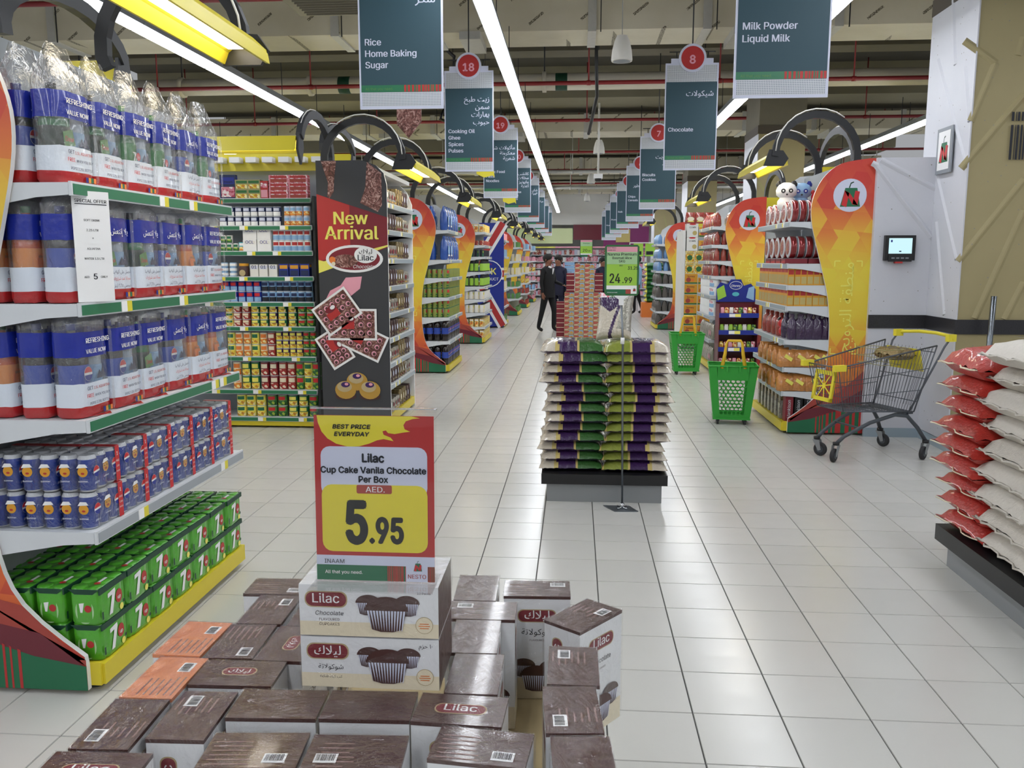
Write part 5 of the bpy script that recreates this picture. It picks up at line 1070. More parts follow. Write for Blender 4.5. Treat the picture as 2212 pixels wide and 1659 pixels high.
p = MB(); p.frame((.02, -.066, .09), (.8, 0, -.5), (.4, -.1, .8)); p.rect(-.04, -.018, .04, .018, 'lemon', .003); CACHE['carbag'][1].append(('price_label', p.mesh('price_label')))
for j in range(5):
    for i in range(6):
        if j and i: continue
        k = 'clearbag' if (j == 0 and i > 1) else 'plumbag'
        put(k, (F1_ + .07 + j * .078, y1 + .07 + i * .2, .882), -PI / 2 * (j == 0) + R.uniform(-.3, .3), ('dark purple' if k == 'plumbag' else 'red crinkled') + ' sweets bag on the middle shelf of the first right end, %s' % (('%s back' % ORD[j]) if j else '%s along' % ORD[i]), 'bag', 'sweets bags on the middle shelf')
for z, w_ in ((.627, 'upper'), (.402, 'lower')):
    for j in range(4):
        for i in range(5):
            if j and i: continue
            put('carbag', (F1_ + .03 + j * .115, y1 + .05 + i * .2, z), R.uniform(-.4, .4), 'orange caramel sweets bag with yellow label, %s bag shelf, %s' % (w_, ('%s back' % ORD[j]) if j else '%s along' % ORD[i]), 'bag', 'orange sweets bags, %s shelf' % w_)
for key, m, w_ in (('hred', 'dkred', 'dark red'), ('hblk', 'black', 'black')):
    b = MB(); b.box(-.035, .035, -.05, .05, 0, .235, m); p = MB().frame((0, -.0505, .115), (0, 0, 1), (-1, 0, 0)); p.text('Hankison', 0, -.012, None, 'silver', 'c', .02, .0006, width=.17, ital=.2); proto(key, 'wafer_box', [('carton', b), ('lettering', p)])
for j in range(4): put('hred' if j < 1 else 'hblk', (F1_ + .07 + j * .085, y1 + .06, .114), 0, '%s slim lettered box at the bottom near side, %s back' % ('dark red' if j < 1 else 'black', ORD[j]), 'box', 'slim lettered boxes')
carton('silverb', 'foil_carton', .07, .1, .235, 'foilsilver', 'foilsilver', 'foilgold')
for i in range(7): put('silverb', (F1_ + .07, y1 + .2 + i * .15, .114), -PI / 2, 'silver foil carton on the bottom shelf of the first right end, %s along' % ORD[i], 'box', 'silver foil cartons')
canopy_lamp(1, F1_, y1 + .02, y1 + 1.25, 'yellow canopy lamp over the first right shelf end', top=2.89, d0=.56, end=-.16, zb=2.53)
gondola_lamp(2.62, 6.5, y1 + .5, y1 + 1.7, 2.5, 2.9, 'yellow lamp tray behind the white partition', -1)
# plush toys on the top shelf
def plush(x, y, z, m, m2, lab, sc=1):
    o = empty('plush_toy', (x, y, z), -.15, lab, 'toy'); o.scale = (sc,) * 3
    b = MB(); loft(b, [superring(.07 * k, .06 * k, zz, 16, .9) for zz, k in ((0, .6), (.03, 1), (.08, 1), (.11, .7))], m); b.build('torso', o)
    b = MB(); loft(b, [superring(.085 * k, .07 * k, .1 + zz, 16, .95) for zz, k in ((0, .5), (.03, .95), (.07, 1), (.11, .8), (.13, .35))], m); b.build('head', o)
    for s in (-1, 1):
        b = MB(); loft(b, [superring(.025 * k, .02 * k, .2 + zz, 10, 1) for zz, k in ((0, .9), (.02, 1), (.045, .4))], m2); e = b.build('ear', o, (s * .062, 0, .0)); 
    b = MB().frame((0, -.0715, .16), (1, 0, 0), (0, 0, 1)); b.disc(-.03, .0, .018, m2, .001); b.disc(.03, 0, .018, m2, .001); b.disc(-.03, .0, .007, 'white', .003); b.disc(.03, 0, .007, 'white', .003); b.disc(0, -.03, .008, 'black', .002); b.build('face', o)
plush(2.0, y1 + .5, 2.075, 'white', 'black', 'white panda plush with black ears above the round tins', 1.15); plush(2.15, y1 + .55, 2.075, 'skyblue', 'blue', 'light blue bear plush beside the panda above the tins', 1.15)
plush(2.3, y1 + .5, 2.075, 'brightred', 'red', 'small red plush at the right of the blue bear', .8); plush(1.99, y1 + .3, .9, 'brightred', 'black', 'small red plush tucked on the sweets shelf edge', .7)
MB().box(2.02, 2.35, y1 + .4, y1 + .66, 1.951, 2.073, 'foodred').build('display_tray', label='red patterned tray carrying the plush toys', cat='tray')
# R2
y2, F2 = 12.5, 1.96
LV2 = [.46, .80, 1.10, 1.385, 1.6, 1.83, 2.09]
shelf_end(1, F2, y2, y2 + 1.3, LV2, 'second right shelf end of noodle and snack bags with orange wave panel', text='منطقة الترويج', depth=.42)
bagproto('noodle', 'noodle_bag', .11, .08, .19, 'crinklered', accent='cream', am='foodred', seed=11); bagproto('bignoodle', 'noodle_bag', .19, .12, .2, 'crinklered', accent='cream', am='lemon', seed=12); bagproto('mixbag', 'snack_bag', .11, .09, .22, 'foilsilver', accent='pink', am='foodgreen', seed=13)
for z, k, w_, h in ((2.09, 'bignoodle', 'top', .2), (1.83, 'noodle', 'second', .2), (1.6, 'noodle', 'third', .2), (1.385, 'noodle', 'fourth', .2)):
    fill(1, F2, y2, 1.3, z, k, 4 if k == 'noodle' else 3, .1 if k == 'noodle' else .18, .13 if k == 'noodle' else .2, h, 1, 'red snack bag' if k == 'noodle' else 'large red snack bag', w_ + ' shelf of second right end', 'bag', full=1, j_rot=.15)
fill(1, F2, y2, 1.3, 1.10, 'tub', 3, .125, .13, .122, 2, 'white bright-labelled tub', 'fifth shelf of second right end', 'tub'); fill(1, F2, y2, 1.3, .80, 'tub', 3, .125, .13, .122, 2, 'white bright-labelled tub', 'sixth shelf of second right end', 'tub')
fill(1, F2, y2, 1.3, .46, 'mixbag', 3, .12, .13, .2, 1, 'mixed snack bag', 'seventh shelf of second right end', 'bag'); fill(1, F2, y2, 1.3, .112, 'mixbag', 3, .12, .13, .2, 1, 'mixed snack bag', 'bottom of second right end', 'bag')
canopy_lamp(1, F2, y2 + .02, y2 + 1.25, 'canopy lamp over the second right shelf end', top=2.89, d0=.56, end=-.16, zb=2.53); body(1, F2 + .75, 6.5, y2, y2 + 1.35, 2.3, 'gondola run behind the second right shelf end')
gondola_lamp(2.75, 6.5, y2 + .3, y2 - .75, 2.52, 2.82, 'yellow lamp tray in front of the second right gondola', -1)
# R3
y3, F3 = 20.1, 1.88
LV3 = [.43, .75, 1.07, 1.37, 1.655, 1.99]
shelf_end(1, F3, y3, y3 + 1.3, LV3, 'third right shelf end of blue tissue packs with orange wave panel', depth=.42)
bagproto('tissue', 'tissue_pack', .2, .12, .22, 'tissueblue', seed=15); bagproto('darkpack', 'bottle_bundle', .14, .14, .26, 'darkpack', seed=16)
for z in (1.37, 1.655, 1.99): fill(1, F3, y3, 1.3, z, 'tissue', 3, .15, .22, .2, 1, 'pale blue tissue pack', 'third right shelf end, %s shelf' % {1.37: 'third', 1.655: 'second', 1.99: 'top'}[z], 'pack')
for z in (.112, .43, .75, 1.07): fill(1, F3, y3, 1.3, z, 'darkpack', 3, .145, .16, .2, 1, 'clear bundle of dark bottles', 'third right shelf end, %s shelf up' % {.112: 'first', .43: 'second', .75: 'third', 1.07: 'fourth'}[z], 'pack')
canopy_lamp(1, F3, y3 + .02, y3 + 1.25, 'canopy lamp over the third right shelf end', top=2.89, d0=.56, end=-.16, zb=2.53); body(1, F3 + .75, 6.5, y3, y3 + 1.35, 2.3, 'gondola run behind the third right shelf end')
# cereal stack
def fbox(key, name, w_, d, h, mside, mfront, art, word=None, wcol='ink'):
    b = MB(); b.box(-w_ / 2, w_ / 2, -d / 2, d / 2, 0, h, mside); p = front(MB(), -d / 2); p.rect(-w_ * .48, h * .02, w_ * .48, h * .98, mfront, .0006); art(p, w_, h)
    if word: p.text(word, 0, h * .66, None, wcol, 'c', .03, .002, width=w_ * .55)
    p.frame((-d * 0 - w_ / 2, 0, 0), (0, -1, 0), (0, 0, 1)); p.rect(-d * .3, h * .05, -d * .2, h * .95, 'red', .001); p.rect(d * .1, h * .05, d * .16, h * .95, 'softgreen', .001); p.rect(-d * .1, h * .9, d * .2, h * .98, 'red', .001)
    proto(key, name, [('carton', b), ('carton_print', p)])
fbox('honey', 'cereal_box', .235, .3, .185, 'cream', 'amber', lambda p, w_, h: (p.disc(-w_ * .2, h * .4, w_ * .18, 'brick', .001), p.disc(w_ * .12, h * .38, w_ * .12, 'orange', .0015), p.rect(-w_ * .48, h * .02, w_ * .48, h * .16, 'ricegreen', .001)), 'honey', 'dkred')
fbox('corn', 'cereal_box', .2, .3, .24, 'offwhite', 'offwhite', lambda p, w_, h: (p.disc(w_ * .2, h * .3, w_ * .2, 'bagtan', .001), p.disc(0, h * .95, w_ * .3, 'brightred', .001, ry=h * .06)), 'CORN')
fbox('greenc', 'cereal_box', .16, .3, .2, 'cream', 'foodyellow', lambda p, w_, h: (p.disc(0, h * .4, w_ * .3, 'ricegreen', .001), p.rect(-w_ * .4, h * .75, w_ * .4, h * .9, 'bagtan', .001)))
XS, YS = 1.97, 15.8
for j in range(3):
    for l in range(7):
        for i in range(2):
            if j and i: continue
            put('honey', (XS + .12 + i * .24, YS + j * .305, .06 + l * .188), 0, 'orange honey cereal box, %s layer up, %s column, %s deep' % (ORD[l], ('left', 'right')[i], ORD[j]), 'box', 'honey cereal boxes in the tall stack')
for l in range(2):
    for i in range(3):
        put('greenc', (XS + .085 + i * .165, YS, .06 + 7 * .188 + l * .203), 0, 'green and yellow cereal box, %s row above the honey boxes, %s from left' % (ORD[l], ORD[i]), 'box', 'green cereal boxes in the tall stack')
for l in range(2):
    for i in range(2):
        put('corn' if i == 0 else 'honey', (XS + .12 + i * .23, YS, 1.785 + l * .243), 0, ('white CORN FLAKES box, %s of the two' if i == 0 else 'orange honey box beside the corn flakes, %s of the two') % ('upper', 'lower')[1 - l], 'box', 'corn flakes boxes on top of the stack')
pl = MB(); pl.box(XS - .02, XS + .5, YS - .17, YS + .8, .03, .058, 'palletgrey'); 
for x in (XS, XS + .45): pl.tube([(x, YS - .1, 0), (x, YS - .1, .04)], .02, 'black', 8)
pl.build('stack_pallet', label='low grey pallet under the tall cereal stack', cat='pallet')
MB().box(XS - .05, XS + .0, YS - .15, YS + .78, .06, 2.15, 'offwhite').build('cereal_spines', label='column of cereal packets edge-on at the left of the cereal stack', cat='cereal', kind='stuff')
for i, (dz, m) in enumerate(((0, 'brightred'), (.0, 'crinklered'), (.02, 'orange'))): 
    put('bignoodle', (XS + .1 + i * .17, YS + .05, 2.275), 0, 'red snack bag lying on top of the cereal stack, %s from the left' % ORD[i], 'bag', 'red bags topping the cereal stack')
# candy promo stand
o = empty('candy_stand', (2.02, 12.1, 0), 0, 'dark red and blue cardboard candy stand with header board beside the second right end', 'display stand')
MB().box(0, .55, .3, .32, .05, 1.02, 'maroon').box(0, .01, 0, .3, .02, 1.0, 'maroon').box(.54, .55, 0, .3, .02, 1.0, 'maroon').build('case', o)
for z in (.12, .36, .6, .84): MB().box(.01, .54, 0, .3, z - .02, z, 'maroon').box(.0, .55, -.012, 0, z - .03, z + .035, 'blue').box(.22, .3, -.014, -.012, z - .02, z + .025, 'lemon').box(.14, .22, -.014, -.012, z - .02, z + .025, 'paperwhite').build('shelf', o)
b = MB(); b.prism([(0, 1.02), (.55, 1.02), (.55, 1.2), (.48, 1.28), (.38, 1.25), (.34, 1.34), (.2, 1.34), (.15, 1.27), (.05, 1.3), (0, 1.22)], .28, .3, 'blue'); b.frame((0, .279, 0), (1, 0, 0), (0, 0, 1)); b.disc(.27, 1.255, .09, 'white', .001, ry=.06); b.disc(.27, 1.255, .083, 'blue', .002, ry=.053); b.text('Disney', .27, 1.235, None, 'white', 'c', .02, .003, width=.13, ital=.1); b.p2([(.02, 1.04), (.14, 1.1), (.1, 1.26), (.0, 1.2)], 'lime', .001); b.p2([(.42, 1.08), (.53, 1.04), (.53, 1.25), (.45, 1.22)], 'skyblue', .001); b.disc(.27, 1.13, .05, 'aqua', .001, ry=.03); b.build('header_board', o)
cm = ['foodpink', 'foodyellow', 'foodred', 'foodgreen', 'lime', 'foodorange', 'offwhite', 'pink']
for m in cm: bagproto('cd' + m, 'candy_pack', .06, .06, .11, m, seed=len(m))
for li, z in enumerate((.12, .36, .6, .84)):
    for i in range(8):
        m = ('foodpink', 'foodyellow', 'foodred', 'pink', 'foodorange', 'offwhite', 'foodred', 'foodgreen')[(i + li) % 8] if li != 2 else ('lime', 'offwhite', 'lime', 'foodgreen')[i % 4]
        put('cd' + m, (2.02 + .05 + i * .064, 12.16, z + .001), R.uniform(-.5, .5), 'small %s candy pack on the %s tier of the candy stand, %s from left' % ({'foodpink': 'pink', 'foodyellow': 'yellow', 'foodred': 'red', 'pink': 'pale pink', 'foodorange': 'orange', 'offwhite': 'white', 'foodgreen': 'green', 'lime': 'lime'}[m], ('bottom', 'second', 'third', 'top')[li], ORD[i]), 'candy', 'candy packs on the stand')
# green sacks and price boards farther right
def pillow(w_, d, h, nu=12, nv=10, pin=.05, seed=0, mats=None, jit=.004, sf=.42):
    """lying sack: w_ along x, d along y, thickness h; seams stand out round the edge; mats(u, v, side) picks an ink"""
    r = random.Random(seed); b = MB(); top = []; bot = []
    for j in range(nv + 1):
        for i in range(nu + 1):
            u = -1 + 2 * i / nu; v = -1 + 2 * j / nv; x = u * w_ / 2 * (1 - pin * (1 - v * v)); y = v * d / 2 * (1 - pin * (1 - u * u)); t = max(0, (1 - abs(u) ** 5) * (1 - abs(v) ** 5)) ** .45
            e = 0 if t == 0 else 1; jz = r.uniform(-jit, jit) * e
            top.append((x, y, h * sf + t * h * (1 - sf) + jz + (0 if e else r.uniform(-jit, jit) * 1.5))); bot.append((x, y, h * sf - t * h * sf))
    n = nu + 1; f = []; m = []
    for j in range(nv):
        for i in range(nu):
            a = j * n + i; f.append((a, a + 1, a + n + 1, a + n)); m.append(mats(-1 + 2 * (i + .5) / nu, -1 + 2 * (j + .5) / nv, 1))
    for j in range(nv):
        for i in range(nu):
            a = j * n + i + len(top); f.append((a, a + n, a + n + 1, a + 1)); m.append(mats(-1 + 2 * (i + .5) / nu, -1 + 2 * (j + .5) / nv, -1))
    b.add(top + bot, f, m, True); return b
proto('greensack', 'rice_sack', [('sack', pillow(.6, .4, .13, 8, 6, mats=lambda u, v, s: 'lemon' if u < -.72 else 'ricegreen', seed=2))])
MB().box(1.9, 2.6, 24.5, 25.0, 0, .42, 'orange').build('crate', label='orange printed carton under the green rice sacks', cat='box')
for i in range(9): put('greensack', (2.25 + R.uniform(-.02, .02), 24.75, .421 + i * .125), R.uniform(-.04, .04), 'green rice sack with yellow end, %s from the bottom of its pile' % ORD[i], 'sack', 'green rice sacks on the orange carton')
# ------------------------------------------------------------------ middle: rice pile on its platform, price stand
o = empty('promo_platform', (.2, 5.95, 0), 0, 'low promo platform with grey base and black rim under the rice pile', 'platform')
MB().box(-.38, .385, -.43, .43, 0, .125, 'palletgrey').build('base', o); MB().box(-.415, .42, -.46, .46, .126, .195, 'black').build('rim', o)
def rm(flip):
    def f(u, v, s):
        u = -u if flip else u
        if s < 0: return 'bagpurple' if abs(v) > .5 else 'baggrain'
        if v < -.94: return 'bagpurple'
        e = ((u - .56) / .42) ** 2 + (v / 1.6) ** 2
        if e < 1: return 'bagolive' if flip else 'bagleaf'
        if e < 1.35: return 'bagtan'
        q = u + .3 + .22 * (v + 1)
        if q < -.2: return 'baggrain' if u > -.97 else 'redrice'
        return 'bagtan' if q < -.1 else 'bagpurple'
    return f
for fl in (0, 1):
    b = pillow(.44, .42, .085, 30, 16, mats=rm(fl), seed=fl + 3, pin=.045, jit=.0025, sf=.3)
    w = MB(); proto('ricebag%d' % fl, 'rice_bag', [('bag', b)])
for i in range(13):
    for c in (0, 1):
        x = (-.005 if c == 0 else .415) + (.012 * math.sin(i * 1.9 + c) + (.02 if 4 < i < 9 else -.0)) - (.015 if i < 3 else 0)
        h_ = .0655
        put('ricebag%d' % c, (x, 5.76 + R.uniform(-.012, .012), .196 + i * h_), R.uniform(-.04, .04), 'purple and white rice bag, %s from the bottom of the %s column' % (ORD[i], ('left', 'right')[c]), 'rice bag', 'rice bags on the promo platform', scale=(1, 1, .86 if i < 11 else 1.1))
def tm(u, v, s):
    if u > .42 + .2 * v: return 'foilsilver' if v > -.7 else 'baggrain'
    if v > .72: return 'bagleaf' if u > -.3 else 'foodpink'
    if v > .05 + .5 * abs(u + .2) or abs(u * .9 - v * .35 - .2) < .09: return 'bagpurple'
    return 'baggrain'
b = pillow(.25, .36, .09, 44, 48, mats=tm, seed=8, pin=.09, jit=.0018)
b.build('rice_bag', None, (.285, 5.83, 1.215), (math.radians(64), math.radians(-4), math.radians(-20)), label='single rice bag propped upright on top of the rice pile', cat='rice bag')
def sign_stand(x, y, z0, wd, ht, lab, lines, frame='ricegreen', base=True):
    o = empty('price_stand', (x, y, 0), 0, lab, 'sign')
    b = MB()
    b.prism([(-wd / 2 + .012, z0), (wd / 2 - .012, z0), (wd / 2, z0 + .012), (wd / 2, z0 + ht - .012), (wd / 2 - .012, z0 + ht), (-wd / 2 + .012, z0 + ht), (-wd / 2, z0 + ht - .012), (-wd / 2, z0 + .012)], -.006, .006, frame); b.build('frame', o)
    b = MB().frame((0, -.0065, z0), (1, 0, 0), (0, 0, 1)); k = .012; b.rect(-wd / 2 + k, k, wd / 2 - k, ht - k, 'lime', .0005); b.rect(-wd / 2 + k, ht * .8, wd / 2 - k, ht - k, 'pink', .001); b.rect(-wd / 2 + k, ht * .62, wd / 2 - k, ht * .86, 'paleleaf', .0012)
    b.rect(-wd / 2 + k, ht * .125, wd / 2 - k, ht * .2, 'paperwhite', .001); b.rect(-wd / 2 + k, k, wd / 2 - k, ht * .125, 'green', .001); b.rect(wd * .12, k, wd * .27, ht * .125, 'brick', .0015); b.rect(wd * .27, k, wd / 2 - k, ht * .2, 'paperwhite', .0015); nlogo(b, wd * .37, ht * .12, wd * .1, .002); b.build('face', o)
    b = MB().frame((0, -.0065, z0), (1, 0, 0), (0, 0, 1))
    for t, xx, zz, sz, m, w_ in lines: b.text(t, xx * wd, zz * ht, sz, m, 'c', .025, .002, width=w_ * wd if w_ else None)
    b.build('lettering', o)
    b = MB(); b.prism([(-.05, z0), (.05, z0), (.015, z0 - .025), (.015, z0 - .06), (-.015, z0 - .06), (-.015, z0 - .025)], -.008, .008, 'white'); b.build('clip', o)
    b = MB(); b.tube([(0, .0, z0 - .05), (.014, 0, z0 - .28), (.03, 0, .03)], .007, 'steel', 8); b.build('pole', o)
    if base:
        b = MB(); b.tube([(.012, 0, 1.08), (.013, 0, 1.12)], .013, 'white', 10); b.build('collar', o)
        b = MB(); b.prism([(-.09, .06), (.08, .06), (.13, -.06), (-.02, -.07)], .0, .006, 'steel', 'z'); b.tube([(.03, 0, .006), (.03, 0, .04)], .014, 'chrome', 10); b.tube([(-.0, -.03, .012), (.06, .03, .012)], .005, 'chrome', 6); b.tube([(.0, .03, .012), (.06, -.03, .012)], .005, 'chrome', 6); b.build('base_plate', o)
    return o
sign_stand(.287, 5.37, 1.385, .213, .315, 'green-framed price stand for basmati rice at 24.99 before the rice pile', [('BEST PRICE', -.3, .93, None, 'ink', .25), ('EVERY DAY', -.3, .885, None, 'ink', .23), ('Nanma Premium', 0, .79, None, 'ink', .84), ('Basmati Rice', 0, .72, None, 'ink', .56), ('5KG', 0, .655, None, 'ink', .18), ('AED', -.03, .58, .015, 'navy', None), ('31.25', .32, .515, .038, 'ink', .3), ('24', -.2, .25, .115, 'black', .3), ('.99', .16, .25, .07, 'black', .27), ('All that you need.', -.27, .055, None, 'white', .3)])
sign_stand(.25, 21, 1.7, .31, .42, 'smaller green price stand reading 20.00 above the box pyramid', [('20', -.1, .3, .13, 'black', .35), ('.00', .22, .3, .08, 'black', .22), ('Premium', 0, .75, None, 'green', .5)], frame='dkgreen', base=False)
for x, y, l in ((1.98, 27.5, 'tiny lime price sign far down on the right'), (2.35, 27.5, 'second tiny lime price sign far right')):
    b = MB(); b.box(-.15, .15, 0, .01, 0, .4, 'lime'); b.frame((0, 0, 0), (1, 0, 0), (0, 0, 1)); b.rect(-.12, .05, .1, .16, 'ink', .002); q = b.build('price_sign', None, (x, y, 1.75), label=l, cat='sign'); MB().tube([(0, 0, 0), (0, 0, -1.75)], .01, 'steel', 6).build('pole', q)
MB().box(1.7, 2.6, 27.52, 27.54, 2.16, 2.19, 'offwhite').box(1.7, 1.72, 27.5, 27.54, 0, 2.19, 'offwhite').build('sign_rail', label='white rail carrying the tiny lime signs', cat='rail')
# pyramid of cartons
b = MB(); b.box(-.097, .097, -.08, .08, 0, .095, 'brick'); p = front(MB(), -.08); p.rect(-.095, .002, .095, .093, 'tan', .0005); p.p2([(-.09, .075), (.03, .07), (-.02, .03), (-.09, .02)], 'red', .001); p.p2([(.0, .09), (.09, .09), (.09, .06), (.03, .03)], 'skyblue', .0012); p.disc(.05, .05, .028, 'amber', .0015, ry=.02); p.rect(-.09, .004, -.02, .02, 'cream', .001); p.text('NIDO', -.035, .04, None, 'white', 'c', .03, .002, width=.075) if 0 else None
p.box(-.097, .097, -.0815, -.08, .045, .049, 'cream'); proto('pyr', 'noodle_carton', [('carton', b), ('carton_print', p)])
b = MB(); b.box(-.08, .08, -.097, .097, 0, .095, 'dkred'); p = front(MB(), -.097); p.rect(-.078, .042, .078, .052, 'cream', .0006); proto('pyrend', 'noodle_carton', [('carton', b), ('carton_print', p)])
for l in range(10):
    for i in range(4):
        put('pyr', (-.13 + i * .198, 17.5, .003 + l * .0965), R.uniform(-.02, .02), 'orange and blue carton of the pyramid, %s row up, %s from left' % (ORD[l], ORD[i]), 'box', 'cartons of the box pyramid')
    put('pyrend', (-.31, 17.56, .003 + l * .0965 - 0), R.uniform(-.02, .02), 'dark red carton end at the left of the pyramid, %s row up' % ORD[l], 'box', 'red carton ends, left of pyramid') if l < 8 else None
for l in range(6):
    for i in range(2): put('pyr', (.08 + i * .2, 17.5, .97 + l * .0965), R.uniform(-.02, .02), 'orange and blue carton of the pyramid tower, %s row above the step, %s' % (ORD[l], ('left', 'right')[i]), 'box', 'cartons of the box pyramid tower')
    if l < 4:
        put('pyrend', (-.11, 17.5, .97 + l * .0965), 0, 'dark red carton end left of the pyramid tower, %s up' % ORD[l], 'box', 'red ends beside tower'); put('pyrend', (.47, 17.5, .97 + l * .0965), 0, 'dark red carton end right of the pyramid tower, %s up' % ORD[l], 'box', 'red ends beside tower')
proto('tansack', 'rice_sack', [('sack', pillow(.5, .4, .12, 8, 6, mats=lambda u, v, s: 'ricegreen' if abs(u) < .2 else 'woven', seed=5))])
for i in range(9): put('tansack', (-.2 + R.uniform(-.02, .02), 20.6, .05 + i * .115), R.uniform(-.05, .05), 'pale rice sack beyond the pyramid, %s from the floor' % ORD[i], 'sack', 'pale rice sacks beyond the pyramid')
MB().box(-.5, .1, 20.35, 20.85, 0, .048, 'tan').build('sack_pallet', label='thin wooden pallet under the pale sacks', cat='pallet')
b = MB()
for i in range(6): b.box(-.12, .12, -.1, .1, i * .08, i * .08 + .07, 'blue' if i < 2 else 'skyblue')
b.build('crate_stack', None, (-.15, 20.6, 1.1), label='blue plastic crates on the pale rice sacks', cat='crate')
# ------------------------------------------------------------------ right foreground: sacks on a pallet
o = empty('promo_pallet', (2.5, 3.6, 0), 0, 'grey and black promo pallet under the red and white rice sacks', 'platform')
MB().box(-.52, .6, -1.3, .86, 0, .13, 'palletgrey').build('base', o); MB().box(-.57, .65, -1.35, .91, .131, .215, 'black').build('rim', o)
for y in (4.33, 3.76, 3.3):
    b = MB().frame((1.928, y, .12), (0, -1, 0), (0, 0, 1)); b.rect(-.03, .02, .03, .1, 'paperwhite', .002); barcode(b, -.025, .03, .03, .05, .003, n=8); b.rect(.005, .02, .03, .055, 'yellow', .004); b.build('price_tag', o)
def sack(w_, d, h, m, seed, nu=14, nv=12): return pillow(w_, d, h, nu, nv, mats=lambda u, v, s: m, seed=seed, pin=.07, jit=.006)
for k in range(3):
    b = sack(.62, .50, .135, 'redrice', 20 + k); s = MB(); s.tube([(-.30 + .02 * math.cos(t), -.23 + .46 * t / 10, .056 + .003 * math.sin(t * 3)) for t in range(11)], .004, 'cream', 5)
    l = MB(); l.frame((-.16, -.03, .136), (0, 1, 0), (-1, 0, .18)); l.rect(-.03, -.02, .03, .02, 'paperwhite', .003); l.rect(-.02, -.01, .01, .008, 'grey', .005)
    proto('redsack%d' % k, 'rice_sack', [('sack', b), ('stitched_seam', s), ('price_label', l)])
    b = sack(.7, .60, .15, 'woven' if k != 1 else 'ricewhite', 30 + k); s = MB(); s.tube([(-.34 + .012 * math.cos(t * 2), -.28 + .56 * t / 10, .063 + .006 * math.sin(t * 2)) for t in range(11)], .006, 'ricewhite', 5)
    t = MB(); t.frame((-.22, .05, .152), (0, -1, 0), (1, 0, .02)); t.text('PRODUCE OF INDIA', 0, 0, None, 'darkgrey', 'c', .03, .004, width=.34); t2 = MB(); t2.prism([(-.3, -.34), (-.28, -.36), (-.25, -.39), (-.27, -.34)], .0, .07, 'ricewhite', 'z')
    proto('whitesack%d' % k, 'rice_sack', [('sack', b), ('stitched_seam', s), ('printed_lettering', t), ('seam_tail', t2)])
for i in range(9):
    put('redsack%d' % (i % 3), (2.2 + [.04, .03, .035, .0, -.01, -.02, .0, .0, -.01][i], 4.27 + [0, .0, .02, .03, .02, .0, .0, .01, .0][i], .216 + i * .101), R.uniform(-.05, .05), 'red rice sack, %s from the bottom of the red pile' % ORD[i], 'sack', 'red rice sacks on the right pallet', scale=(1, 1, .85 if i < 8 else 1.15))
for i in range(9):
    put('whitesack%d' % (i % 3), (2.25 + R.uniform(-.03, .03), 3.83 + R.uniform(-.03, .03), .216 + i * .113), R.uniform(-.06, .06), 'white woven rice sack, %s from the bottom of the pile beside the red sacks' % ORD[i], 'sack', 'white rice sacks beside the red ones', scale=(1, .86, .9))
for i in range(8):
    put('whitesack%d' % ((i + 1) % 3), (2.32 + R.uniform(-.03, .03), 3.28 + R.uniform(-.02, .02), .216 + i * .113), R.uniform(-.06, .06), 'white woven rice sack, %s from the bottom of the pile cut by the right edge' % ORD[i], 'sack', 'white rice sacks at the right edge', scale=(1, .86, .9))
put('whitesack1', (2.42, 3.62, .216 + 9 * .113 + .035), .25, 'large white rice sack lying on top of the white piles', 'sack', None, scale=(1.1, 1.1, 1.15))
# ------------------------------------------------------------------ shopping cart (cart frame: +x forward, y sideways)
ct = empty('shopping_cart', (2.41, 7.08, 0), math.atan2(-.36, -.93), 'wire shopping trolley with yellow handle and yellow ad panels before the white partition', 'trolley')
ct.scale = (.94, .94, .96)
FX, RX_ = .47, -.42           # front and rear of basket at the top
def lerp(a, b_, t): return tuple(a[i] + (b_[i] - a[i]) * t for i in range(3))
TL = {'ft': (.47, .20, .80), 'rt': (-.42, .31, .97), 'fb': (.38, .17, .43), 'rb': (-.28, .25, .41)}
def mir(p): return (p[0], -p[1], p[2])
b = MB()
for P_ in ((lambda p: p), mir):
    A = {k: P_(v) for k, v in TL.items()}
    b.tube([A['ft'], A['rt']], .007, 'wiregrey', 6); b.tube([A['fb'], A['rb']], .006, 'wiregrey', 6); b.tube([A['rt'], A['rb']], .006, 'wiregrey', 6); b.tube([A['ft'], A['fb']], .005, 'wiregrey', 6)
    for t in (.33, .66): b.tube([lerp(A['fb'], A['ft'], t), lerp(A['rb'], A['rt'], t)], .003, 'wiregrey', 4)
    for i in range(1, 26): b.tube([lerp(A['fb'], A['rb'], i / 26), lerp(A['ft'], A['rt'], i / 26)], .0022, 'wiregrey', 4)
b.build('basket_side_wires', ct, kind='stuff')
b = MB(); A = TL
for t in (0, .33, .66, 1): b.tube([lerp(A['fb'], A['ft'], t), mir(lerp(A['fb'], A['ft'], t))], .006 if t in (0, 1) else .003, 'wiregrey', 5)
for i in range(1, 12):
    q = lerp(A['fb'], mir(A['fb']), i / 12); q2 = lerp(A['ft'], mir(A['ft']), i / 12); b.tube([q, q2], .0022, 'wiregrey', 4)
b.build('basket_front_wires', ct, kind='stuff')
b = MB()
for i in range(13): q = lerp(A['fb'], mir(A['fb']), i / 12); q2 = lerp(A['rb'], mir(A['rb']), i / 12); b.tube([q, q2], .0025, 'wiregrey', 4)
for i in range(1, 5): b.tube([lerp(A['fb'], A['rb'], i / 5), mir(lerp(A['fb'], A['rb'], i / 5))], .004, 'wiregrey', 5)
b.build('basket_floor_wires', ct, kind='stuff')
b = MB()
for t in (.15, .5, .9): b.tube([lerp(A['rb'], A['rt'], t), mir(lerp(A['rb'], A['rt'], t))], .004, 'wiregrey', 5)
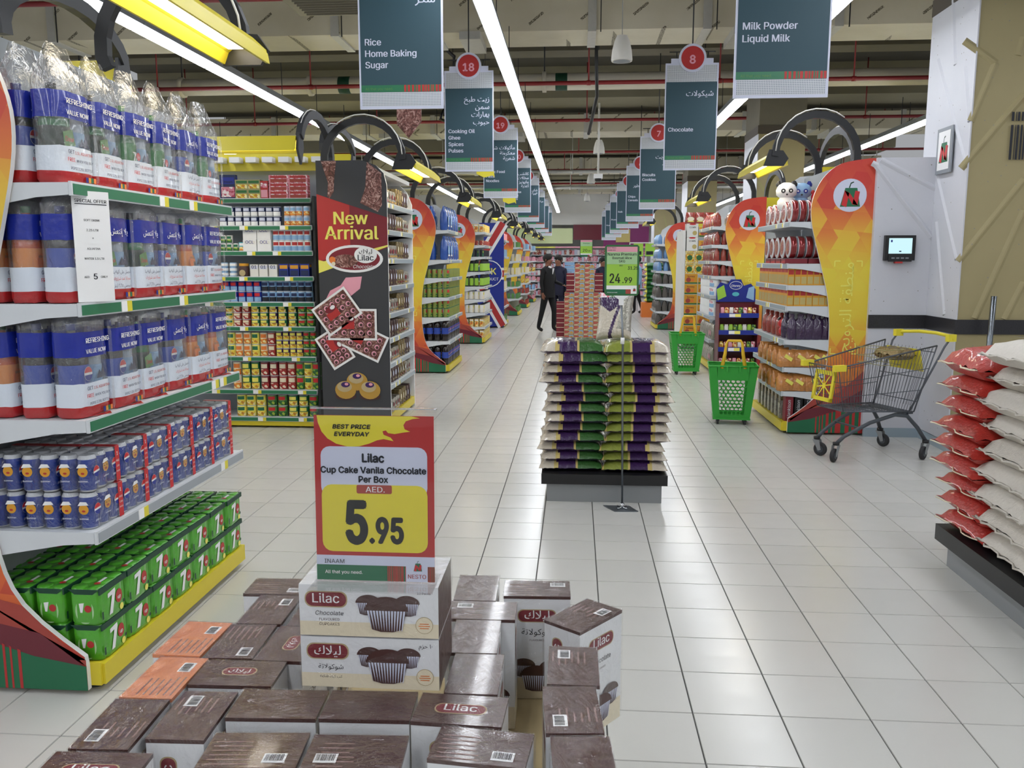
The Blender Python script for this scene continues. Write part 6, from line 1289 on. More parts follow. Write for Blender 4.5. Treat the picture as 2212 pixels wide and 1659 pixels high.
for i in range(1, 14): b.tube([lerp(lerp(A['rb'], A['rt'], .08), mir(lerp(A['rb'], A['rt'], .08)), i / 14), lerp(lerp(A['rb'], A['rt'], .95), mir(lerp(A['rb'], A['rt'], .95)), i / 14)], .0022, 'wiregrey', 4)
b.build('rear_gate_wires', ct, kind='stuff')
for s in (1, -1):
    b = MB(); b.tube([(.40, s * .13, .15), (.33, s * .135, .21), (.1, s * .17, .32), (-.12, s * .21, .385), (-.24, s * .22, .37), (-.33, s * .25, .27), (-.40, s * .28, .155)], .017, 'tubegrey', 8); b.build('chassis_tube', ct)
    b = MB(); b.tube([(-.24, s * .22, .38), (-.3, s * .235, .5), (-.5, s * .31, .96), (-.56, s * .31, 1.03)], .009, 'wiregrey', 8); b.build('handle_upright', ct)
b = MB(); b.tube([(.2, .15, .28), (.2, -.15, .28)], .009, 'tubegrey', 8); b.build('cross_tube', ct)
b = MB(); b.box(-.3, -.2, -.22, .22, .385, .405, 'tubegrey'); b.build('rear_bar', ct)
b = MB(); b.tube([(-.55, .325, 1.02), (-.585, .29, 1.04), (-.6, .1, 1.055), (-.6, -.1, 1.055), (-.585, -.29, 1.04), (-.55, -.325, 1.02)], .015, 'cartyellow', 10)
for s in (1, -1): b.box(-.6, -.52, s * .31 - .02, s * .31 + .02, 1.0, 1.06, 'cartyellow')
b.build('handle', ct)
for (x, y, a) in ((.40, .13, .5), (.40, -.13, 2.1), (-.40, .28, .4), (-.40, -.28, 1.9)):
    c = empty('caster', (x, y, 0), a); c.parent = ct
    MB().tube([(0, 0, .14), (0, 0, .165)], .028, 'black', 12).build('swivel', c)
    b = MB()
    for s in (-1, 1): b.prism([(-.03, .14), (.03, .14), (.05, .055), (.025, .045)], s * .024 - .002, s * .024 + .002, 'palletgrey')
    b.build('fork', c)
    b = MB(); b.T = Matrix.Translation((.035, 0, .058)) @ Matrix.Rotation(PI / 2, 4, 'X'); b.lathe([(.05, -.015), (.058, -.01), (.058, .01), (.05, .015)], 20, 'rubber'); b.lathe([(.03, -.018), (.03, .018)], 14, 'tubegrey'); b.T = None; b.build('wheel', c)
# yellow ad panels, corner grips, child-seat flap, seat basket
for nm, o_, ux in (('front_ad_panel', (.46, 0, .52), (0, 1, 0)), ):
    b = MB(); b.frame(o_, (0, 1, 0), (-.15, 0, 1)); w_ = .13
    for x0, z0, x1, z1 in ((-w_, -.02, w_, .012), (-w_, .2, w_, .235), (-w_, -.02, -w_ + .03, .235), (w_ - .03, -.02, w_, .235)): b.rect(x0, z0, x1, z1, 'cartyellow', .004); b.rect(x0, z0, x1, z1, 'cartyellow', .022)
    b.T = None
    for a in range(8):
        t = a * PI / 4 + .2; u = Vector((math.cos(t), math.sin(t))); n = Vector((-u.y, u.x)) * .006; c = Vector((0, .108)); q = c + u * .115; q2 = c + u * .02
        b.p2([tuple(q2 - n), tuple(q - n), tuple(q + n), tuple(q2 + n)], 'cartyellow', .012)
    b.disc(0, .108, .022, 'cartyellow', .014); b.build(nm, ct)
for s in (1, -1):
    MB().box(.42, .53, s * .215 - .02, s * .215 + .02, .775, .825, 'cartyellow').build('corner_grip', ct)
b = MB(); b.add([(-.35, -.2, .93), (-.35, .2, .93), (-.4, .2, .74), (-.4, -.2, .74), (-.343, -.2, .93), (-.343, .2, .93), (-.393, .2, .74), (-.393, -.2, .74)], [(0, 1, 2, 3), (7, 6, 5, 4), (0, 4, 5, 1), (1, 5, 6, 2), (2, 6, 7, 3), (3, 7, 4, 0)], 'cartyellow'); b.build('seat_flap', ct)
b = MB()
for z, k in ((.93, 1), (.86, .93), (.8, .86)): b.tube([(-.2 + .0, -.18 * k, z), (-.0, -.18 * k, z), (.0, .18 * k, z), (-.2, .18 * k, z)], .003, 'khaki', 5, closed=True)
for i in range(10):
    y = -.16 + i * .036
    for xx in (-.2, 0): b.tube([(xx, y, .93), (xx, y * .86, .8)], .002, 'khaki', 4)
b.build('seat_wires', ct)
b = pillow(.2, .3, .1, 10, 10, mats=lambda u, v, s: 'foilgold', seed=44, jit=.008); o = b.build('wrapped_goods', None, (2.62, 7.13, .80), math.atan2(-.36, -.93), label='crumpled clear-wrapped goods lying in the trolley seat', cat='groceries')
# ------------------------------------------------------------------ green rolling baskets
def basket(x, y, rot, sc, lab):
    o = empty('rolling_basket', (x, y, 0), rot, lab, 'basket'); o.scale = (sc,) * 3
    T4 = [(-.235, -.17), (.235, -.17), (.235, .17), (-.235, .17)]; B4 = [(-.175, -.12), (.175, -.12), (.175, .13), (-.175, .13)]; z0, z1 = .065, .585
    def corner(i, t): a, b_ = B4[i], T4[i]; return Vector((a[0] + (b_[0] - a[0]) * t, a[1] + (b_[1] - a[1]) * t, z0 + (z1 - z0) * t))
    for side in range(4):
        i, j = side, (side + 1) % 4; cen = (corner(i, .5) + corner(j, .5)) / 2; b = MB()
        nc = 6 if side % 2 == 0 else 5; rows = 10; out = Vector((cen.x, cen.y, 0)).normalized()
        def S(u, t): return corner(i, t) + (corner(j, t) - corner(i, t)) * u
        w_ = .66 / nc; hz = (.74 - .07) / rows; q = []
        for r_ in range(rows):
            for c in range(nc - (r_ % 2)):
                cu = .17 + (c + .5 + (.5 if r_ % 2 else 0)) * w_; cv = .07 + (r_ + .5) * hz; q.append((cu, cv))
        R0x, R0z = w_ / 2, hz * .667
        for cu, cv in q:
            vs = []
            for k in range(6):
                a = PI / 6 + k * PI / 3; dx = math.cos(a) * R0x / math.cos(PI / 6); dz = math.sin(a) * R0z; vs.append(S(cu + dx, cv + dz)); 
            for k in range(6):
                a = PI / 6 + k * PI / 3; vs.append(S(cu + math.cos(a) * R0x / math.cos(PI / 6) * .8, cv + math.sin(a) * R0z * .8))
            inn = [v - out * .006 for v in vs[6:]]
            b.add(vs + inn, [(k, (k + 1) % 6, 6 + (k + 1) % 6, 6 + k) for k in range(6)] + [(6 + k, 6 + (k + 1) % 6, 12 + (k + 1) % 6, 12 + k) for k in range(6)], 'basketgreen')
        for u0, u1, v0, v1 in ((0, .175, 0, 1), (.825, 1, 0, 1), (.16, .84, .735, 1), (.16, .84, 0, .075)):
            P4 = [S(u0, v0), S(u1, v0), S(u1, v1), S(u0, v1)]; b.add(P4 + [p - out * .004 for p in P4], [(0, 1, 2, 3), (7, 6, 5, 4), (0, 4, 5, 1), (2, 6, 7, 3), (1, 5, 6, 2), (3, 7, 4, 0)], 'basketgreen')
        b.build(('front_wall', 'side_wall', 'rear_wall', 'side_wall')[side], o)
    b = MB(); b.tube([(x_, y_, z1) for x_, y_ in T4], .01, 'basketgreen', 6, closed=True)
    for xx in (-.14, -.06, .06, .14): b.box(xx - .008, xx + .008, -.185, -.165, z1 - .05, z1, 'basketgreen')
    b.build('rim', o)
    MB().box(-.18, .18, -.125, .135, .05, .068, 'basketgreen').build('floor_plate', o)
    h = MB(); y_ = -.155
    path = [(-.11, y_, z1 - .02), (-.085, y_, z1 + .12), (-.075, y_, z1 + .22), (-.06, y_, z1 + .25), (.06, y_, z1 + .25), (.075, y_, z1 + .22), (.085, y_, z1 + .12), (.11, y_, z1 - .02)]
    h.tube(path, [.02, .016, .013, .013, .013, .013, .016, .02], 'basketyellow', 8); h.build('pull_handle', o)
    for xx, yy in ((-.13, -.09), (.13, -.09), (-.13, .1), (.13, .1)):
        b = MB(); b.T = Matrix.Translation((xx, yy, .026)) @ Matrix.Rotation(PI / 2, 4, 'Y'); b.lathe([(.026, -.01), (.026, .01)], 14, 'rubber'); b.T = None; b.box(xx - .016, xx + .016, yy - .012, yy + .012, .03, .055, 'black'); b.build('wheel', o)
    return o
basket(1.56, 8.45, -.12, 1.0, 'green rolling basket with yellow handle, nearer one before the sweets shelf'); basket(1.58, 12.15, .0, 1.0, 'green rolling basket with yellow handle, farther one beside the cereal stack')
# ------------------------------------------------------------------ foreground: cupcake boxes on a promo table
BW, BD, BH = .15, .093, .246; ZT = .85
o = empty('promo_table', (-.395, 1.5, 0), 0, 'plain tan promo table hidden under the pile of cupcake boxes', 'table')
MB().box(-.45, .44, -.34, .40, .57, .603, 'tan').build('top', o); MB().box(-.41, .40, -.3, .36, .02, .569, 'tan').build('skirt', o)
def cupcake(b, cx, cy, s, L):
    n = 13
    b.p2([(cx - .5 * s, cy + .12 * s), (cx - .36 * s, cy - .38 * s), (cx - .15 * s, cy - .44 * s), (cx + .15 * s, cy - .44 * s), (cx + .36 * s, cy - .38 * s), (cx + .5 * s, cy + .12 * s)], 'brown', L)
    for i in range(n):
        u0 = -.49 + .98 * i / n; b.p2([(cx + u0 * s, cy + .13 * s), (cx + (u0 + .04) * s * .8, cy - .41 * s), (cx + (u0 + .045) * s * .82, cy - .41 * s), (cx + (u0 + .055) * s, cy + .13 * s)], 'lilacgrey', L + .0003)
    b.p2([(cx + .54 * s * math.cos(math.radians(a)), cy + .1 * s + .36 * s * max(0, math.sin(math.radians(a)))) for a in range(0, 181, 15)], 'boxbrown', L + .0005)
def oval(b, cx, cy, w_, h, t, L, res=2):
    b.rrect(cx - w_ / 2 - .002, cy - h / 2 - .002, cx + w_ / 2 + .002, cy + h / 2 + .002, h / 2, 'tan', L, 6); b.rrect(cx - w_ / 2, cy - h / 2, cx + w_ / 2, cy + h / 2, h * .49, 'dkred', L + .0003, 6)
    b.text(t, cx, cy - h * .24, None, 'white', 'c', .015, L + .0007, width=w_ * .66, res=res)
def upright_box(m, seed, kind):
    b = MB(); r = random.Random(seed)
    b.faces6(-BW / 2, BW / 2, -BD / 2, BD / 2, 0, BH, [m, m, 'boxwhite', 'boxwhite', 'boxwhite', 'boxwhite'])
    b.box(-BW / 2 - .0006, BW / 2 + .0006, -BD / 2 - .0006, BD / 2 + .0006, BH - .006, BH + .0006, m)
    f = front(MB(), -BD / 2)
    f.rect(-BW / 2, 0, BW / 2, .05, 'cream', .0002); oval(f, 0, .2, .085, .027, ('Lilac', 'ليلاك')[seed % 2], .0004); f.text(('Chocolate', 'شوكولاتة')[seed % 2], 0, .155, None, 'ink', 'c', .005, .0006, width=.07)
    f.text('FLAVOURED', 0, .14, .008, 'brown', 'c', 0, .0006); cupcake(f, -.03, .075, .05, .0006); cupcake(f, .035, .07, .055, .0012); cupcake(f, .0, .05, .07, .0022)
    g = MB(); g.T = Matrix.Rotation(PI, 4, 'Z'); g.v = []; g.add(f.v, f.f, [f.mats[q] for q in f.m]); f = f if 0 else f; g.T = None
    f.add(g.v, g.f, [g.mats[q] for q in g.m])
    s_ = MB().frame((BW / 2, 0, 0), (0, 1, 0), (0, 0, 1)); s_.rect(-BD / 2, 0, BD / 2, .05, 'cream', .0002); s_.frame((BW / 2, 0, .12), (0, 0, 1), (0, -1, 0)); oval(s_, .06, .012, .07, .024, 'Lilac', .0004); s_.text('Chocolate', -.03, .01, None, 'ink', 'c', .005, .0006, width=.06)
    s_.frame((-BW / 2, 0, .12), (0, 0, -1), (0, -1, 0)); oval(s_, -.06, .012, .07, .024, 'Lilac', .0004)
    t = MB().frame((0, 0, BH + .0006), (1, 0, 0), (0, 1, 0))
    if kind == 'bar': barcode(t, (.02, -.06, -.055, .03)[seed % 4], (-.035, -.03, .01, .01)[seed % 4], .035, .024, .0005)
    elif kind == 'logo': oval(t, 0, 0, .085, .028, 'Lilac', .0005)
    elif kind == 'ar': oval(t, 0, .005, .06, .026, 'ليلاك', .0005)
    if kind == 'bar':
        for i in range(6): t.rect(-.065 + (seed % 3) * .012, -.04 + i * .012, -.005 + r.uniform(-.01, .01), -.037 + i * .012, 'dusty', .0004)
    w_ = MB(); q = .0022
    rings = [[(x * (BW / 2 + q) * 1 + r.uniform(-.0012, .0012), y * (BD / 2 + q) + r.uniform(-.0012, .0012), z) for x, y in ((-1, -1), (-.5, -1), (0, -1), (.5, -1), (1, -1), (1, 0), (1, 1), (.5, 1), (0, 1), (-.5, 1), (-1, 1), (-1, 0))] for z in (0.001, .06, .12, .18, .235, BH + q)]
    loft(w_, rings, 'wrap', cap0=False, smooth=False)
    return [('carton', b), ('front_print', f), ('side_print', s_), ('end_print', t), ('plastic_wrap', w_)]
for k in range(4):
    proto('lb%d' % k, 'cupcake_box', upright_box('boxbrown', k, 'bar')); 
proto('lbl', 'cupcake_box', upright_box('boxbrown', 0, 'logo')); proto('lba', 'cupcake_box', upright_box('boxbrown', 1, 'ar')); proto('lbo', 'cupcake_box', upright_box('boxorange', 0, 'bar')); proto('lbp', 'cupcake_box', upright_box('boxbrown', 1, 'none'))
TOPS = [ # key, near-left, near-right, far-right, far-left pixels of the brown end, words
 ('lbo', (262, 1508), (372, 1512), (428, 1422), (325, 1418), 'orange-topped cupcake box, nearer of the two'), ('lbo', (333, 1414), (428, 1418), (500, 1352), (410, 1345), 'orange-topped cupcake box, farther of the two'),
 ('lb2', (157, 1612), (278, 1614), (365, 1515), (252, 1508), 'brown-topped cupcake box in front of the orange ones at the left edge'), ('lb1', (320, 1597), (443, 1600), (513, 1500), (395, 1496), 'brown-topped cupcake box with barcode, second from left in the near rows'),
 ('lbp', (510, 1550), (692, 1553), (702, 1508), (530, 1500), 'brown-topped cupcake box before the price sign boxes, left'), ('lbp', (693, 1553), (878, 1557), (885, 1510), (707, 1505), 'brown-topped cupcake box before the price sign boxes, middle'),
 ('lbl', (877, 1546), (1058, 1558), (1080, 1498), (885, 1500), 'cupcake box with Lilac end label right of the sign boxes'), ('lb0', (932, 1620), (1132, 1640), (1138, 1570), (950, 1558), 'cupcake box with barcode at the bottom, right of centre'),
 ('lb0', (440, 1659), (640, 1659), (662, 1595), (485, 1590), 'cupcake box with barcode at the bottom edge, centre left'), ('lb1', (640, 1662), (848, 1665), (860, 1606), (668, 1600), 'cupcake box with barcode at the bottom edge, centre'),
 ('lbl', (95, 1668), (285, 1672), (318, 1620), (140, 1615), 'cupcake box with red Lilac end label at the bottom left corner'),
 ('lba', (408, 1478), (575, 1482), (605, 1426), (432, 1425), 'cupcake box with red arabic end label in the middle left'), ('lba', (548, 1426), (645, 1430), (675, 1362), (597, 1357), 'cupcake box with red arabic label half behind the sign boxes'),
 ('lb3', (440, 1422), (545, 1424), (590, 1356), (500, 1352), 'brown-topped cupcake box right of the far orange one'), ('lb2', (510, 1350), (605, 1352), (634, 1296), (562, 1292), 'brown-topped cupcake box behind, left of the price sign'),
 ('lbp', (612, 1352), (700, 1354), (715, 1298), (640, 1296), 'brown-topped cupcake box half hidden behind the price sign'), ('lb0', (530, 1298), (655, 1300), (668, 1262), (545, 1258), 'farthest brown-topped cupcake box on the left'),
 ('lbp', (968, 1300), (1080, 1302), (1085, 1262), (978, 1258), 'farthest brown-topped cupcake box in the middle column right of the sign'), ('lb2', (972, 1357), (1088, 1360), (1088, 1320), (978, 1318), 'second farthest cupcake box in the middle column'),
 ('lbp', (968, 1408), (1075, 1410), (1080, 1365), (975, 1362), 'third farthest cupcake box in the middle column'), ('lbp', (962, 1490), (1075, 1494), (1082, 1414), (978, 1412), 'deep-topped shiny cupcake box in the middle column'),
 ('lb3', (1092, 1290), (1228, 1292), (1226, 1254), (1088, 1252), 'tall cupcake box showing its arabic printed face'), ('lb2', (1172, 1335), (1258, 1366), (1310, 1303), (1210, 1283), 'cupcake box turned askew beside the tall printed one'),
 ('lb1', (1182, 1492), (1295, 1496), (1285, 1412), (1182, 1412), 'barcoded cupcake box in the right column, behind'), ('lb2', (1180, 1592), (1305, 1592), (1297, 1503), (1177, 1500), 'barcoded cupcake box in the right column, middle'),
 ('lbp', (1205, 1690), (1335, 1690), (1322, 1602), (1200, 1600), 'crinkle-wrapped cupcake box at the bottom right of the pile')]
placed = []
for i, (k, a, b_, c, d, lab) in enumerate(TOPS):
    P4 = [hit(q[0], q[1], 'z', ZT) for q in (a, b_, c, d)]; ctr = sum(P4, Vector()) / 4; e = P4[1] - P4[0]; ang = math.atan2(e.y, e.x); ln = (e.length + (P4[2] - P4[3]).length) / 2; dp = ((P4[3] - P4[0]).length + (P4[2] - P4[1]).length) / 2
    near = (P4[0] + P4[1]) / 2; fwd = Vector((-math.sin(ang), math.cos(ang), 0)); long_x = ln > dp * 1.05
    placed.append([k, near + fwd * ((BD if long_x else BW) / 2), ang, long_x, lab])
# keep neighbours from sinking into one another: relax centres apart a little
def half(p, ax):
    hx, hy = (BW / 2, BD / 2) if p[3] else (BD / 2, BW / 2); c, s = abs(math.cos(p[2])), abs(math.sin(p[2])); return (hx * c + hy * s, hx * s + hy * c)[ax]
for it_ in range(60):
    for i in range(len(placed)):
        for j in range(i):
            A, B = placed[i], placed[j]; dx = A[1].x - B[1].x; dy = A[1].y - B[1].y; ox = half(A, 0) + half(B, 0) + .003 - abs(dx); oy = half(A, 1) + half(B, 1) + .003 - abs(dy)
            if ox > 0 and oy > 0:
                if ox < oy: s = math.copysign(ox / 2, dx) * .5; A[1].x += s; B[1].x -= s
                else: s = math.copysign(oy / 2, dy) * .5; A[1].y += s; B[1].y -= s
for k, c, ang, long_x, lab in placed:
    put(k, (c.x, c.y, ZT - BH), ang + (0 if long_x else PI / 2 * (1 if 'middle' in lab or 'left edge' in lab or k == 'lbo' else -1)), lab, 'box', None)
# the two boxes lying under the sign
def lying(ar, z, lab):
    o = empty('cupcake_box', (-.354, 1.452, z), 0, lab, 'box')
    MB().faces6(-.123, .123, -.075, .075, 0, .093, ['boxwhite', 'boxwhite', 'boxwhite', 'boxbrown', 'boxwhite', 'boxbrown']).build('carton', o)
    b = front(MB(), -.075); b.rect(-.123, 0, .123, .026, 'cream', .0002); b.rrect(-.07, .0, .123, .02, .01, 'bagtan' if 0 else 'cream', .0003)
    oval(b, -.075, .067, .072, .026, 'ليلاك' if ar else 'Lilac', .0006)
    if ar: b.text('شوكولاتة', -.07, .034, None, 'ink', 'c', .005, .0006, width=.045, res=2); b.text('كب كيك للنكهة', -.07, .018, None, 'brown', 'c', 0, .0006, width=.04); b.text('١٠ حزم', .1, .078, .011, 'ink', 'c', .0, .0006)
    else: b.text('Chocolate', -.07, .038, None, 'ink', 'c', .004, .0006, width=.05, ital=.15); b.text('FLAVOURED', -.07, .028, None, 'brown', 'c', 0, .0006, width=.036); b.text('CUPCAKES', -.07, .019, None, 'brown', 'c', 0, .0006, width=.036); b.text('10 Packs', .098, .08, .008, 'ink', 'c', 0, .0006)
    cupcake(b, .0, .058, .042, .0006); cupcake(b, .068, .058, .042, .0006); cupcake(b, .032, .042, .072, .0018)
    b.disc(.098, .024, .0155, 'tan', .0008, n=20); b.disc(.098, .024, .0145, 'cream', .001, n=20); b.rect(.088, .022, .108, .0235, 'orange', .0013); b.rect(.09, .026, .106, .0275, 'orange', .0013); b.rect(.09, .018, .106, .0195, 'orange', .0013); b.build('front_print', o)
    b = MB(); r = random.Random(5 + ar); loft(b, [[(x * .1255 + r.uniform(-.0015, .0015), y * .0775 + r.uniform(-.0015, .0015), zz) for x, y in ((-1, -1), (-.5, -1), (0, -1), (.5, -1), (1, -1), (1, 0), (1, 1), (.5, 1), (0, 1), (-.5, 1), (-1, 1), (-1, 0))] for zz in (0.0005, .03, .06, .0945)], 'wrap', cap0=False, smooth=False); b.build('plastic_wrap', o); return o
lying(1, ZT + .003, 'lower of two wrapped cupcake boxes lying flat, with arabic front print'); t_ = lying(0, ZT + .099, 'upper of two wrapped cupcake boxes lying flat, reading Lilac, carrying the price sign')
b = MB().frame((-.354, 1.452, ZT + .099 + .0935), (1, 0, 0), (0, 1, 0)); b.frame((0, 0, .0935), (1, 0, 0), (0, 1, 0)); b.disc(-.05, .0, .028, 'brown', .0005, ry=.02); b.disc(.07, -.01, .03, 'dkred', .0005, ry=.018); b.build('top_print', t_)
# price sign in clear holder
SW_, SH_ = .209, .292
o = empty('price_sign', (-.448, 1.392, 1.046), (math.radians(-2), 0, 0), 'red and yellow BEST PRICE EVERYDAY sign in clear holder on the cupcake boxes', 'sign')
MB().box(0, SW_, 0, .001, 0, SH_, 'red').build('sheet', o)
def U(x, y): t = (y - 135) / 1470; L_ = 60 + 48 * t; R_ = 1150 + 20 * t; return ((x - L_) / (R_ - L_) * SW_, (1 - t) * SH_)
b = MB().frame((0, 0, 0), (1, 0, 0), (0, 0, 1))
b.p2([U(*p) for p in ((88, 137), (100, 200), (135, 280), (190, 340), (270, 385), (380, 410), (480, 405), (570, 380), (640, 350), (700, 338), (790, 355), (765, 325), (700, 300), (690, 270), (720, 262), (740, 285), (800, 293), (870, 280), (940, 270), (890, 250), (878, 215), (900, 180), (960, 160), (1025, 152), (950, 137))][::-1], 'yellow', .0003)
q0 = U(138, 800); q1 = U(1093, 408); b.rrect(q0[0], q0[1] - .01, q1[0], q1[1], .016, 'lilacgrey', .0004); q0 = U(158, 1345); q1 = U(1098, 745); b.rrect(q0[0], q0[1], q1[0], q1[1], .018, 'yellow', .0006)
q0 = U(460, 822); q1 = U(778, 745); b.rrect(q0[0], q0[1], q1[0], q1[1], .003, 'brick', .0008); b.rect(0, U(0, 1467)[1], SW_, U(0, 1380)[1], 'lilacgrey', .0004); b.rect(0, 0, U(905, 1600)[0], U(0, 1467)[1], 'green', .0005); stripes(b, U(745, 1500)[0], 0, U(890, 1500)[0], U(0, 1467)[1], .0007); b.rect(U(910, 1500)[0], 0, U(1105, 1500)[0], U(0, 1400)[1], 'lilacgrey', .0006); stripes(b, U(1110, 1500)[0], 0, SW_, U(0, 1467)[1], .0007, 8)
b.build('sheet_print', o)
b = MB().frame((0, 0, 0), (1, 0, 0), (0, 0, 1))
def tx(t, x0, x1, yb, m, bold=.02, yt=None, ital=0, lift=.0012):
    vs, fs, w_, a, c = outline(t, bold, 3); p0 = U(x0, yb); p1 = U(x1, yb); k = None
    if yt is not None: k = (U(x0, yt)[1] - p0[1]) / c
    b.text(t, (p0[0] + p1[0]) / 2, p0[1], k, m, 'c', bold, lift, width=p1[0] - p0[0], ital=ital, res=3)
tx('BEST PRICE', 237, 575, 250, 'ink', .06, 215, .2); tx('EVERYDAY', 252, 565, 315, 'ink', .06, 280, .2)
tx('Lilac', 510, 705, 542, 'ink', .06, 468); tx('Cup Cake Vanila Chocolate', 133, 1085, 640, 'ink', .055, 585); tx('Per Box', 480, 743, 722, 'ink', .055, 668)
tx('AED.', 543, 715, 808, 'white', .012, 760); tx('5', 385, 550, 1258, 'black', .085, 900); tx('.', 590, 620, 1258, 'black', .05, 1225); tx('95', 650, 880, 1256, 'black', .085, 1038)
tx('INAAM', 175, 355, 1452, 'darkgrey', .0, 1415); tx('All that you need.', 182, 520, 1545, 'white', .02, 1515); tx('NESTO', 930, 1092, 1575, 'brick', .02, 1538); q = U(1015, 1465); nlogo(b, q[0], q[1], .017, .0012)
b.build('lettering', o)
b = MB(); b.box(-.004, SW_ + .004, -.003, -.0025, -.004, SH_ + .012, 'acrylic').box(-.004, SW_ + .004, .003, .0035, -.004, SH_ + .012, 'acrylic'); b.build('clear_holder', o)
MB().box(-.005, SW_ + .005, -.004, .005, SH_ + .011, SH_ + .0135, 'barsheen').build('holder_rim', o); MB().box(-.003, SW_ + .003, -.05, .05, -.004, -.0015, 'acrylic').build('holder_foot', o)
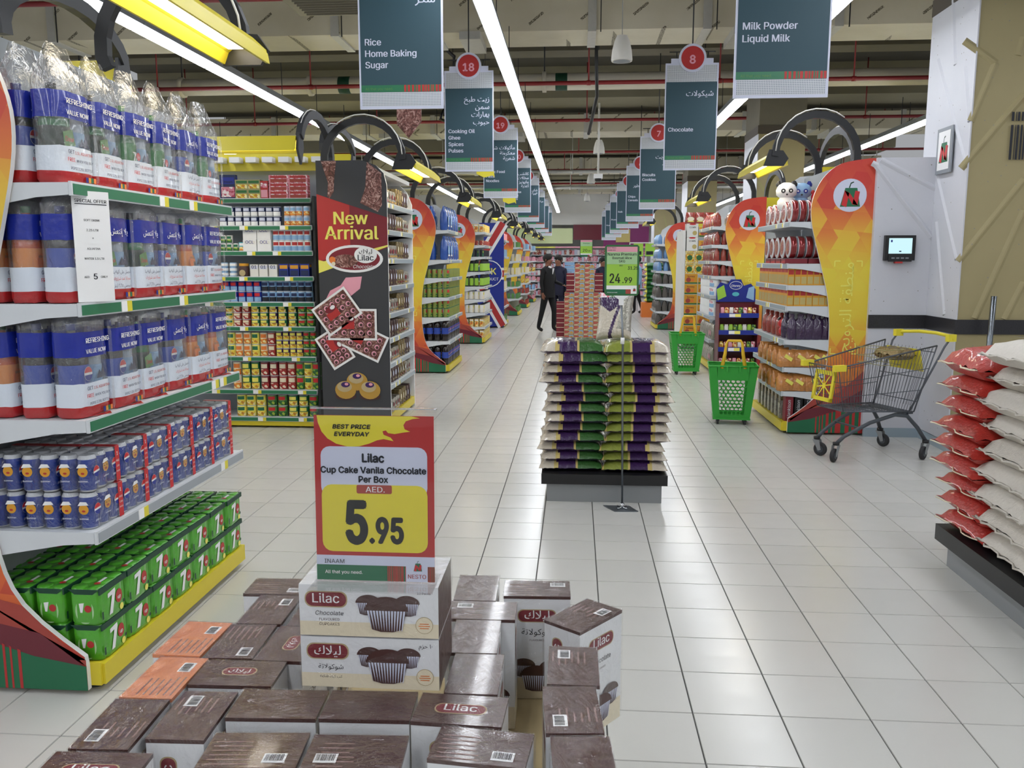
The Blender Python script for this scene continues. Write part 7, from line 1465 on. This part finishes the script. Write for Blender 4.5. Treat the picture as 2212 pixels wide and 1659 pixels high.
# ------------------------------------------------------------------ people
def skin_chain(pts, rad, edges, sub=1):
    me = bpy.data.meshes.new('s'); me.from_pydata(pts, edges, []); o = bpy.data.objects.new('s', me); COL.objects.link(o)
    m = o.modifiers.new('k', 'SKIN'); m.use_smooth_shade = True
    for i, sv in enumerate(me.skin_vertices[0].data): sv.radius = (rad[i][0], rad[i][1]) if isinstance(rad[i], tuple) else (rad[i], rad[i]); sv.use_root = (i == 0)
    s = o.modifiers.new('d', 'SUBSURF'); s.levels = sub; s.render_levels = sub
    dg = bpy.context.evaluated_depsgraph_get(); ev = o.evaluated_get(dg); t = ev.to_mesh()
    vs = [tuple(v.co) for v in t.vertices]; fs = [tuple(p.vertices) for p in t.polygons]; bpy.data.objects.remove(o); bpy.data.meshes.remove(me); return vs, fs
def person(loc, rot, lab, top='suit', leg='suit', stride=.12, armr=None, arml=None, h=1.72, tie=False, shirt='white'):
    """faces -y in its own space"""
    o = empty('person', loc, rot, lab, 'person'); k = h / 1.75; o.scale = (k,) * 3
    armr = armr or [(-.22, .03, 1.14), (-.24, -.02, .90)]; arml = arml or [(.22, .03, 1.14), (.24, -.02, .90)]
    P = [(0, 0, .95), (0, .0, 1.1), (0, .01, 1.28), (0, .01, 1.42), (0, .0, 1.5), (0, -.01, 1.58), (0, -.015, 1.68),
         (.09, 0, .9), (.1, -stride * .5, .5), (.1, -stride * .4, .1), (.1, -stride * .4 - .13, .045),
         (-.09, 0, .9), (-.1, stride * .4, .5), (-.1, stride * .9, .1), (-.1, stride * .9 - .13, .045),
         (-.17, .01, 1.41), armr[0], armr[1], (.17, .01, 1.41), arml[0], arml[1]]
    Rr = [(.15, .11), (.14, .1), (.165, .11), (.13, .09), (.055, .055), (.075, .085), (.085, .1), (.095, .1), (.062, .068), (.045, .05), (.045, .03), (.095, .1), (.062, .068), (.045, .05), (.045, .03), (.065, .065), .046, .034, (.065, .065), .046, .034]
    E = [(0, 1), (1, 2), (2, 3), (3, 4), (4, 5), (5, 6), (0, 7), (7, 8), (8, 9), (9, 10), (0, 11), (11, 12), (12, 13), (13, 14), (3, 15), (15, 16), (16, 17), (3, 18), (18, 19), (19, 20)]
    vs, fs = skin_chain(P, Rr, E, 2); b = MB()
    def mm(c):
        if c.z < .085: return 'shoe'
        if c.z < .93 and abs(c.x) < .2: return leg
        if c.z > 1.5: return 'skin'
        if c.z > 1.44 and abs(c.x) < .05: return shirt
        return top
    b.add(vs, fs, [mm(sum((Vector(vs[i]) for i in f), Vector()) / len(f)) for f in fs], True)
    # hands: palm and five fingers on each wrist
    for a in (armr, arml):
        w_ = Vector(a[1]); d = (w_ - Vector(a[0])).normalized(); s = 1 if w_.x > 0 else -1; sd = Vector((0, 1, 0)); p = w_ + d * .03
        loft(b, [[tuple(w_ + d * t + sd * (rw * math.cos(q)) + Vector((1, 0, 0)) * (rt * math.sin(q))) for q in [2 * PI * i / 8 for i in range(8)]] for t, rw, rt in ((-.01, .026, .02), (.03, .038, .018), (.085, .036, .014))], 'skin')
        for i in range(5):
            if i < 4: q0 = w_ + d * .08 + sd * (-.027 + i * .018); L_ = (.06, .075, .07, .052)[i]; q1 = q0 + d * L_ * .55; q2 = q1 + d * L_ * .4 - Vector((s * .018, 0, 0))
            else: q0 = w_ + d * .035 - sd * .034; q1 = q0 + d * .03 - sd * .022; q2 = q1 + d * .03 - Vector((s * .008, 0, 0))
            b.tube([tuple(q0), tuple(q1), tuple(q2)], [.009, .0085, .006], 'skin', 6)
    # face
    b.lathe([(.004, .012), (.013, -.004), (.004, -.02)], 8, 'skin', c=(0, -.125, 1.625))
    for s in (-1, 1):
        b.lathe([(.004, -.008), (.011, 0), (.004, .008)], 8, 'white', c=(s * .032, -.104, 1.655)); b.lathe([(.002, -.005), (.005, 0), (.002, .005)], 6, 'black', c=(s * .032, -.113, 1.655)); b.lathe([(.006, -.028), (.016, 0), (.006, .026)], 8, 'skin', c=(s * .092, -.0, 1.64))
    b.box(-.022, .022, -.112, -.1, 1.588, 1.594, 'brick'); b.build('body', o)
    hb = MB(); loft(hb, [superring(.096 * kx, .112 * ky, z, 14, .85, .002) for z, kx, ky in ((1.6, .75, .5), (1.64, .98, .8), (1.7, 1.02, .98), (1.75, .9, .88), (1.785, .45, .45))], 'hair'); hb.v = [(x, y + (.028 if z < 1.7 else .0), z) for x, y, z in hb.v]; hb.build('hair', o)
    jb = MB(); loft(jb, [superring(.175 * kx, .125 * ky, z, 18, .8) for z, kx, ky in ((.80, 1.08, 1.1), (.95, 1.03, 1.08), (1.1, .95, .98), (1.3, 1.08, 1.05), (1.42, .85, .9), (1.46, .5, .6))], top, cap0=False, cap1=False); jb.build('jacket', o)
    c = MB(); c.frame((0, -.12, 1.36), (1, 0, 0), (0, -.15, 1)); c.p2([(-.04, .1), (.04, .1), (0, -.08)], shirt, .012); c.tube([(-.06, -.02, 1.46), (0, -.085, 1.47), (.06, -.02, 1.46), (0, .06, 1.5)], .014, shirt, 6, closed=True); c.build('collar', o); return o
person((-.62, 19.1, 0), 1.0, 'person in black suit standing side-on beside the box pyramid, holding out a hand', stride=.22, arml=[(.2, -.06, 1.15), (.14, -.32, 1.08)], h=1.73)
person((-.42, 20.5, 0), -.5, 'person in dark navy shirt facing the camera behind the suited one', top='shirtnavy', leg='shirtnavy', h=1.72, shirt='shirtnavy', stride=.05)
person((1.42, 25.6, 0), .3, 'person in black trousers hidden behind the 24.99 price stand, left one', top='suit', h=1.74); person((1.85, 25.9, 0), -1.3, 'person in pale blue shirt and black trousers right of the 24.99 price stand', top='skyblue', shirt='skyblue', h=1.72, stride=.25)
person((.75, 24.0, 0), .6, 'person in navy shirt seen behind the top of the box pyramid', top='shirtnavy', shirt='shirtnavy', h=1.68)
